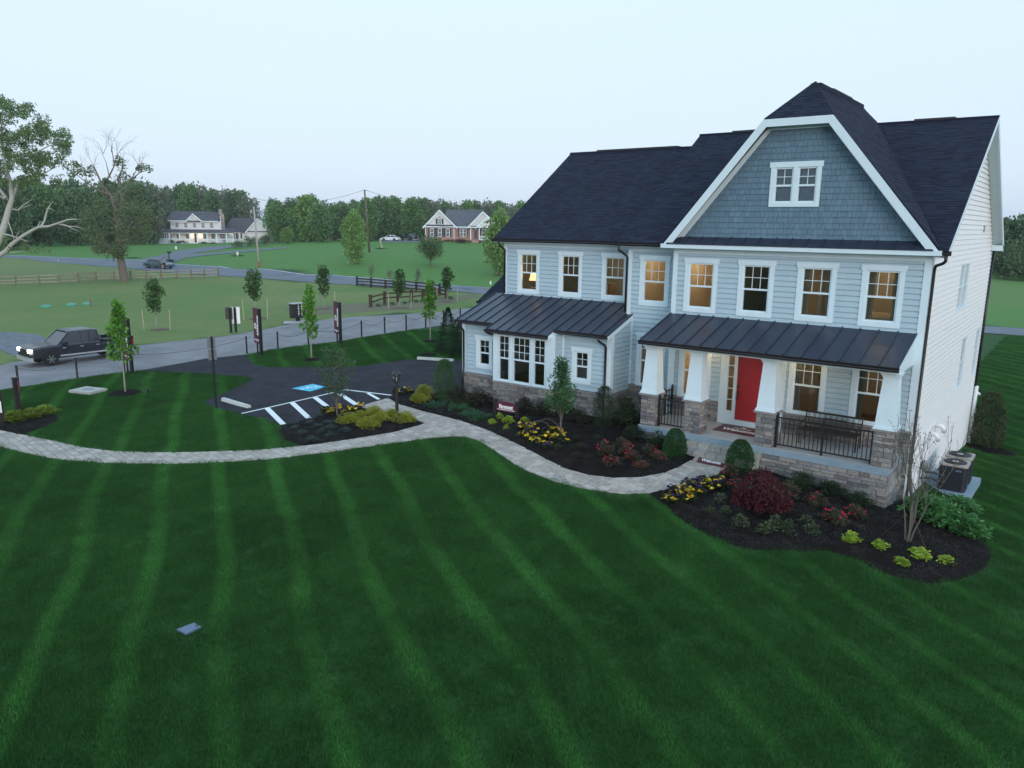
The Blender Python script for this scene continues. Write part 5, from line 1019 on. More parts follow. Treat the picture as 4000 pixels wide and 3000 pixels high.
def shrub_mesh(kind, seed):
    """unit shrub: about one metre wide and high, base at the origin"""
    rs = np.random.RandomState(seed)
    def dome(n, leaf, w=.5, r=.5, hh=1., up=.3, out=.7, jit=.7, lumps=9, lump=.17, base=.0):
        cl = []
        for i in range(lumps):
            a = rs.rand()*2*pi; t = rs.rand()**.6; q = rs.rand(); zz = base+(hh-lump)*(.25+.75*q)*sqrt(max(0.05, 1-(t*.85)**2)) if i else hh-lump; cl.append(((r-lump*.8)*t*cos(a), (r-lump*.8)*t*sin(a), max(lump*.7, zz)) if i else (0, 0, hh-lump))
        return cl, n, leaf, w, up, out, jit, lump
    def run(a): cl, n, leaf, w, up, out, jit, lump = a; return cloud(rs, [(c, lump*(.8+.5*rs.rand())) for c in cl], n//len(cl), leaf, w, up, out, jit)
    if kind == 'loose': return run(dome(1700, .10, .35, lumps=26, lump=.17, up=.5))
    if kind == 'dome': return run(dome(1700, .055, .6, lumps=34, lump=.17, up=.3))
    if kind == 'lime': return run(dome(520, .15, .8, lumps=22, lump=.15, up=.5, out=.9))
    if kind == 'gold':
        V = run(dome(3600, .10, .18, lumps=30, lump=.16, up=-.05, out=.9, jit=.5)); return V
    if kind == 'blue': return run(dome(1300, .07, .25, lumps=22, lump=.16, up=.35))
    if kind == 'juniper':
        n = 190; Vs = []
        for i in range(n):
            a = rs.rand()*2*pi; L = .35+.35*rs.rand(); el = rs.uniform(.25, 1.0); d = np.array((cos(a)*cos(el), sin(a)*cos(el), sin(el)*1.2)); k = 9; t = np.linspace(.15, 1, k)[:, None]; p = d*L*t+np.array((0, 0, -.18))*t**2*.6; sd = unit(rs, k); Vs.append(quads(p, d*.9+sd*.5, sd, np.full(k, .12), .3, rs))
        return np.concatenate(Vs)
    if kind == 'azalea': return run(dome(800, .12, .5, lumps=16, lump=.15, up=.5))
    if kind == 'olive': return run(dome(190, .20, .5, lumps=9, lump=.16, up=.6, out=.9))
    if kind == 'hedge': return run(dome(1500, .13, .35, lumps=26, lump=.18, up=.7, out=.9, jit=.5))
    if kind == 'broad': return run(dome(2200, .12, .55, lumps=34, lump=.18, up=.15, out=.9, jit=.5))
    if kind == 'cone':
        Vs = []
        n = 6500; z = rs.rand(n)**1.15; r = np.where(z < .18, .78+z*1.2, 1.0*np.sqrt(np.clip(1-((z-.18)/.84)**2.0, 0, 1)))*.5; a = rs.rand(n)*2*pi; k = np.where(rs.rand(n) < .45, .45+.3*rs.rand(n), .84+.2*rs.rand(n))
        p = np.c_[r*k*np.cos(a), r*k*np.sin(a), z*.98+.01]; u = np.c_[np.cos(a), np.sin(a), np.full(n, .4)]; return quads(p, u*.7+unit(rs, n)*.7, unit(rs, n), .05*(.7+.6*rs.rand(n)), .65, rs)
    if kind == 'column':
        n = 4600; z = rs.rand(n); r = (.30+.7*np.sin(np.pi*np.clip(z*.88+.12, 0, 1))**.7)*.5*(1+.15*np.sin(z*23)); a = rs.rand(n)*2*pi; k = .35+.65*rs.rand(n)
        p = np.c_[r*k*np.cos(a), r*k*np.sin(a), z*.97]; u = np.c_[np.cos(a)*.5, np.sin(a)*.5, np.full(n, .8)]; return quads(p, u+unit(rs, n)*.5, unit(rs, n), .045*(.7+.6*rs.rand(n)), .4, rs)
    if kind == 'conifer':
        n = 6000; z = rs.rand(n)**1.3; r = (1-z)**.75*.5*(1+.2*np.sin(z*60+rs.rand(n))); a = rs.rand(n)*2*pi; k = .5+.5*rs.rand(n)
        p = np.c_[r*k*np.cos(a), r*k*np.sin(a), z]; u = np.c_[np.cos(a), np.sin(a), np.full(n, .5)]; return quads(p, u+unit(rs, n)*.5, unit(rs, n), .05*(.6+.7*rs.rand(n)), .3, rs)
PROTO = {}
def proto(kind, mat, k): 
    key = (kind, mat.name, k)
    if key not in PROTO: PROTO[key] = leafmesh(kind, shrub_mesh(kind, 11*k+len(kind)), mat)
    return PROTO[key]
rsg = np.random.RandomState(77)
def shrubs(name, kind, mat, lst, desc, cat, group=None, flower=None, hk=1.0, sink=.02, wk=1.18):
    """lst of (px, py of the base, width px, height px); every plant gets a label of its own"""
    bases = [at(px, py) for px, py, *_ in lst]; od = ords(bases) if len(lst) > 1 else ['']; n = len(lst)
    for i, ((px, py, w, hh, *lab), b, o_) in enumerate(zip(lst, bases, od)):
        d = dist(b); W_ = wk*w/FPX*d; H_ = max(.12, (hh/FPX*d-.18*W_)*1.15)*hk; label = lab[0] if lab else (desc if n == 1 else f'{desc}, {o_}'+(f' of {NUM.get(n, n)}' if n > 2 else ''))
        b = b+np.array((ray(px, py)[0], ray(px, py)[1], 0))*.35*W_; b[2] = h(b[0], b[1])+.05
        me = proto(kind, mat, i % 3); rz = rsg.rand()*6.28
        if flower is None:
            o = link(name, me); o.location = (b[0], b[1], b[2]-sink); o.rotation_euler = (0, 0, rz); o.scale = (W_, W_, H_); tag(o, label, cat, group if n > 1 else None)
        else:
            t = thing(name, label, cat, tuple(b), rz, group if n > 1 else None); o = link('foliage', me, t); o.scale = (W_, W_, H_); rs = np.random.RandomState(i+5); fm, fn, fs = flower
            c, u = blob(rs, int(fn*(.6+.8*rs.rand())), (0, 0, .5), (.42, .42, .5), 1, .85); c = c[c[:, 2] > .35]; Vs = []
            for q in c: k = 6; dd = unit(rs, k)+np.array((0, 0, .6)); Vs.append(quads(np.repeat(q[None], k, 0), dd, unit(rs, k), np.full(k, fs), .9, rs))
            fo = link('blossom', leafmesh('blossom', np.concatenate(Vs), fm), t); fo.scale = (W_, W_, H_)
z3 = lambda x, y: (1750+x*.52, 1150+y*.52)
z8 = lambda x, y: (800+x*.4973, 1050+y*.4973)
z5 = lambda x, y: (2500+x*.678, 1650+y*.678)
z0 = lambda x, y: (x*.452, 1050+y*.452)
def L(zf, k, rows): return [(*zf(r[0], r[1]), r[2]*k, r[3]*k, *r[4:]) for r in rows]
shrubs('foundation_shrub', 'loose', G_BRONZE, L(z3, .52, [(85,835,170,150),(225,860,190,165),(585,900,130,130),(715,935,150,130),(880,905,150,100),(985,985,150,120)]), 'dark bronze-green loose shrub against the left wing stone', 'shrub', 'dark shrubs along the left wing')
shrubs('holly', 'loose', G_DARK, L(z3, .52, [(1335,1030,210,250)]), 'broad dark holly in the corner left of the porch', 'shrub')
shrubs('yew', 'loose', G_DARK, L(z3, .52, [(1395,1115,160,130),(1570,1180,160,150)])+L(z5, .678, [(930,400,150,110),(1095,445,160,105),(1260,500,150,100),(770,262,110,50)]), 'dark green low yew against the porch foundation', 'shrub', 'yews along the porch')
shrubs('upright_holly', 'column', G_DARK, L(z3, .52, [(1165,1020,150,310)]), 'upright dark green holly beside the downspout of the left wing', 'shrub')
shrubs('juniper', 'juniper', G_JUN, L(z8, .4973, [(1828,1100,150,85),(1965,1070,140,95),(2000,1125,150,100),(2100,1180,150,105),(2170,1205,140,95)]), 'spreading green juniper at the mulch edge by the walk', 'juniper', 'spreading junipers by the walk')
shrubs('golden_cypress', 'gold', G_GOLD, L(z8, .4973, [(1135,1235,165,110),(1225,1190,130,80),(1335,1175,130,100),(1285,1275,160,115),(1385,1225,150,105),(1468,1185,110,85),(1575,1232,155,115)]), 'golden thread-leaf cypress in the island bed', 'shrub', 'golden cypresses in the island bed')
shrubs('golden_cypress', 'gold', G_GOLD, L(z8, .4973, [(1690,1068,130,100,'golden cypress nearest the lamp post, in front of its taller neighbour'),(1718,1035,155,130,'taller golden cypress beside the parking lot, behind the smaller one')]), 'golden cypress', 'shrub', 'golden cypresses by the parking lot')
shrubs('dwarf_shrub', 'blue', G_BLUE, L(z8, .4973, [(715,1235,80,55),(718,1280,90,55),(765,1315,95,55),(840,1197,80,45),(828,1243,90,60),(880,1265,95,55),(895,1318,60,50),(930,1308,70,65),(975,1230,90,45),(998,1276,85,60),(985,1340,90,65),(848,1370,95,60),(1108,1298,90,60)]), 'blue-grey dwarf shrub in the island bed', 'shrub', 'blue-grey dwarf shrubs in the island bed')
shrubs('lime_perennial', 'lime', G_LIME, L(z3, .52, [(335,988,72,55),(385,950,70,62),(455,985,98,78),(438,1028,55,48),(575,972,66,52)]), 'lime-green leafy perennial in front of the maroon name sign', 'plant', 'lime perennials by the name sign', wk=.98, hk=.85)
shrubs('lime_perennial', 'lime', G_LIME, L(z5, .678, [(1207,712,112,85),(1378,745,100,68),(1605,805,118,85),(1500,840,98,62),(1758,840,110,72)]), 'lime-green mound at the outer edge of the right bed', 'plant', 'lime mounds in the right bed', wk=.98, hk=.85)
shrubs('azalea', 'azalea', G_AZA, L(z3, .52, [(1168,1235,125,120),(1225,1318,125,100),(1295,1170,115,85),(1345,1225,110,90),(1380,1275,125,95),(1445,1332,110,75),(1515,1215,110,80),(1572,1268,125,85)]), 'red-flowering azalea in the bed left of the walk', 'azalea', 'azaleas left of the walk', flower=(PETR, 15, .09))
shrubs('azalea', 'azalea', G_AZA, L(z5, .678, [(512,345,95,90),(553,405,105,70),(1012,512,115,95),(1112,605,130,95),(1232,575,120,90)]), 'red-flowering azalea in the bed right of the walk', 'azalea', 'azaleas right of the walk', flower=(PETR, 18, .085))
shrubs('barberry', 'azalea', G_AZA, L(z5, .678, [(850,468,165,125)]), 'broad brown-green shrub right of the red Japanese maple', 'shrub')
shrubs('small_shrub', 'olive', G_OLIVE, L(z5, .678, [(397,545,72,52),(487,542,72,52),(572,632,85,85),(715,665,110,70),(768,628,110,80),(853,672,75,95),(952,608,80,62),(995,668,105,70),(458,478,78,58)]), 'small olive-green shrub in the mulch of the right bed', 'shrub', 'small olive shrubs in the right bed')
shrubs('brown_perennial', 'loose', G_BRONZE, L(z3, .52, [(960,1125,80,60),(1000,1185,90,70),(960,1260,90,70),(820,1190,80,60),(1120,1110,80,50),(1000,1020,70,50)]), 'small dark brown perennial in the middle of the house bed', 'plant', 'brown perennials in the house bed')
shrubs('hydrangea', 'broad', G_HYD, L(z5, .678, [(1655,605,250,195),(1830,540,200,125),(1862,672,200,150)]), 'broad bright green shrub at the right house corner', 'shrub', 'broad green shrubs at the corner')
shrubs('hedge_shrub', 'hedge', G_YEL, L(z0, .452, [(145,1345,215,130),(265,1318,170,115),(385,1285,180,115)]), 'yellow-green hedge shrub at the left end of the walk', 'shrub', 'yellow-green hedge shrubs')
shrubs('boxwood', 'cone', G_BOX, L(z3, .52, [(1700,1240,150,215,'clipped boxwood cone left of the porch steps'),(2185,1347,172,240,'clipped boxwood cone right of the porch steps')]), 'clipped boxwood', 'boxwood', 'boxwood cones flanking the steps')
shrubs('columnar_shrub', 'column', G_MID, L(z8, .4973, [(1885,1050,165,320)]), 'upright green columnar shrub at the end of the parking lot', 'shrub')
shrubs('arborvitae', 'conifer', G_ARB, L(z8, .4973, [(1912,672,185,345,'tall dark arborvitae on the lawn beside the left wing'),(2010,695,160,290,'dark arborvitae half hidden by the left wing corner')]), 'arborvitae', 'tree', 'arborvitae beside the left wing')
shrubs('upright_evergreen', 'cone', G_OLIVE, [(3850, 1754, 98, 212)], 'upright leafy evergreen in a mulch circle on the side lawn', 'tree')
m = MB(); b = at(3842, 1750); d = dist(b)

# ---- pansies: each plant a thing of foliage and blossom
def pansy_mesh(rs, n=5, s=.055):
    Vs = []
    for i in range(n):
        q = np.array((rs.normal()*.07, rs.normal()*.07, .14+.06*rs.rand())); k = 6; nn = np.array((rs.normal()*.3+.2, rs.normal()*.3-.35, .8)); nn /= np.linalg.norm(nn); t1 = np.cross(nn, (0, 1, 0)); t1 /= np.linalg.norm(t1); t2 = np.cross(nn, t1); a = np.arange(k)*2*pi/k; D = np.cos(a)[:, None]*t1+np.sin(a)[:, None]*t2; Vs.append(quads(np.repeat(q[None], k, 0), D, np.repeat(nn[None], k, 0), np.full(k, s), 1.1, rs))
    return np.concatenate(Vs)
rp = np.random.RandomState(9); PM = {}
for c, mt in (('yellow', PETY), ('purple', PETP)):
    for k in range(3): PM[c, k] = leafmesh('blossom', pansy_mesh(rp, 6, .052), mt)
PF_ = [leafmesh('foliage', cloud(np.random.RandomState(40+k), [((0, 0, .07), .10)], 34, .09, .6, .6), G_DARK) for k in range(3)]
def pansies(cx, cy, rx, ry, n, py, where, ang=0.):
    for i in range(n):
        for _ in range(20):
            a, r = rp.rand()*2*pi, sqrt(rp.rand()); x, y = rx*r*cos(a), ry*r*sin(a); px, py_ = cx+x*cos(ang)-y*sin(ang), cy+x*sin(ang)+y*cos(ang)
            break
        c = 'yellow' if rp.rand() < py else 'purple'; b = at(px, py_); b[2] += .04
        t = thing('pansy', f'{c} pansy {where}', 'flower', tuple(b), rp.rand()*6.28, f'{c} pansies {where}'); o = link('foliage', PF_[i % 3], t); f_ = link('blossom', PM[c, i % 3], t)
        s = .9+.5*rp.rand(); f_.scale = (s, s, 1); o.scale = (s, s, 1)
pansies(*z3(705, 1085), 105, 38, 42, .62, 'in the bed beside the slim garden tree', .25)
pansies(*z5(305, 412), 122, 32, 56, .42, 'at the tip of the right bed', -.28)
pansies(*z8(1080, 1130), 92, 12, 30, .6, 'along the island bed by the parking lines', -.12)
pansies(*z8(1560, 1000), 45, 13, 14, .5, 'behind the lamp post')

_same2 = {}
for o in COL.objects:
    if o.name.startswith('pansy'): _same2.setdefault(o['label'], []).append(o)
for lb, os_ in _same2.items():
    if len(os_) > 1:
        for o, q in zip(os_, ords([np.array(o.location) for o in os_])): o['label'] = f'{lb}, {q}'
# ================================================================== TREES
def crown_clumps(rs, n, H, zb, R, shape, cr):
    out = []
    for i in range(n):
        t = (i+rs.rand())/n
        prof = {'oval': sin(pi*(.12+.80*t))**.75, 'cone': (1-t)**.7*min(1, t*6+.35), 'round': sqrt(max(.05, 1-(2*t-1)**2)), 'vase': .35+.65*sin(pi*min(1, t*.75+.1)), 'flat': .6+.4*sin(pi*t)}[shape]
        a = i*2.39996+rs.rand()*.9; r = R*prof*sqrt(.15+.85*rs.rand()); r = max(0, r-cr*.5); out.append((np.array((r*cos(a), r*sin(a), zb+(H-zb-cr*.6)*t+cr*.3)), cr*(.7+.6*rs.rand())))
    return out
def trunk_mb(rs, H, zb, r, clumps, limbs, lean=0., stems=1, top=.85):
    m = MB()
    for s in range(stems):
        a = 2*pi*s/max(1, stems)+rs.rand(); sp = .0 if stems == 1 else .12*H*.5
        pts = []
        for k in range(7):
            t = k/6; pts.append((lean*t*H+cos(a)*sp*t+.02*H*rs.normal()*.3*t, sin(a)*sp*t+.02*H*rs.normal()*.3*t, -.08+H*top*t))
        m.tube(pts, [r*(1.25 if k == 0 else 1)*(1-.8*k/6)/(1 if stems == 1 else 1.4) for k in range(7)], 8)
        for c, cr in [clumps[j] for j in rs.permutation(len(clumps))[:limbs//stems]]:
            t = max(.12, min(.92, (c[2]-.18*H)/(H*top))); i = min(5, int(t*6)); f = t*6-i; p = np.array(pts[i])*(1-f)+np.array(pts[i+1])*f
            if c[2] < p[2]-.1*H: continue
            mid_ = (p+c)/2+np.array((0, 0, -.04*H*rs.rand())); rr = r*.42*(1-.75*t); m.tube([p, mid_, c], [rr, rr*.65, rr*.25], 5, cap=False)
    return m
def make_tree(name, label, cat, loc, H, zb, R, shape, n, cr, per, leaf, lm, bm, r, seed, group=None, limbs=10, stems=1, lean=0., w=.55, up=.15, top=.85, rz=0):
    rs = np.random.RandomState(seed); cl = crown_clumps(rs, n, H, zb, R, shape, cr); t = thing(name, label, cat, tuple(loc), rz, group)
    part('trunk', trunk_mb(rs, H, zb, r, cl, limbs, lean, stems, top), bm, t, world=False, sm=True)
    cl = [(c+np.array((lean*c[2], 0, 0)), q) for c, q in cl]
    link('crown', leafmesh('crown', cloud(rs, cl, per, leaf, w, up), lm), t); return t
G_MAPLE = leafmat('young_maple_leaf', (.055, .12, .038), (.09, .17, .052)); G_AIRY = leafmat('airy_green_leaf', (.050, .095, .045), (.08, .13, .06)); G_FRESH = leafmat('fresh_green_leaf', (.040, .12, .038), (.065, .17, .055))
def px_tree(base, top_y, width, bot_y, **k):
    b = at(*base); d = dist(b); H = up_at(b, base[0], top_y); zb = up_at(b, base[0], bot_y); return b, d, H, zb, width/2/FPX*d
def stakes(t, b, offs, hgt):
    for dx in offs:
        m = MB(); m.bar((dx[0], dx[1], -.05), (dx[0]*1.05, dx[1]*1.05, hgt), .055); part('stake', m, STAKEM, t, world=False)
sp = [((613, 1290), 1098, 84, 1212, 'staked young maple standing alone above the passing pickup'), ((998, 1250), 1056, 76, 1168, 'staked young maple behind the white sign back'), ((1265, 1205), 1042, 66, 1150, 'staked young maple between the kiosk and the brown fence'), ((1561, 1205), 1058, 58, 1150, 'staked young maple in front of the brown fence'), ((1746, 1178), 1046, 54, 1130, 'staked young maple at the right end of the brown fence')]
for i, (base, ty, wd, by, lab) in enumerate(sp):
    b, d, H, zb, R = px_tree(base, ty, wd, by); t = make_tree('young_maple', lab, 'tree', b, H, zb, R*.88, 'oval', 20, R*.40, 52, .17, G_MAPLE, BARKL, .05, 60+i, 'staked young maples in the field', limbs=8, w=.75)
    sx = np.array((_r[0], _r[1])); stakes(t, b, [sx*.9, -sx*.85], H*.42)
for i, (base, ty, wd, by, lab) in enumerate([((490, 1536), 1181, 128, 1405, 'bright green young maple beside the storm drain'), ((1217, 1404), 1116, 84, 1310, 'slim bright green sapling in front of the listings kiosk'), ((1681, 1332), 1098, 76, 1240, 'slim bright green sapling on the lawn near the left wing')]):
    b, d, H, zb, R = px_tree(base, ty, wd, by); t = make_tree('sapling', lab, 'tree', b, H, zb, R*.95, 'cone', (24, 24, 20)[i], R*(.26, .30, .32)[i], 30, .17, G_BRIGHT, BARKL, .038, 80+i, 'bright green saplings along the road', limbs=14, w=.8, top=.95)
    m = MB(); m.tube([(0, 0, H*.35), (.9, .5, .05)], .005, 4); part('guy_wire', m, BENCH, t, world=False); m = MB(); m.bar((.9, .5, -.05), (.9, .5, .22), .06); part('peg', m, BLACK, t, world=False)
b, d, H, zb, R = px_tree((1317, 1628), 1358, 138, 1545); make_tree('island_tree', 'airy multi-branched young tree on a thin stem in the island bed', 'tree', b, H, zb, R, 'vase', 44, R*.30, 40, .085, G_AIRY, BARK, .035, 91, limbs=30, w=.5, up=.3, top=.6)
b, d, H, zb, R = px_tree((2189, 1700), 1405, 156, 1602); make_tree('garden_tree', 'slim feathery green tree in the mulch bed before the left wing', 'tree', b, H, zb, R, 'cone', 60, R*.26, 46, .085, G_FRESH, BARK, .035, 92, limbs=34, w=.5, up=.2, top=.97)
# red Japanese maple: an arching low crown
b = at(2975, 1996); d = dist(b); W_ = 265*.678/FPX*d; H = 240*.678/FPX*d; rs = np.random.RandomState(17); t = thing('japanese_maple', 'low weeping dark red Japanese maple in the right bed', 'tree', tuple(b)); m = MB(); cl = []
m.tube([(0, 0, -.05), (.03, 0, .3), (0, .05, H*.55)], [.045, .04, .03], 7)
for i in range(38):
    a = rs.rand()*2*pi; q = sqrt(rs.rand()); c = np.array((cos(a)*q*W_*.48, sin(a)*q*W_*.40, H*(.92-.55*q*q)-.05*rs.rand())); cl.append((c, .17+.10*rs.rand())); m.tube([(0, .03, H*.5), (c[0]*.5, c[1]*.5, max(c[2], H*.6)+.05), c], [.02, .013, .005], 4, cap=False)
    if q > .55: c2 = c*np.array((1.08, 1.08, .6)); cl.append((c2, .15))
part('trunk', m, BARK, t, world=False); link('crown', leafmesh('crown', cloud(rs, cl, 85, .09, .32, -.35, .8, .7), R_MAPLE), t)
# bare multi-stem tree with guy wires
b = at(3541, 2122); d = dist(b); H = up_at(b, 3575, 1712); rs = np.random.RandomState(23); t = thing('bare_tree', 'leafless multi-stem tree with guy wires at the right bed', 'tree', tuple(b)); m = MB(); tips = []
def grow(m, p, dr, L, r, lv, rs, spread, tips, mn=.004, upb=.15, seg=3):
    pts = [np.array(p)]; dd = np.array(dr, float)
    for k in range(seg): dd = dd+rs.normal(size=3)*.10+np.array((0, 0, upb*.15)); dd /= np.linalg.norm(dd); pts.append(pts[-1]+dd*L/seg)
    m.tube(pts, [max(mn, r*(1-.45*k/seg)) for k in range(seg+1)], 6 if r > .02 else 4, cap=False)
    if lv == 0: tips.append(pts[-1]); return
    for c in range(2 if rs.rand() < .45 else 3):
        k = rs.randint(1, seg+1) if c else seg; e = dd*.75+unit(rs, 1)[0]*spread+np.array((0, 0, upb)); e /= np.linalg.norm(e); grow(m, pts[k], e, L*(.62+.22*rs.rand()), r*.55, lv-1, rs, spread, tips, mn, upb, seg)
for s in range(5):
    a = s*1.26; grow(m, (.05*cos(a), .05*sin(a), -.05), (.07*cos(a)+.05, .07*sin(a), 1), H*.42, .026, 4, rs, .30, tips, .0032, .32)
part('trunk', m, pmat('grey_bare_bark', (.115, .105, .085), .9, .25, 18), t, world=False)
link('bud', leafmesh('bud', cloud(rs, [(c, .05) for c in tips[::2]], 4, .035, .6), G_AZA), t)
for q in ((3437, 2098), (3627, 2172), (3700, 2060)):
    e = at(*q)-b; m = MB(); m.tube([(0, 0, H*.33), tuple(e)], .005, 4); part('guy_wire', m, BENCH, t, world=False)
# vine hoops over the pansies
HOOPS = [(z3(530, 1075), z3(800, 1030), .45), (z3(640, 1000), z3(900, 1110), .5), (z5(205, 430), z5(330, 395), .4)]
for i, (p, q, hh) in enumerate(HOOPS):
    p, q = at(*p), at(*q); m = MB(); m.tube([(p+(q-p)*k/12+np.array((0, 0, hh*4*(k/12)*(1-k/12)))) for k in range(13)], .008, 4); o = part('twig_arch', m, TWIG); tag(o, ('bare arching twig over the pansies by the maroon sign, outer one', 'bare arching twig over the pansies by the slim garden tree', 'bare arching twig over the pansies at the right bed tip')[i], 'plant', 'arching twigs over the pansies')

# ---- the two big old trees at the left
rs = np.random.RandomState(31); zs3 = lambda x, y: (x*.4219, 300+y*.4219); D0_ = 84.
base = at(-62, 1092); D0_ = dist(base); SYC = pmat('white_sycamore_bark', (.52, .50, .45), .8, .25, 2.5, col2=(.36, .34, .30)); t = thing('sycamore', 'big old tree with pale white limbs at the left edge', 'tree', tuple(base)); m = MB()
def P3(x, y, dz=0.): px, py = zs3(x, y); return depth(px, py, D0_+dz)
def limb(m, pts, r0, r1, dz0=0, dz1=0): n = len(pts); m.tube([P3(x, y, dz0+(dz1-dz0)*i/(n-1)) for i, (x, y) in enumerate(pts)], [r0+(r1-r0)*i/(n-1) for i in range(n)], 7, cap=False)
trk = [(-148, 1880), (-120, 1740), (-60, 1600), (0, 1500), (50, 1345), (82, 1220), (112, 1125), (100, 980), (60, 860), (30, 700), (10, 520), (20, 330)]; limb(m, trk, .55, .06)
limb(m, [(-120, 1740), (0, 1650), (60, 1610), (110, 1550), (200, 1480), (300, 1420), (360, 1390), (450, 1385), (540, 1355), (620, 1325), (700, 1318), (760, 1328)], .30, .05, 0, -3); limb(m, [(540, 1362), (640, 1385), (700, 1385), (770, 1405)], .10, .03, -2, -2.5); limb(m, [(600, 1370), (660, 1400), (735, 1435)], .07, .02, -2, -3); limb(m, [(380, 1385), (412, 1335), (432, 1250), (455, 1200), (495, 1150)], .14, .03, -1.5, -1); limb(m, [(432, 1222), (470, 1222), (505, 1243)], .06, .02, -1.2, -2)
limb(m, [(350, 1385), (370, 1345), (400, 1345)], .06, .03, -1.5, -1); limb(m, [(20, 1455), (80, 1465), (160, 1490), (260, 1525)], .12, .03, 0, -2); limb(m, [(145, 1490), (170, 1450), (187, 1425)], .06, .02, -1, -2); limb(m, [(75, 1340), (110, 1430), (130, 1520)], .07, .03, 0, -1); limb(m, [(30, 1640), (130, 1625), (235, 1610)], .09, .02, 0, -2)
limb(m, [(82, 1220), (165, 1235), (220, 1185), (295, 1135)], .14, .03, 0, 2); limb(m, [(165, 1235), (230, 1205), (300, 1180)], .08, .02, 1, 2); limb(m, [(60, 1130), (20, 1120), (-60, 1050)], .18, .05, 0, 3); limb(m, [(110, 1125), (180, 950), (260, 970), (400, 900), (520, 830)], .2, .03, 0, 3); limb(m, [(60, 860), (150, 760), (300, 720), (450, 640), (600, 600)], .18, .03, 0, -3); limb(m, [(30, 700), (100, 560), (230, 470), (340, 410)], .14, .03, 0, 2); limb(m, [(10, 520), (60, 420), (150, 330), (250, 290)], .10, .02, 0, -2); limb(m, [(0, 900), (-150, 700), (-320, 560)], .22, .04, 0, -3); limb(m, [(60, 1130), (-80, 930), (-260, 850)], .2, .04, 0, 3)
L0 = ROOTLOC[t.name]; part('trunk', m, SYC, t, sm=True)
poly = [(-60, 190), (60, 175), (130, 240), (290, 265), (300, 350), (400, 360), (455, 450), (560, 475), (650, 540), (690, 690), (610, 720), (590, 860), (500, 980), (380, 1010), (200, 1010), (-60, 1010)]; cl = []
while len(cl) < 270:
    x, y = rs.uniform(-60, 720), rs.uniform(170, 1010)
    if inpoly([(x, y)], poly)[0] and (sin(x*.021+1.3)+sin(y*.026)+sin((x+y)*.017)) > -.9: cl.append((P3(x, y, rs.uniform(-4, 4))-L0, (.35+.45*rs.rand())))
while len(cl) < 350: x, y = rs.uniform(-520, -40), rs.uniform(230, 1150); cl.append((P3(x, y, rs.uniform(-4, 4))-L0, .45+.4*rs.rand()))
for q in ((680, 800), (720, 850), (760, 880), (660, 900), (560, 945), (500, 950), (540, 1000), (620, 830), (30, 1570), (120, 1610), (250, 1580), (320, 1600), (440, 1600), (60, 1500)): cl.append((P3(q[0], q[1], rs.uniform(-2, 2))-L0, .4+.3*rs.rand()))
G_SYC = leafmat('sycamore_leaf', (.12, .18, .065), (.17, .25, .09)); link('crown', leafmesh('crown', cloud(rs, cl, 62, .22, .75, .0, .5, 1.1), G_SYC), t)
base = at(488, 1100); rs = np.random.RandomState(47); H = up_at(base, 488, 590); t = thing('old_tree', 'half-dead old tree with bare top branches behind the rail fence', 'tree', tuple(base)); m = MB(); tips = []
D1_ = dist(base); Q3 = lambda x, y, dz=0.: depth(*zs3(x, y), D1_+dz); L0 = ROOTLOC[t.name]
def limb2(pts, r0, r1, dz0=0, dz1=0): n = len(pts); m.tube([Q3(x, y, dz0+(dz1-dz0)*i/(n-1)) for i, (x, y) in enumerate(pts)], [r0+(r1-r0)*i/(n-1) for i in range(n)], 7, cap=False)
limb2([(1158, 1905), (1140, 1800), (1112, 1650), (1105, 1500), (1090, 1350), (1060, 1200), (1030, 1100)], .52, .2); limb2([(1120, 1690), (1060, 1640), (990, 1560), (900, 1480)], .24, .08, 0, -2); limb2([(1100, 1400), (1130, 1200), (1128, 1060), (1090, 950), (1130, 860), (1140, 760)], .26, .04, 0, 1); limb2([(1030, 1100), (950, 1010), (900, 900), (870, 830), (830, 860)], .16, .03); limb2([(950, 1010), (1010, 920), (1060, 820), (1040, 700), (1030, 640)], .13, .02); limb2([(1060, 820), (1080, 740), (1085, 700)], .05, .015); limb2([(1010, 920), (985, 800), (950, 720)], .06, .015); limb2([(1128, 1060), (1210, 960), (1290, 890), (1400, 850)], .12, .02, 0, 2); limb2([(1210, 960), (1260, 870), (1320, 820)], .06, .015); limb2([(1030, 1100), (880, 1040), (780, 960), (700, 900)], .13, .02, 0, -2); limb2([(1090, 1350), (950, 1250), (850, 1230), (760, 1250)], .14, .03, 0, -3); limb2([(1100, 1450), (1230, 1350), (1320, 1250), (1380, 1200)], .14, .03, 0, 2); limb2([(1105, 1550), (1250, 1480), (1330, 1420)], .1, .02); limb2([(1000, 1570), (930, 1620), (800, 1610)], .08, .02)
trunk_o = part('trunk', m, BARK, t, sm=True); m2 = MB()
for q, n_ in (((1030, 700), 2), ((950, 720), 2), ((1085, 720), 2), ((870, 830), 2), ((1130, 800), 1), ((1300, 840), 2), ((1240, 900), 1), ((760, 930), 2)):
    for k in range(n_): p = Q3(*q)-L0; grow(m2, p, (rs.normal()*.6, rs.normal()*.5, .6+rs.rand()), 1.5, .03, 2, rs, .6, tips, .008, .1)
part('twig', m2, TWIG, t, world=False); cl = []
while len(cl) < 92:
    x, y = rs.uniform(720, 1400), rs.uniform(1020, 1660); e = ((x-1070)/330)**2+((y-1330)/330)**2
    if e < 1 and (sin(x*.03)+sin(y*.031+1)+sin((x-y)*.02)) > -.7: cl.append((Q3(x, y, rs.uniform(-4, 4))-L0, .6+.5*rs.rand()))
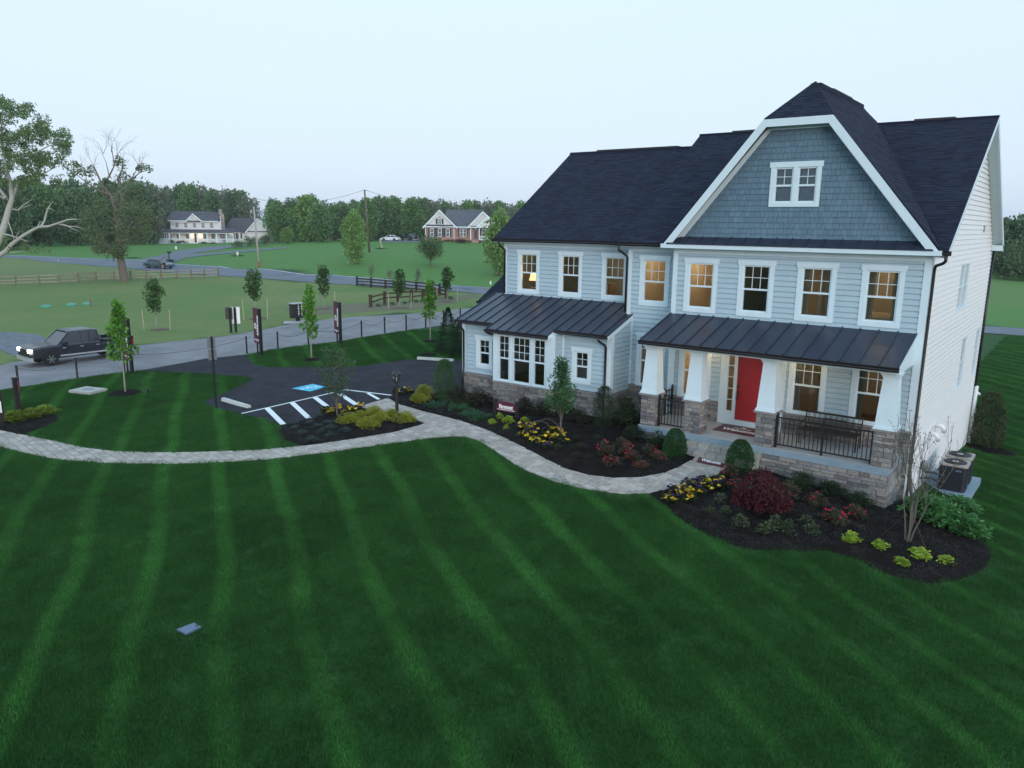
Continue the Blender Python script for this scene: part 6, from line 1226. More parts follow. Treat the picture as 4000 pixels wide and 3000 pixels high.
for q in ((1100, 760), (1140, 800), (1130, 860), (1080, 800), (840, 850), (800, 890), (700, 810), (730, 850), (680, 890), (1320, 830), (1290, 850), (1380, 855), (1220, 940), (860, 900), (980, 960), (1150, 920), (1100, 940)): cl.append((Q3(q[0], q[1], rs.uniform(-2, 2))-L0, .35+.3*rs.rand()))
G_OLD = leafmat('dull_green_leaf', (.10, .14, .062), (.145, .19, .08)); link('crown', leafmesh('crown', cloud(rs, cl, 80, .22, .7, .0, .4, 1.1), G_OLD), t)

# ---- far trees: prototypes, then copies
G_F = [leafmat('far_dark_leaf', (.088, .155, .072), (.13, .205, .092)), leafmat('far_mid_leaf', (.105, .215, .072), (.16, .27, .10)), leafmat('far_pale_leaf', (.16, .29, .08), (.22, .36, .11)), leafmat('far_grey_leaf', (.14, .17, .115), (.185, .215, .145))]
KIND = ['dark green', 'mid green', 'pale fresh green', 'grey-green']; FP = {}
for ki in range(4):
    for v in range(2):
        rs = np.random.RandomState(100+ki*7+v); cl = crown_clumps(rs, 64 if ki < 3 else 48, 1.0, .06, .36+.05*v, ('oval', 'round', 'oval', 'oval')[ki], .13); FP[ki, v] = (leafmesh('crown', cloud(rs, cl, 62 if ki < 3 else 36, .052, .75, .1, .6, .8), G_F[ki]), mesh('trunk', trunk_mb(rs, 1.0, .1, .022, cl, 10), BARK))
def far_tree(x, y, H, ki, label, group='trees of the far tree line', wk=1.0):
    global _ft
    t = thing('tree', label, 'tree', (x, y, h(x, y)), rsg.rand()*6.28, group); cm, tm = FP[ki, rsg.randint(2)]; a = link('trunk', tm, t); b = link('crown', cm, t); s = (H*wk, H*wk, H); a.scale = s; b.scale = s; return t
sky_l = [(-250, 690), (0, 705), (253, 714), (316, 708), (497, 717), (565, 714), (624, 737), (651, 741), (678, 730), (777, 723), (823, 750), (881, 742), (972, 757), (1000, 786), (1099, 782), (1158, 775), (1223, 768), (1258, 787), (1323, 795), (1397, 787), (1467, 775), (1566, 772), (1646, 782), (1720, 781), (1780, 797), (1820, 792), (1894, 788), (1994, 796), (2150, 790), (2400, 790)]
SX, SY = zip(*sky_l)
def row(x0, x1, step, dfun, frac, kinds, where):
    x = x0
    while x < x1:
        d = dfun(x)*(1+.04*rsg.normal()); p = depth(x, 860, d); g = h(p[0], p[1]); ty = np.interp(x, SX, SY)+abs(rsg.normal())*14*frac; top = depth(x, ty, d)[2]; H = max(4, (top-g)*(1-frac*rsg.rand()*.35)); k = kinds[rsg.randint(len(kinds))]
        far_tree(p[0], p[1], H, k, f'{KIND[k]} tree {where}', wk=min(1.1, max(.75, 9.5/H))); x += step*(.75+.5*rsg.rand())
row(-260, 640, 62, lambda x: 172+.03*x, .35, (0, 0, 1, 0, 3), 'along the wood edge left of the white farmhouse'); row(-240, 660, 70, lambda x: 200, .1, (0, 1, 3), 'in the second rank of the left wood'); row(560, 1010, 48, lambda x: 252, .25, (0, 3, 1, 0), 'in the wood behind the white farmhouse'); row(450, 1010, 55, lambda x: 300, .02, (0, 3), 'on the rise behind the white farmhouse'); row(1085, 1640, 46, lambda x: 200, .25, (1, 1, 0, 1), 'in the tree belt between the two far houses'); row(1070, 2000, 58, lambda x: 235, .05, (1, 0, 1, 3), 'in the back rank of the tree belt'); row(1640, 2080, 44, lambda x: 218, .12, (1, 0, 1, 3), 'behind the far brick house')
for (x, y, ty, w, ki, lab) in ((1210, 945, 770, 130, 2, 'broad fresh green tree with several pale trunks before the tree belt'), (1384, 1030, 832, 95, 2, 'loose fresh green tree on the far lawn beside the pole'), (1950, 1076, 833, 125, 2, 'tall pale green tree just left of the blue house'), (1450, 938, 815, 90, 0, 'dark tree between the tall pole and the white car'), (1420, 935, 860, 60, 2, 'small yellow-green tree behind the tall pole'), (1122, 953, 890, 60, 2, 'small light green tree at the farm lawn edge')):
    b = at(x, y); H = up_at(b, x, ty); far_tree(b[0], b[1], H, ki, lab, None, wk=w/FPX*dist(b)/H/.78)
b = at(1682, 1038); H = up_at(b, 1682, 930); make_tree('spreading_tree', 'dark spreading multi-stem tree on the far lawn before the brick house', 'tree', b, H, H*.30, 58/FPX*dist(b), 'flat', 60, .75, 60, .22, G_F[0], BARK, .09, 140, limbs=30, stems=5, up=.3)
for i, (x, y, ty) in enumerate(((1452, 1110, 1035), (1524, 1117, 1055), (1633, 1125, 1050))):
    b = at(x, y); H = up_at(b, x, ty); t = make_tree('thin_sapling', f'thin nearly bare staked sapling by the dark fence, {ORD[i]}', 'tree', b, H, H*.45, H*.17, 'oval', 16, .25, 22, .12, G_F[3], TWIG, .03, 150+i, 'thin saplings by the dark fence', limbs=16); stakes(t, b, [(.7, .2), (-.7, -.2)], H*.42)
# right edge: dark copse and shrubs beyond the side meadow
for i, (x, y, ty, ki) in enumerate(((3905, 1075, 862, 0), (3960, 1080, 848, 0), (4030, 1085, 840, 0), (4110, 1090, 850, 0), (4200, 1095, 845, 0), (3930, 1060, 868, 3), (3995, 1062, 852, 3), (4080, 1064, 846, 3))):
    b = at(x, y); far_tree(b[0], b[1], up_at(b, x, ty), ki, f'{KIND[ki]} tree at the right edge beyond the side meadow', 'trees beyond the side meadow', wk=.9)
for i, (x, y, w, hh) in enumerate(((3890, 1088, 90, 110), (3955, 1094, 110, 130), (4040, 1098, 110, 120))):
    b = at(x, y); d = dist(b); o = link('thicket', proto('loose', G_F[0], i % 3)); o.location = tuple(b); W_ = w/FPX*d*1.2; o.scale = (W_, W_, hh/FPX*d*1.2); tag(o, f'dark thicket at the meadow edge on the right, {("leftmost of three", "middle of three", "rightmost of three")[i]}', 'shrub', 'thickets at the meadow edge')

# trees that would share a label get their place in the row as well
from collections import defaultdict
_same = defaultdict(list)
for o in COL.objects:
    if o.name.startswith('tree') and o.get('category') == 'tree': _same[o['label']].append(o)
for lb, os_ in _same.items():
    if 1 < len(os_) <= 16:
        for o, q in zip(os_, ords([np.array(o.location) for o in os_])): o['label'] = f'{lb}, {q}'
# ================================================================== VEHICLES
CARGL = pmat('dark_car_glass', (.010, .014, .020), .08, 0, 5, spec=.8); TYRE = pmat('black_tyre', (.010, .010, .010), .85, .1, 20); RIM = pmat('alloy_rim', (.30, .31, .33), .35, .05, 10, metal=.7); HEADL = pmat('lit_headlight', (.9, .9, .9), .3, 0, emis=(1, .93, .80), estr=3.5); AMBER = pmat('amber_lamp', (.6, .18, .02), .3, 0, emis=(1, .35, .05), estr=.5); REDL = pmat('red_lamp', (.3, .01, .01), .3); CHROME = pmat('bright_trim', (.55, .56, .58), .3, .03, 8, metal=.5)
def loft(m, secs):
    """secs: (x, [(y, z) ...] closed profile); capped"""
    o = len(m.v); n = len(secs[0][1])
    for x, pr in secs: m.v += [(x, y, z) for y, z in pr]
    for i in range(len(secs)-1):
        for k in range(n): a = o+i*n+k; b = o+i*n+(k+1) % n; m.f.append((a, b, b+n, a+n))
    m.f.append(tuple(o+k for k in range(n))[::-1]); m.f.append(tuple(o+(len(secs)-1)*n+k for k in range(n))); return m
def bodyprof(w, z0, z1): return [(-w*.90, z0), (-w*.985, z0+.10), (-w, (z0+z1)*.5), (-w*.985, z1-.10), (-w*.93, z1), (w*.93, z1), (w*.985, z1-.10), (w, (z0+z1)*.5), (w*.985, z0+.10), (w*.90, z0)]
def vehicle(name, label, cat, loc, rz, paint, body, cab, wheels, wr, lamps, lit=False, group=None, trim=True, bed=None):
    t = thing(name, label, cat, loc, rz, group); m = MB(); loft(m, [(x, bodyprof(w, z0, z1)) for x, w, z0, z1 in body]); part('body', m, paint, t, world=False)
    m = MB(); loft(m, [(x, [(-wb, zb), (-wt, zt), (wt, zt), (wb, zb)]) for x, wb, zb, wt, zt in cab['glass']]); gl = part('windows', m, CARGL, t, world=False)
    m = MB(); r = cab['roof']; loft(m, [(x, [(-w, z-.05), (-w*.96, z), (-w*.7, z+.035), (w*.7, z+.035), (w*.96, z), (w, z-.05)]) for x, w, z in r]); part('roof', m, paint, t, world=False)
    for s in (-1, 1):
        for (x0, y0, z0), (x1, y1, z1) in cab['pillars']: m = MB(); m.bar((x0, s*y0, z0), (x1, s*y1, z1), .075, .06); part('pillar', m, paint, t, world=False)
        m = MB(); x, z = cab['mirror']; m.box((x-.09, s*1.0*cab['w'], z), (x+.09, s*(cab['w']+.2), z+.16)); part('mirror', m, paint, t, world=False)
        for x in cab['doors']:
            m = MB(); m.box((x-.008, s*(cab['w']-.02), .48), (x+.008, s*(cab['w']+.006), cab['belt'])); part('door_gap', m, BLACK, t, world=False); m = MB(); m.box((x+.08, s*(cab['w']-.0), cab['belt']-.17), (x+.26, s*(cab['w']+.025), cab['belt']-.13)); part('door_handle', m, CHROME if trim else paint, t, world=False)
        if trim: m = MB(); m.box((wheels[1]+wr+.1, s*(cab['w']-.02), .50), (wheels[0]-wr-.1, s*(cab['w']+.02), .58)); part('side_trim', m, CHROME, t, world=False)
        for x in wheels:
            c = (x, s*(cab['w']-.10), wr); m = MB(); m.lathe([(wr*.98, -.115), (wr, -.08), (wr, .08), (wr*.98, .115)], 22, c, 'y'); wh = part('wheel', m, TYRE, t, world=False, sm=False)
            m = MB(); m.lathe([(wr*.62, -.122*1), (wr*.58, s*.125)][::1] if s > 0 else [(wr*.62, -.125), (wr*.58, .11)], 18, c, 'y'); part('rim', m, BLACK, wh, world=False)
            for k in range(6): a = k*pi/3; m = MB(); y_ = c[1]+s*.13; m.bar((x, y_, wr), (x+wr*.60*cos(a), y_, wr+wr*.60*sin(a)), .05, .025, up=(0, 1, 0)); part('spoke', m, RIM, wh, world=False)
            m = MB(); n = 14; m.v = [(x+(wr+.07)*cos(pi*k/n), s*(cab['w']-.01), wr+(wr+.07)*sin(pi*k/n)) for k in range(n+1)]+[(x+(wr+.07)*cos(pi*k/n), s*(cab['w']+.004), wr+(wr+.07)*sin(pi*k/n)) for k in range(n+1)]; m.f = [tuple(range(n+1)), tuple(range(n+1, 2*n+2))]; part('wheel_arch', m, BLACK, t, world=False)
        m = MB(); a, b = lamps['head']; m.box((a[0], s*a[1], a[2]), (b[0], s*b[1], b[2])); part('headlight', m, HEADL if lit else CHROME, t, world=False)
        m = MB(); m.box((a[0]-.25, s*(b[1]-.0), a[2]+.02), (a[0]-.02, s*(b[1]+.015), b[2]-.05)); part('indicator', m, AMBER, t, world=False)
        m = MB(); a, b = lamps['tail']; m.box((a[0], s*a[1], a[2]), (b[0], s*b[1], b[2])); part('tail_light', m, REDL, t, world=False)
    m = MB(); g = lamps['grille']; m.box((g[0], -g[1], g[2]), (g[0]+.03, g[1], g[3])); part('grille', m, BLACK, t, world=False)
    m = MB(); m.box((body[0][0]-.12, -cab['w']*.93, .36), (body[0][0]+.08, cab['w']*.93, .56)); part('bumper', m, CHROME if trim else paint, t, world=False); m = MB(); m.box((body[-1][0]-.08, -cab['w']*.93, .40), (body[-1][0]+.1, cab['w']*.93, .58)); part('bumper', m, CHROME if trim else paint, t, world=False)
    if bed:
        for s in (-1, 1): m = MB(); m.box((bed[0], s*.86, 1.05), (bed[1], s*.985, 1.24)); part('bed_rail', m, paint, t, world=False)
        m = MB(); m.box((bed[1], -.985, .62), (bed[1]+.07, .985, 1.24)); part('tailgate', m, paint, t, world=False); m = MB(); m.box((bed[0]-.05, -.97, 1.05), (bed[0], .97, 1.26)); part('bed_front', m, paint, t, world=False)
    return t
TRUCK = dict(body=[(2.88, .86, .50, .95), (2.72, .94, .42, 1.08), (2.3, .97, .40, 1.14), (1.35, .985, .40, 1.18), (-.95, .99, .42, 1.18), (-1.0, .99, .42, 1.08), (-2.80, .985, .46, 1.08)],
  cab=dict(glass=[(1.42, .93, 1.15, .90, 1.17), (.72, .93, 1.15, .76, 1.84), (-.72, .93, 1.15, .76, 1.84), (-.98, .93, 1.15, .78, 1.5)], roof=[(.80, .74, 1.82), (.5, .78, 1.87), (-.6, .78, 1.87), (-.88, .76, 1.80)], pillars=[((1.40, .93, 1.17), (.74, .77, 1.83)), ((.10, .94, 1.17), (.08, .78, 1.84)), ((-.92, .94, 1.17), (-.80, .78, 1.82)), ((-.35, .94, 1.17), (-.35, .78, 1.84))], mirror=(1.05, 1.16), w=.99, doors=(.95, -.02, -.92), belt=1.12),
  wheels=(1.86, -1.76), wr=.40, lamps=dict(head=((2.66, .55, .82), (2.90, .90, 1.02)), tail=((-2.86, .80, .70), (-2.78, .99, 1.12)), grille=(2.87, .52, .62, 1.0)), bed=(-1.05, -2.86))
CAR = dict(body=[(2.32, .62, .32, .62), (2.20, .80, .26, .70), (1.7, .88, .22, .82), (1.0, .90, .22, .92), (-1.3, .90, .24, .95), (-2.0, .86, .28, .93), (-2.28, .72, .36, .80)],
  cab=dict(glass=[(1.15, .80, .90, .78, .92), (.35, .82, .90, .62, 1.38), (-.95, .82, .92, .62, 1.38), (-1.75, .78, .92, .72, .96)], roof=[(.45, .60, 1.36), (.1, .64, 1.40), (-.8, .64, 1.40), (-1.05, .60, 1.35)], pillars=[((1.15, .80, .91), (.38, .63, 1.38)), ((-.32, .83, .92), (-.32, .64, 1.39)), ((-1.72, .78, .94), (-.98, .63, 1.37))], mirror=(.75, .93), w=.90, doors=(.72, -.32, -1.15), belt=.90),
  wheels=(1.42, -1.35), wr=.33, lamps=dict(head=((2.02, .50, .56), (2.24, .80, .70)), tail=((-2.29, .45, .68), (-2.16, .80, .84)), grille=(2.30, .40, .38, .52)))
def place_pair(f, r_, width):
    """front and rear near-side wheel contact points in the photo -> centre and heading"""
    a, b = at(*f), at(*r_); ax = a-b; ang = atan2(ax[1], ax[0]); ux = np.array((cos(ang), sin(ang), 0)); n = np.array((-ux[1], ux[0], 0)); n = n if np.dot(n[:2], a[:2]-CAM[:2]) > 0 else -n; c = (a+b)/2+n*width; c[2] = h(c[0], c[1])+.02; return c, ang
NAVY = pmat('dark_navy_truck_paint', (.020, .021, .030), .25, .05, 5, spec=.7); SILV = pmat('blue_silver_paint', (.085, .12, .14), .3, .05, 5, metal=.3); WCAR = pmat('white_car_paint', (.7, .7, .7), .3, .03, 5)
c, ang = place_pair((203, 1432), (432, 1403), .95); c = c-np.array((cos(ang), sin(ang), 0))*.25; pick = vehicle('pickup_truck', 'dark pickup truck driving on the near road with its headlights on', 'pickup truck', tuple(c), ang, NAVY, lit=True, **TRUCK); pick.scale = (.86, .86, .86)
c, ang = place_pair((630, 1051), (581, 1048), .85); sedan_c, sedan_a = c, ang; vehicle('car', 'grey-blue sedan stopped on the far road with a person at its front', 'car', tuple(c), ang, SILV, trim=False, **CAR)
b = at(1526, 942); az = math.atan2(b[0]-CAM[0], b[1]-CAM[1]); vehicle('car', 'white sedan parked near the far brick house', 'car', tuple(b), pi/2-az-pi/2+radians(155), WCAR, trim=False, **CAR)
b = at(1600, 941); vehicle('pickup_truck', 'dark pickup truck parked beside the far brick house', 'pickup truck', tuple(b), pi/2-az-pi/2-radians(60), NAVY, **TRUCK)
# ---- person leaning on the sedan's bonnet
ux = np.array((cos(sedan_a), sin(sedan_a), 0)); n_ = np.array((ux[1], -ux[0], 0)); n_ = n_ if np.dot(n_[:2], CAM[:2]-sedan_c[:2]) > 0 else -n_; pc_ = sedan_c+ux*1.95+n_*1.02
t = thing('person', 'person in teal shirt and dark shorts leaning on the sedan bonnet', 'person', tuple(pc_), atan2(n_[1], n_[0]))
SKIN = pmat('skin', (.42, .26, .19), .6); TEAL = pmat('teal_shirt', (.05, .30, .32), .8); SHORTS = pmat('dark_shorts', (.02, .02, .025), .8); HAIR = pmat('dark_hair', (.03, .02, .015), .7)
def skinned(name, vs, es, rs_, mat, par, sub=1):
    me = bpy.data.meshes.new(name); me.from_pydata(vs, es, []); o = bpy.data.objects.new(name, me); COL.objects.link(o); md = o.modifiers.new('s', 'SKIN'); me.skin_vertices[0].data[0].use_root = True
    for v, r in zip(me.skin_vertices[0].data, rs_): v.radius = (r, r)
    o.modifiers.new('d', 'SUBSURF').levels = sub; dg = bpy.context.evaluated_depsgraph_get(); m2 = bpy.data.meshes.new_from_object(o.evaluated_get(dg)); bpy.data.objects.remove(o); m2.materials.clear(); m2.materials.append(mat); m2.polygons.foreach_set('use_smooth', [True]*len(m2.polygons)); return link(name, m2, par)
# local: +x away from the car; hips rest on the wing at 0.8 m
V_ = [(-.05,0,.84),(-.06,0,1.05),(-.04,0,1.30),(-.02,0,1.42),(.02,0,1.50),(.03,0,1.60),(.02,0,1.70), (-.05,.17,1.37),(-.10,.24,1.10),(.10,.20,.95),(.20,.14,.97), (-.05,-.17,1.37),(-.12,-.25,1.10),(-.10,-.26,.86),(-.08,-.26,.78), (.0,.10,.80),(.26,.12,.50),(.34,.12,.09),(.48,.13,.03), (.0,-.10,.80),(.30,-.11,.48),(.22,-.10,.09),(.36,-.11,.03)]
E_ = [(0,1),(1,2),(2,3),(3,4),(4,5),(5,6),(2,7),(7,8),(8,9),(9,10),(2,11),(11,12),(12,13),(13,14),(0,15),(15,16),(16,17),(17,18),(0,19),(19,20),(20,21),(21,22)]
R__ = [.13,.12,.14,.06,.075,.095,.07,.06,.045,.035,.035,.06,.045,.035,.035,.085,.06,.042,.035,.085,.06,.042,.035]
skinned('body', V_, E_, R__, SKIN, t); skinned('shirt', [V_[i] for i in (0,1,2,7,8,11,12)], [(0,1),(1,2),(2,3),(3,4),(2,5),(5,6)], [.145,.14,.16,.075,.058,.075,.058], TEAL, t); skinned('shorts', [V_[0], V_[15], (.20,.12,.57), V_[19], (.23,-.11,.56)], [(0,1),(1,2),(0,3),(3,4)], [.15,.10,.085,.10,.085], SHORTS, t)
m = MB(); m.lathe([(.0, 1.735), (.06, 1.725), (.095, 1.68), (.10, 1.62), (.09, 1.57)][::-1], 10, (.0, 0, 0)); part('hair', m, HAIR, t, world=False, sm=True)

# ================================================================== FENCES, POLES, SMALL THINGS
def fence(name, label, pts_px, post_h, rails, pm, rm, pw=.16, rw=.13, rt=.05, group=None, cap_=False):
    ps = [at(*p) for p in pts_px]; t = thing(name, label, 'fence', tuple(ps[0]), 0, group); up = np.array((0, 0, 1.)); rs = np.random.RandomState(len(ps))
    for p in ps:
        m = MB(); m.bar(p-up*.1, p+up*(post_h*(1+.05*rs.normal())), pw); part('post', m, pm, t)
        if cap_: m = MB(); m.bar(p+up*post_h*1.02, p+up*(post_h*1.02+.05), pw*1.35); part('post_cap', m, pm, t)
    for a, b in zip(ps[:-1], ps[1:]):
        for z in rails: m = MB(); j = rs.normal(size=2)*.025; m.bar(a+up*(z+j[0]), b+up*(z+j[1]), rt, rw); part('rail', m, rm, t)
    return t
RAILW = pmat('weathered_rail_wood', (.26, .23, .17), .9, .25, 6, bump=.5); RAILD = pmat('weathered_post_wood', (.17, .15, .115), .9, .25, 6, bump=.5); FB_ = pmat('black_brown_board', (.030, .024, .022), .8, .2, 8); FR_ = pmat('red_brown_board', (.070, .038, .028), .85, .2, 8)
fence('rail_fence', 'weathered split rail fence along the left field', [(-230,1130),(-130,1124),(-35,1119),(63,1115),(155,1111),(231,1109),(307,1104),(376,1098),(448,1094),(511,1093),(574,1093),(631,1091),(691,1088),(749,1088),(800,1087),(854,1084)], 1.10, (.28, .65, 1.0), RAILD, RAILW)
fence('board_fence', 'black-brown board fence at the junction, farther of two', [(1395,1117),(1450,1123),(1506,1127),(1566,1132),(1626,1138),(1691,1144),(1718,1153),(1745,1164)], 1.0, (.22, .55, .86), FB_, FB_, cap_=True)
fence('board_fence', 'red-brown two-board fence with shrubs, nearer of two', [(1448,1200),(1503,1183),(1555,1179),(1607,1176),(1653,1174),(1703,1170),(1743,1166)], .95, (.42, .80), FR_, FR_, pw=.2, cap_=True)
fence('board_fence', 'brown rail fence before the tree belt beyond the far lawn', [(1150,944),(1190,944),(1232,944),(1272,944),(1312,943),(1352,943)], 1.4, (.35, .8, 1.2), RAILD, RAILD, rw=.2)
shrubs('border_shrub', 'dome', G_MID, [(1479,1200,20,17),(1504,1195,20,14),(1532,1194,24,16),(1580,1189,19,14),(1602,1184,18,12),(1625,1183,19,14),(1648,1181,18,14),(1669,1179,18,14),(1760,1172,20,17),(1418,1118,18,12),(1588,1134,18,12)], 'small round green shrub along the brown fence', 'shrub', 'round shrubs along the brown fence')
POLEW = pmat('pale_weathered_pole', (.42, .40, .38), .85, .15, 3, col2=(.34, .31, .29)); POLED = pmat('brown_pole', (.13, .105, .085), .9, .2, 4)
def pole(label, base, top, mat, arm):
    b = at(*base); H = up_at(b, *top); tx = onplane(top[0], top[1], 'z', b[2]+H) if False else None; d = dist(b); lean = CR*((top[0]-pj(b+np.array((0, 0, H)))[0])/FPX*d); t = thing('utility_pole', label, 'utility pole', tuple(b), 0, 'utility poles on the far road'); m = MB(); tp = np.array((lean[0], lean[1], H)); m.tube([(0, 0, -.2), tuple(tp*.5), tuple(tp)], [.17, .15, .12], 10); part('pole', m, mat, t, world=False, sm=True)
    if arm:
        a = np.array((_r[0], _r[1], 0)); m = MB(); m.bar(tp*.97-a*.9, tp*.97+a*.6, .1); part('crossarm', m, POLED, t, world=False); m = MB(); m.lathe([(.0, -.02), (.16, 0), (.16, .5), (0, .52)], 10, tuple(tp*.91-a*.45-np.array((0, 0, .2)))); part('transformer', m, CONC, t, world=False)
        m = MB(); m.tube([tuple(tp*.86-a*.7), tuple(tp*.82-a*.45), tuple(tp*.80)], .035, 6); part('brace', m, CONC, t, world=False)
        m = MB(); m.tube([(0, 0, 0), (0, 0, .9)], .185, 10); part('red_base_band', m, pmat('rust_red_paint', (.32, .09, .05), .8), t, world=False)
    else: m = MB(); m.bar(tp*.985-np.array((_r[0], _r[1], 0))*.12, tp*.985+np.array((_r[0], _r[1], 0))*.35, .07); part('bracket', m, POLED, t, world=False)
    return b+tp, b, tp
T1, B1, _ = pole('pale utility pole with transformer and rusty red base beside the far road', (1013, 1046), (991, 806), POLEW, True); T2, B2, tp2 = pole('tall brown utility pole on the far lawn', (1443, 982), (1424, 741), POLED, False)
WIRE = pmat('black_wire', (.06, .06, .065), .6)
def wire(p, q, sag, label, r=.022): m = MB(); m.tube([p+(q-p)*k/16-np.array((0, 0, 1.))*sag*4*(k/16)*(1-k/16) for k in range(17)], r, 4); o = part('power_line', m, WIRE); tag(o, label, 'power line', 'overhead wires at the far road')
lf = lambda px, py, d: depth(px, py, d)
T0 = lf(-300, 795, 160); wire(T2, T1+np.array((0, 0, 1.2)), 1.2, 'overhead wire between the tall brown pole and the pale pole'); wire(B2+tp2*.63, T1*.8+B1*.2, 1.0, 'lower overhead wire between the two poles'); wire(T1, T0, 3, 'overhead wire from the pale pole off to the left'); wire(T1*.86+B1*.14, T0-np.array((0, 0, 2.)), 2.5, 'lower overhead wire from the pale pole to the left'); wire(B2+tp2*.64, lf(1900, 892, 176), .8, 'pale service wire from the tall brown pole to the brick house', .03); wire(T2, lf(2100, 808, 150), 2, 'overhead wire from the tall brown pole to the right')
def post(name, label, px, py, ty, w, mat, cat='post', lean=0):
    b = at(px, py); H = max(.4, up_at(b, px, ty)); m = MB(); m.bar((0, 0, -.1), (_r[0]*lean*H, _r[1]*lean*H, H), w); solo(name, m, mat, label, cat, tuple(b))
post('marker_post', 'short white marker post on the farmhouse lawn', 688, 974, 963, .3, LETTER); post('marker_post', 'white marker post in a dark shrub ring left of the pale pole', 928, 1001, 984, .25, LETTER); post('marker_post', 'slanted yellowish post in a green shrub beside the far drive', 1494, 970, 933, .22, STAKEM, lean=-.28); post('marker_post', 'white post with red top at the road beside the house', 1916, 1112, 1096, .14, LETTER); post('marker_post', 'small pale post by the far road at the left meadow', 228, 1022, 1012, .18, STAKEM)
b = at(1916, 1112); m = MB(); m.box((-.1, -.1, 0), (.1, .1, .12)); t = solo('post_cap', m, REDL, 'red cap on the white post by the road', 'cap', (b[0], b[1], b[2]+up_at(b, 1916, 1096)))
b = at(661, 1013); t = thing('mailbox', 'dark mailbox on a post in a low green shrub by the far drive', 'mailbox', tuple(b)); m = MB(); m.bar((0, 0, -.1), (0, 0, 1.05), .12); part('post', m, BLACK, t, world=False); m = MB(); m.lathe([(.18, -.35), (.2, .35)], 10, (0, 0, 1.2), 'x'); part('box', m, BLACK, t, world=False)
shrubs('far_shrub', 'dome', G_DARK, [(661,1026,46,22,'low green shrub round the dark mailbox'),(516,1010,60,14,'low dark grass clump beside the far road'),(928,1002,52,16,'dark shrub ring round a white marker post'),(1491,974,46,14,'green shrub round the slanted post')], 'low shrub', 'shrub')
R_BARB = leafmat('burgundy_leaf', (.045, .012, .018), (.065, .018, .025))
# ================================================================== FAR HOUSES
CLAP = pmat('white_clapboard', (.62, .61, .62), .7, .05, .5); FROOF = pmat('grey_violet_roof', (.075, .070, .085), .9, .15, .8); FROOF2 = pmat('slate_grey_roof', (.085, .088, .105), .9, .15, .8); BRICK = pmat('pink_brick', (.33, .17, .135), .9, .22, 3.0, col2=(.42, .26, .215)); SHUT = pmat('dark_blue_shutter', (.012, .016, .028), .6); FGL = pmat('far_window_glass', (.030, .036, .044), .15, .2, .6, spec=.7); LITW = pmat('lit_porch_lamp', (1, .8, .5), .5, 0, emis=(1, .66, .30), estr=5); CHIM = pmat('stone_chimney', (.30, .255, .23), .9, .3, 2.5)
class FarHouse:
    """a house facing the camera; px() turns photo pixels on its front plane into local metres"""
    def __init__(s, name, label, cx, by, d=None):
        s.b = at(cx, by); s.d = dist(s.b); s.k = s.d/FPX; s.cx, s.by = cx, by; v = s.b-CAM; s.rz = math.atan2(v[1], v[0])-pi/2; s.t = thing(name, label, 'house', tuple(s.b), s.rz)
    def X(s, px): return (px-s.cx)*s.k
    def Z(s, py): return (s.by-py)*s.k
    def box(s, name, x0, x1, z0, z1, y0, y1, mat, parent=None): m = MB(); m.box((s.X(x0), y0, s.Z(z0)), (s.X(x1), y1, s.Z(z1))); return part(name, m, mat, parent or s.t, world=False)
    def gable(s, x0, x1, xa, ze, za, y0, y1, wallm, roofm, ov=.35, skew=0., trim=WHITE):
        """front-facing gable: wall triangle, two roof slopes, rake boards"""
        a, b, c = (s.X(x0), s.Z(ze)), (s.X(x1), s.Z(ze)), (s.X(xa), s.Z(za)); m = MB(); m.prism([(a[0], y0, a[1]), (b[0], y0, b[1]), (c[0], y0, c[1])], (skew*.3, .3, 0)); part('wall', m, wallm, s.t, world=False)
        for p in (a, b):
            dx, dz = p[0]-c[0], p[1]-c[1]; L_ = math.hypot(dx, dz); e = (p[0]+dx/L_*ov, p[1]+dz/L_*ov); m = MB(); m.prism([(c[0], y0-ov, c[1]+.12), (e[0], y0-ov, e[1]+.12), (e[0]+skew*(y1-y0), y1, e[1]+.12), (c[0]+skew*(y1-y0), y1, c[1]+.12)], (0, 0, -.12)); part('roof', m, roofm, s.t, world=False)
            m = MB(); m.prism([(c[0], y0-ov-.05, c[1]+.12), (e[0], y0-ov-.05, e[1]+.12), (e[0], y0-ov-.05, e[1]-.28), (c[0], y0-ov-.05, c[1]-.28)], (0, .06, 0)); part('rake_board', m, trim, s.t, world=False)
    def slope(s, x0, x1, z0, y0, z1, y1, mat, x2=None, x3=None, name='roof'):
        m = MB(); m.prism([(s.X(x0), y0, s.Z(z0)), (s.X(x1), y0, s.Z(z0)), (s.X(x3 if x3 is not None else x1), y1, s.Z(z1)), (s.X(x2 if x2 is not None else x0), y1, s.Z(z1))], (0, 0, -.15)); return part(name, m, mat, s.t, world=False)
    def win(s, x0, x1, z0, z1, y, frame=WHITE, shutters=False, bars=1):
        m = MB(); X0, X1, Z0, Z1 = s.X(x0), s.X(x1), s.Z(z0), s.Z(z1); e = .09
        for q in ((X0-e, X0, Z1-e, Z0+e), (X1, X1+e, Z1-e, Z0+e), (X0, X1, Z0, Z0+e), (X0, X1, Z1-e, Z1)): m.box((q[0], y-.07, q[2]), (q[1], y+.02, q[3]))
        w = part('window', m, frame, s.t, world=False); m = MB(); m.box((X0, y-.02, Z1), (X1, y+.02, Z0)); part('pane', m, FGL, w, world=False); m = MB(); zz = (Z0+Z1)/2; m.box((X0, y-.05, zz-.03), (X1, y-.03, zz+.03)); part('meeting_rail', m, frame, w, world=False)
        if shutters:
            for a in (X0-e-.45, X1+e): m = MB(); m.box((a, y-.06, Z1-.05), (a+.42, y-.001, Z0+.05)); part('shutter', m, SHUT, s.t, world=False)
ZF = lambda x, y: (600+x*.22604, 780+y*.22604)
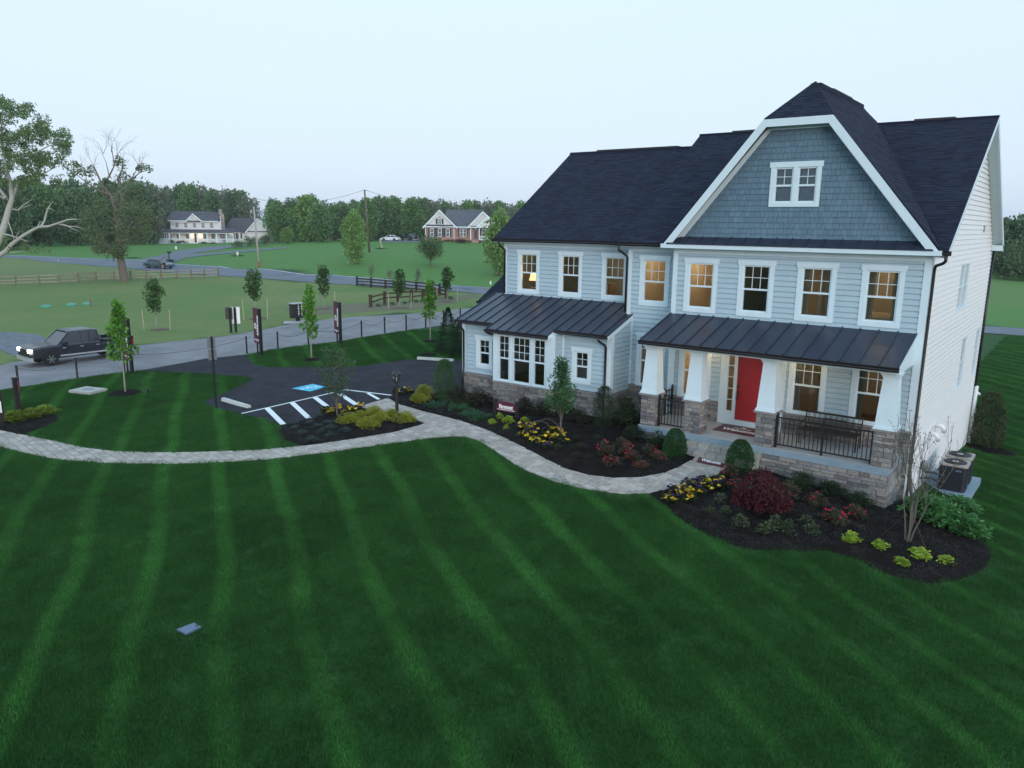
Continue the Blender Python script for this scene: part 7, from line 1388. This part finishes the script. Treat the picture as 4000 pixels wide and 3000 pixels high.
f = FarHouse('farmhouse', 'white two-storey farmhouse with a wraparound porch and stone chimney', 760, 950)
fx = lambda x: 600+x*.22604
fz = lambda y: 780+y*.22604
Yp = -2.6
f.box('wall', fx(345), fx(1160), fz(760), fz(378), 0, 8.5, CLAP); f.slope(fx(320), fx(1112), fz(378), -.5, fz(212), 4.2, FROOF, fx(372), fx(1165)); f.slope(fx(372), fx(1165), fz(212), 4.2, fz(378), 9, FROOF, fx(320), fx(1215)); m = MB(); m.prism([(f.X(fx(1160)), 0, f.Z(fz(378))), (f.X(fx(1160)), 8.5, f.Z(fz(378))), (f.X(fx(1160)), 4.2, f.Z(fz(222)))], (-.2, 0, 0)); part('wall', m, CLAP, f.t, world=False)
f.gable(fx(592), fx(845), fx(710), fz(378), fz(256), -.25, 3.6, CLAP, FROOF, .25); f.box('eave_board', fx(318), fx(590), fz(388), fz(372), -.55, -.45, WHITE); f.box('eave_board', fx(850), fx(1110), fz(388), fz(372), -.55, -.45, WHITE)
for x in (450, 588, 726, 864, 1002): f.win(fx(x-25), fx(x+25), fz(408), fz(485), -.02)
f.slope(fx(118), fx(1340), fz(562), Yp-.3, fz(514), .3, FROOF, fx(210), fx(1260)); f.box('porch_beam', fx(150), fx(1335), fz(585), fz(563), Yp-.1, Yp+.15, WHITE); f.box('porch_floor', fx(150), fx(1335), fz(765), fz(742), Yp, 0, WHITE)
for x in (160, 320, 480, 638, 755, 912, 1068, 1225, 1335): f.box('porch_post', fx(x-9), fx(x+9), fz(745), fz(583), Yp-.05, Yp+.15, WHITE)
for a, b in ((170, 310), (330, 470), (490, 628), (765, 902), (922, 1058), (1078, 1215), (1235, 1325)): f.box('railing', fx(a), fx(b), fz(684), fz(676), Yp, Yp+.08, WHITE); [f.box('baluster', fx(x), fx(x+5), fz(742), fz(684), Yp+.02, Yp+.06, WHITE) for x in range(a+8, b-8, 22)]
f.box('wall', fx(165), fx(365), fz(745), fz(585), -1.4, 2, CLAP); 
for x in (185, 222, 260, 300, 346): f.win(fx(x-13), fx(x+13), fz(585), fz(665), -1.43)
for x in (458, 605, 880, 1015): f.win(fx(x-20), fx(x+20), fz(588), fz(668), -.02, SHUT)
f.win(fx(1125), fx(1210), fz(588), fz(672), -.02); f.box('door', fx(712), fx(748), fz(742), fz(588), -.06, .0, SHUT); f.box('steps', fx(640), fx(760), fz(768), fz(745), Yp-1.0, Yp, WHITE); f.box('chimney', fx(1150), fx(1220), fz(740), fz(250), 2.2, 3.6, CHIM); f.box('chimney', fx(1135), fx(1192), fz(260), fz(172), 2.3, 3.5, CHIM); f.box('chimney_cap', fx(1145), fx(1172), fz(172), fz(130), 2.7, 3.1, BLACK)
for x, y in ((672, 620), (812, 618)): o = f.box('wall_lamp', fx(x-7), fx(x+7), fz(y+12), fz(y-8), -.2, -.04, LITW); p = np.array(f.t.matrix_basis @ Vector((f.X(fx(x)), -.6, f.Z(fz(y))))); lamp('wall_lamp_light', tuple(p), 45, .15, (1, .68, .34))
f.box('wall', fx(1225), fx(1580), fz(760), fz(548), 2.0, 7, CLAP); f.slope(fx(1220), fx(1560), fz(552), 1.6, fz(492), 5, FROOF); f.box('wall_lamp', fx(1318), fx(1336), fz(588), fz(570), 1.7, 1.95, LITW)
for a, b in ((1342, 1368), (1398, 1432), (1478, 1494)): f.win(fx(a), fx(b), fz(585), fz(668), 1.96, SHUT)
f.box('wall', fx(1565), fx(2010), fz(760), fz(552), 1.0, 9, CLAP); f.gable(fx(1562), fx(2015), fx(1768), fz(552), fz(318), 1.0, 8.0, CLAP, FROOF, .35, skew=-.85); f.box('pent_strip', fx(1590), fx(1990), fz(552), fz(540), .7, .98, FROOF)
shrubs('far_shrub', 'dome', R_BARB, [(*ZF(495, 768), 50, 25, 'large dark burgundy shrub left of the farmhouse steps'), (*ZF(1042, 768), 30, 13, 'small dark mound right of the farmhouse steps')], 'dark', 'shrub'); shrubs('far_shrub', 'dome', G_DARK, [(*ZF(868, 768), 42, 18, 'rounded dark green shrub right of the farmhouse steps'), (*ZF(305, 768), 28, 22, 'loose grey-green shrub at the left end of the farmhouse porch')], 'dark', 'shrub')
shrubs('hedge_tree', 'dome', G_F[0], [(*ZF(1450, 845), 50, 44), (*ZF(1620, 825), 44, 50), (*ZF(1740, 810), 40, 44), (*ZF(1870, 795), 40, 46), (*ZF(2010, 770), 44, 42), (1076, 952, 36, 34), (1104, 950, 30, 26)], 'dark green rounded bush in the farmhouse hedge row', 'shrub', 'dark bushes of the farmhouse hedge row')
b = at(1044, 962); H = up_at(b, 1044, 922); make_tree('small_tree', 'small umbrella-shaped tree before the farmhouse hedge row', 'tree', b, H, H*.5, 16/FPX*dist(b), 'round', 20, .5, 50, .25, G_F[3], BARK, .1, 170)
B2_ = FarHouse('brick_house', 'pink brick house with white gables and dark shutters beyond the far lawn', 1790, 944); bx = lambda x: 1600+x*.18083; bz = lambda y: 780+y*.18083; g = B2_
g.box('wall', bx(335), bx(1005), bz(905), bz(605), 0, 10, BRICK); g.box('wall', bx(1005), bx(2000), bz(905), bz(605), 1.6, 10, BRICK); g.gable(bx(320), bx(1000), bx(650), bz(590), bz(248), -.05, 8, CLAP, FROOF2, .4); g.box('pent_strip', bx(335), bx(965), bz(592), bz(552), -.35, -.08, FROOF); g.box('eave_board', bx(300), bx(1690), bz(608), bz(588), -.45, -.3, WHITE)
g.slope(bx(700), bx(1720), bz(592), 1.2, bz(218), 6.5, FROOF2, bx(790), bx(1585)); g.slope(bx(1585), bx(1590), bz(218), 6.5, bz(592), 11, FROOF2, bx(1900), bx(2050)); g.gable(bx(1262), bx(1960), bx(1580), bz(592), bz(268), 1.0, 7, CLAP, FROOF2, .35); g.gable(bx(1440), bx(1900), bx(1668), bz(592), bz(380), -.1, 3, CLAP, FROOF2, .3); g.box('pent_strip', bx(1300), bx(1880), bz(592), bz(568), .6, .95, FROOF)
for x in (487, 657, 826): g.win(bx(x-33), bx(x+33), bz(638), bz(800), -.03, shutters=True)
g.win(bx(1092), bx(1150), bz(642), bz(790), 1.57); g.win(bx(1165), bx(1222), bz(642), bz(790), 1.57); [g.box('shutter', bx(a), bx(a+32), bz(800), bz(640), 1.52, 1.6, SHUT) for a in (1050, 1228)]
g.win(bx(622), bx(688), bz(425), bz(535), -.09, shutters=True); m = MB(); m.lathe([(.42, -.02), (.42, .02)], 18, (g.X(bx(655)), -.12, g.Z(bz(418))), 'y'); part('arched_pane', m, FGL, g.t, world=False); m = MB(); m.lathe([(.3, -.02), (.3, .02)], 16, (g.X(bx(1680)), -.18, g.Z(bz(485))), 'y'); part('round_vent', m, SHUT, g.t, world=False)
RDOOR = pmat('dark_red_door', (.10, .012, .018), .5); g.box('door', bx(1395), bx(1468), bz(845), bz(672), 1.5, 1.58, RDOOR); g.box('door_frame', bx(1362), bx(1482), bz(850), bz(655), 1.56, 1.599, CAPST); [g.box('porch_post', bx(x-9), bx(x+9), bz(865), bz(605), -.2, .0, WHITE) for x in (1320, 1505, 1880)]; g.box('steps', bx(1330), bx(1490), bz(925), bz(862), -1.2, 1.5, BRICK); g.box('porch_floor', bx(1495), bx(1900), bz(870), bz(856), -.2, 1.6, WHITE); g.box('railing', bx(1515), bx(1870), bz(795), bz(785), -.15, -.05, WHITE); [g.box('baluster', bx(x), bx(x+5), bz(858), bz(795), -.13, -.07, WHITE) for x in range(1520, 1870, 18)]; g.win(bx(1570), bx(1640), bz(645), bz(790), 1.57, shutters=True); g.box('downspout', bx(345), bx(356), bz(905), bz(605), -.15, -.02, WHITE); g.box('downspout', bx(955), bx(966), bz(850), bz(605), -.15, -.02, WHITE)
shrubs('far_shrub', 'dome', R_BARB, [(*(bx(1140), bz(950)), 62, 31, 'large burgundy shrub before the brick house door')], '', 'shrub'); shrubs('far_shrub', 'dome', G_DARK, [(bx(762), bz(915), 17, 13), (bx(838), bz(915), 17, 13), (bx(920), bz(915), 17, 13)], 'clipped round shrub at the brick house wall', 'shrub', 'round shrubs at the brick house')
m = MB(); q = [at(*p) for p in ((1480, 940), (1640, 938), (1640, 947), (1560, 947), (1490, 946))]
draped('driveway', [tuple(p[:2]) for p in q], .07, 3, GRAVEL)

# ================================================================== GRASS OF THE FRONT LAWN
grs = np.random.RandomState(5); gv = 0.30
def blade_patch(seed, n=200, s=.42, hh=.055):
    rs = np.random.RandomState(seed); p = (rs.rand(n, 2)-.5)*s*1.15; a = rs.rand(n)*2*pi; H = hh*(.6+.7*rs.rand(n)); w = .0055; d = np.c_[np.cos(a), np.sin(a)]; ln = np.c_[rs.normal(size=n)*.35, rs.normal(size=n)*.35]*H[:, None]; V = np.zeros((n, 3, 3)); V[:, 0, :2] = p-d*w; V[:, 1, :2] = p+d*w; V[:, 2, :2] = p+ln; V[:, 2, 2] = H; V[:, :2, 2] = -.01
    me = bpy.data.meshes.new('blade_patch'); me.from_pydata(V.reshape(-1, 3).tolist(), [], [(3*i, 3*i+1, 3*i+2) for i in range(n)]); return me
def lawnblade():
    m = leafmat('lawn_blade', (.030, .116, .021), (.038, .136, .027), rnd=.0, rough=.6, tl=.25, var=.2, scale=.4); t = m.node_tree; b = t.nodes['Principled BSDF']; N = t.nodes.new; Lk = t.links.new; src = b.inputs['Base Color'].links[0].from_socket
    geo = N('ShaderNodeNewGeometry'); vm = N('ShaderNodeVectorMath'); vm.operation = 'DOT_PRODUCT'; vm.inputs[1].default_value = (.535, .845, 0); nz = N('ShaderNodeTexNoise'); nz.inputs['Scale'].default_value = .16; nz.inputs['Detail'].default_value = 3; Lk(geo.outputs['Position'], nz.inputs['Vector']); Lk(geo.outputs['Position'], vm.inputs[0])
    a = N('ShaderNodeMath'); a.operation = 'MULTIPLY_ADD'; a.inputs[1].default_value = .9; Lk(nz.outputs[0], a.inputs[0]); Lk(vm.outputs['Value'], a.inputs[2]); s = N('ShaderNodeMath'); s.operation = 'MULTIPLY'; s.inputs[1].default_value = 2*pi/1.5; Lk(a.outputs[0], s.inputs[0]); si = N('ShaderNodeMath'); si.operation = 'SINE'; Lk(s.outputs[0], si.inputs[0])
    mr = N('ShaderNodeMapRange'); mr.inputs[1].default_value = .52; mr.inputs[2].default_value = .96; mr.inputs[3].default_value = .88; mr.inputs[4].default_value = 1.50; Lk(si.outputs[0], mr.inputs[0])  # mowing stripes: light off differently bent blades, put into the colour as bands
    n4 = N('ShaderNodeTexNoise'); n4.inputs['Scale'].default_value = .22; n4.inputs['Detail'].default_value = 3; Lk(geo.outputs['Position'], n4.inputs['Vector']); m4 = N('ShaderNodeMapRange'); m4.inputs[1].default_value = .35; m4.inputs[2].default_value = .65; m4.inputs[3].default_value = 1.20; m4.inputs[4].default_value = 1.68; Lk(n4.outputs[0], m4.inputs[0]); Lk(m4.outputs[0], mr.inputs[4])
    n2 = N('ShaderNodeTexNoise'); n2.inputs['Scale'].default_value = 1.3; n2.inputs['Detail'].default_value = 9; n2.inputs['Roughness'].default_value = .72; Lk(geo.outputs['Position'], n2.inputs['Vector']); m2 = N('ShaderNodeMapRange'); m2.inputs[1].default_value = .32; m2.inputs[2].default_value = .68; m2.inputs[3].default_value = .74; m2.inputs[4].default_value = 1.30; Lk(n2.outputs[0], m2.inputs[0]); mu = N('ShaderNodeMath'); mu.operation = 'MULTIPLY'; Lk(mr.outputs[0], mu.inputs[0]); Lk(m2.outputs[0], mu.inputs[1])
    oi = N('ShaderNodeObjectInfo'); m3 = N('ShaderNodeMapRange'); m3.inputs[3].default_value = .62; m3.inputs[4].default_value = 1.48; Lk(geo.outputs['Random Per Island'], m3.inputs[0]); mu2 = N('ShaderNodeMath'); mu2.operation = 'MULTIPLY'; Lk(mu.outputs[0], mu2.inputs[0]); Lk(m3.outputs[0], mu2.inputs[1])
    hs = N('ShaderNodeHueSaturation'); Lk(mu2.outputs[0], hs.inputs['Value']); Lk(src, hs.inputs['Color']); tr = [n for n in t.nodes if n.type == 'BSDF_TRANSLUCENT'][0]
    Lk(hs.outputs[0], b.inputs['Base Color']); Lk(hs.outputs[0], tr.inputs['Color']); return m
BLADE = lawnblade(); patches = []
pcol = bpy.data.collections.new('blade_patches')
for k in range(4): me = blade_patch(300+k); me.materials.append(BLADE); o = bpy.data.objects.new('blade_patch', me); pcol.objects.link(o)
# lawn cells in view within reach, leaving out every paved or planted area
st_ = .25; gx, gy = np.meshgrid(np.arange(-46, 30, st_), np.arange(-24, 58, st_)); C_ = np.c_[gx.ravel(), gy.ravel()]+st_/2
zz = hv(C_); V3 = np.c_[C_, zz]-CAM; dd = V3@CF; uu = V3@CR/np.maximum(dd, .1)*FPX; vv = -(V3@CU)/np.maximum(dd, .1)*FPX
keep = (dd > 5) & ((dd < 46) | ((C_[:, 0] > -2) & (dd < 84))) & (np.abs(uu) < 2350) & (vv < 1900)
for pl in (BACKROAD, WALK, BED1, BED2, BED3, BED4, LOT, ROAD, SIDEDRIVE, FIELD, HOUSEPRINT, *TREEBEDS):
    P = np.array(pl); bb = (C_[:, 0] > P[:, 0].min()-.5) & (C_[:, 0] < P[:, 0].max()+.5) & (C_[:, 1] > P[:, 1].min()-.5) & (C_[:, 1] < P[:, 1].max()+.5) & keep; idx = np.where(bb)[0]; 
    if len(idx): keep[idx[np.any([inpoly(C_[idx]+np.array(e_)*.13, pl) for e_ in ((1, 0), (-1, 0), (0, 1), (0, -1))], axis=0)]] = False
lid = np.array([p[:2] for p in (at(691, 2468), at(727, 2487), at(786, 2457), at(758, 2441))]); keep &= ~(np.hypot(*(C_-lid.mean(0)).T) < .34)
keep &= ~((np.abs(C_[:, 0]-.75) < .85) & (np.abs(C_[:, 1]-3.7) < 1.4))
K = C_[keep]; m = MB(); hs_ = st_/2
Q = np.concatenate([K+np.array(o_)*hs_ for o_ in ((-1, -1), (1, -1), (1, 1), (-1, 1))]); ZQ = hv(Q)+.006; n = len(K); m.v = [(x, y, z_) for (x, y), z_ in zip(Q, ZQ)]; m.f = [(i, n+i, 2*n+i, 3*n+i) for i in range(n)]
gob = part('lawn_grass', m, GROUND, None, kind='stuff'); zc = gob.data.color_attributes.new('zone', 'FLOAT_COLOR', 'POINT'); zc.data.foreach_set('color', np.tile(np.array([0, 0, 0, 1], np.float32), len(m.v)))
def scatter(ob, coll, density, smin, smax):
    ng = bpy.data.node_groups.new('scatter', 'GeometryNodeTree'); ng.interface.new_socket('Geometry', in_out='INPUT', socket_type='NodeSocketGeometry'); ng.interface.new_socket('Geometry', in_out='OUTPUT', socket_type='NodeSocketGeometry')
    N = ng.nodes.new; Lk = ng.links.new; gi, go = N('NodeGroupInput'), N('NodeGroupOutput'); dp = N('GeometryNodeDistributePointsOnFaces'); dp.inputs['Density'].default_value = density; ci = N('GeometryNodeCollectionInfo'); ci.inputs['Collection'].default_value = coll; ci.inputs['Separate Children'].default_value = True; ci.inputs['Reset Children'].default_value = True
    io = N('GeometryNodeInstanceOnPoints'); io.inputs['Pick Instance'].default_value = True; rv = N('FunctionNodeRandomValue'); rv.data_type = 'FLOAT_VECTOR'; rv.inputs[1].default_value = (0, 0, 6.283); rr_ = N('FunctionNodeRotateRotation'); rr_.rotation_space = 'LOCAL'; sc = N('FunctionNodeRandomValue'); sc.inputs[2].default_value = smin; sc.inputs[3].default_value = smax; jn = N('GeometryNodeJoinGeometry')
    e2 = N('FunctionNodeEulerToRotation'); Lk(rv.outputs[0], e2.inputs[0]); Lk(gi.outputs[0], dp.inputs[0]); Lk(dp.outputs['Points'], io.inputs['Points']); Lk(ci.outputs[0], io.inputs['Instance']); Lk(dp.outputs['Rotation'], rr_.inputs[0]); Lk(e2.outputs[0], rr_.inputs[1]); Lk(rr_.outputs[0], io.inputs['Rotation']); Lk(sc.outputs[1], io.inputs['Scale']); Lk(io.outputs[0], jn.inputs[0]); Lk(gi.outputs[0], jn.inputs[0]); Lk(jn.outputs[0], go.inputs[0])
    ob.modifiers.new('scatter', 'NODES').node_group = ng
scatter(gob, pcol, 24, .8, 1.25)
# bark chips on the mulch
CHIP = ramp_rnd('bark_chip', [(.007, .006, .006), (.014, .011, .010), (.004, .0035, .0035), (.026, .019, .016), (.009, .007, .007)], .95, .3, 60, .3, 30); ccol = bpy.data.collections.new('chip_patches')
for k in range(3):
    rs = np.random.RandomState(400+k); m = MB()
    for i in range(46):
        x, y = (rs.rand(2)-.5)*.34; a = rs.rand()*6.28; L_, w_ = rs.uniform(.02, .06), rs.uniform(.008, .02); tz = rs.uniform(-.3, .5); d = np.array((cos(a), sin(a), tz))*L_; q = np.array((-sin(a), cos(a), rs.normal()*.3))*w_; p = np.array((x, y, rs.uniform(.0, .015))); m.add([p-d/2-q/2, p+d/2-q/2, p+d/2+q/2, p-d/2+q/2], [(0, 1, 2, 3)])
    ccol.objects.link(bpy.data.objects.new('chip_patch', mesh('chip_patch', m, CHIP)))
for o in [o for o in COL.objects if o.name.startswith('planting_bed')]: scatter(o, ccol, 15, .8, 1.2); o['kind'] = 'stuff'

# ================================================================== EVENING HAZE
hz = MB(); hz.box((-5400, -5400, -12), (5400, 5400, 34)); hm = bpy.data.materials.new('haze'); hm.use_nodes = True; t = hm.node_tree; t.nodes.clear(); o_ = t.nodes.new('ShaderNodeOutputMaterial'); pv = t.nodes.new('ShaderNodeVolumePrincipled'); pv.inputs['Color'].default_value = (.86, .92, 1, 1); pv.inputs['Density'].default_value = .00018; t.links.new(pv.outputs[0], o_.inputs['Volume']); part('haze', hz, hm, None, kind='stuff')
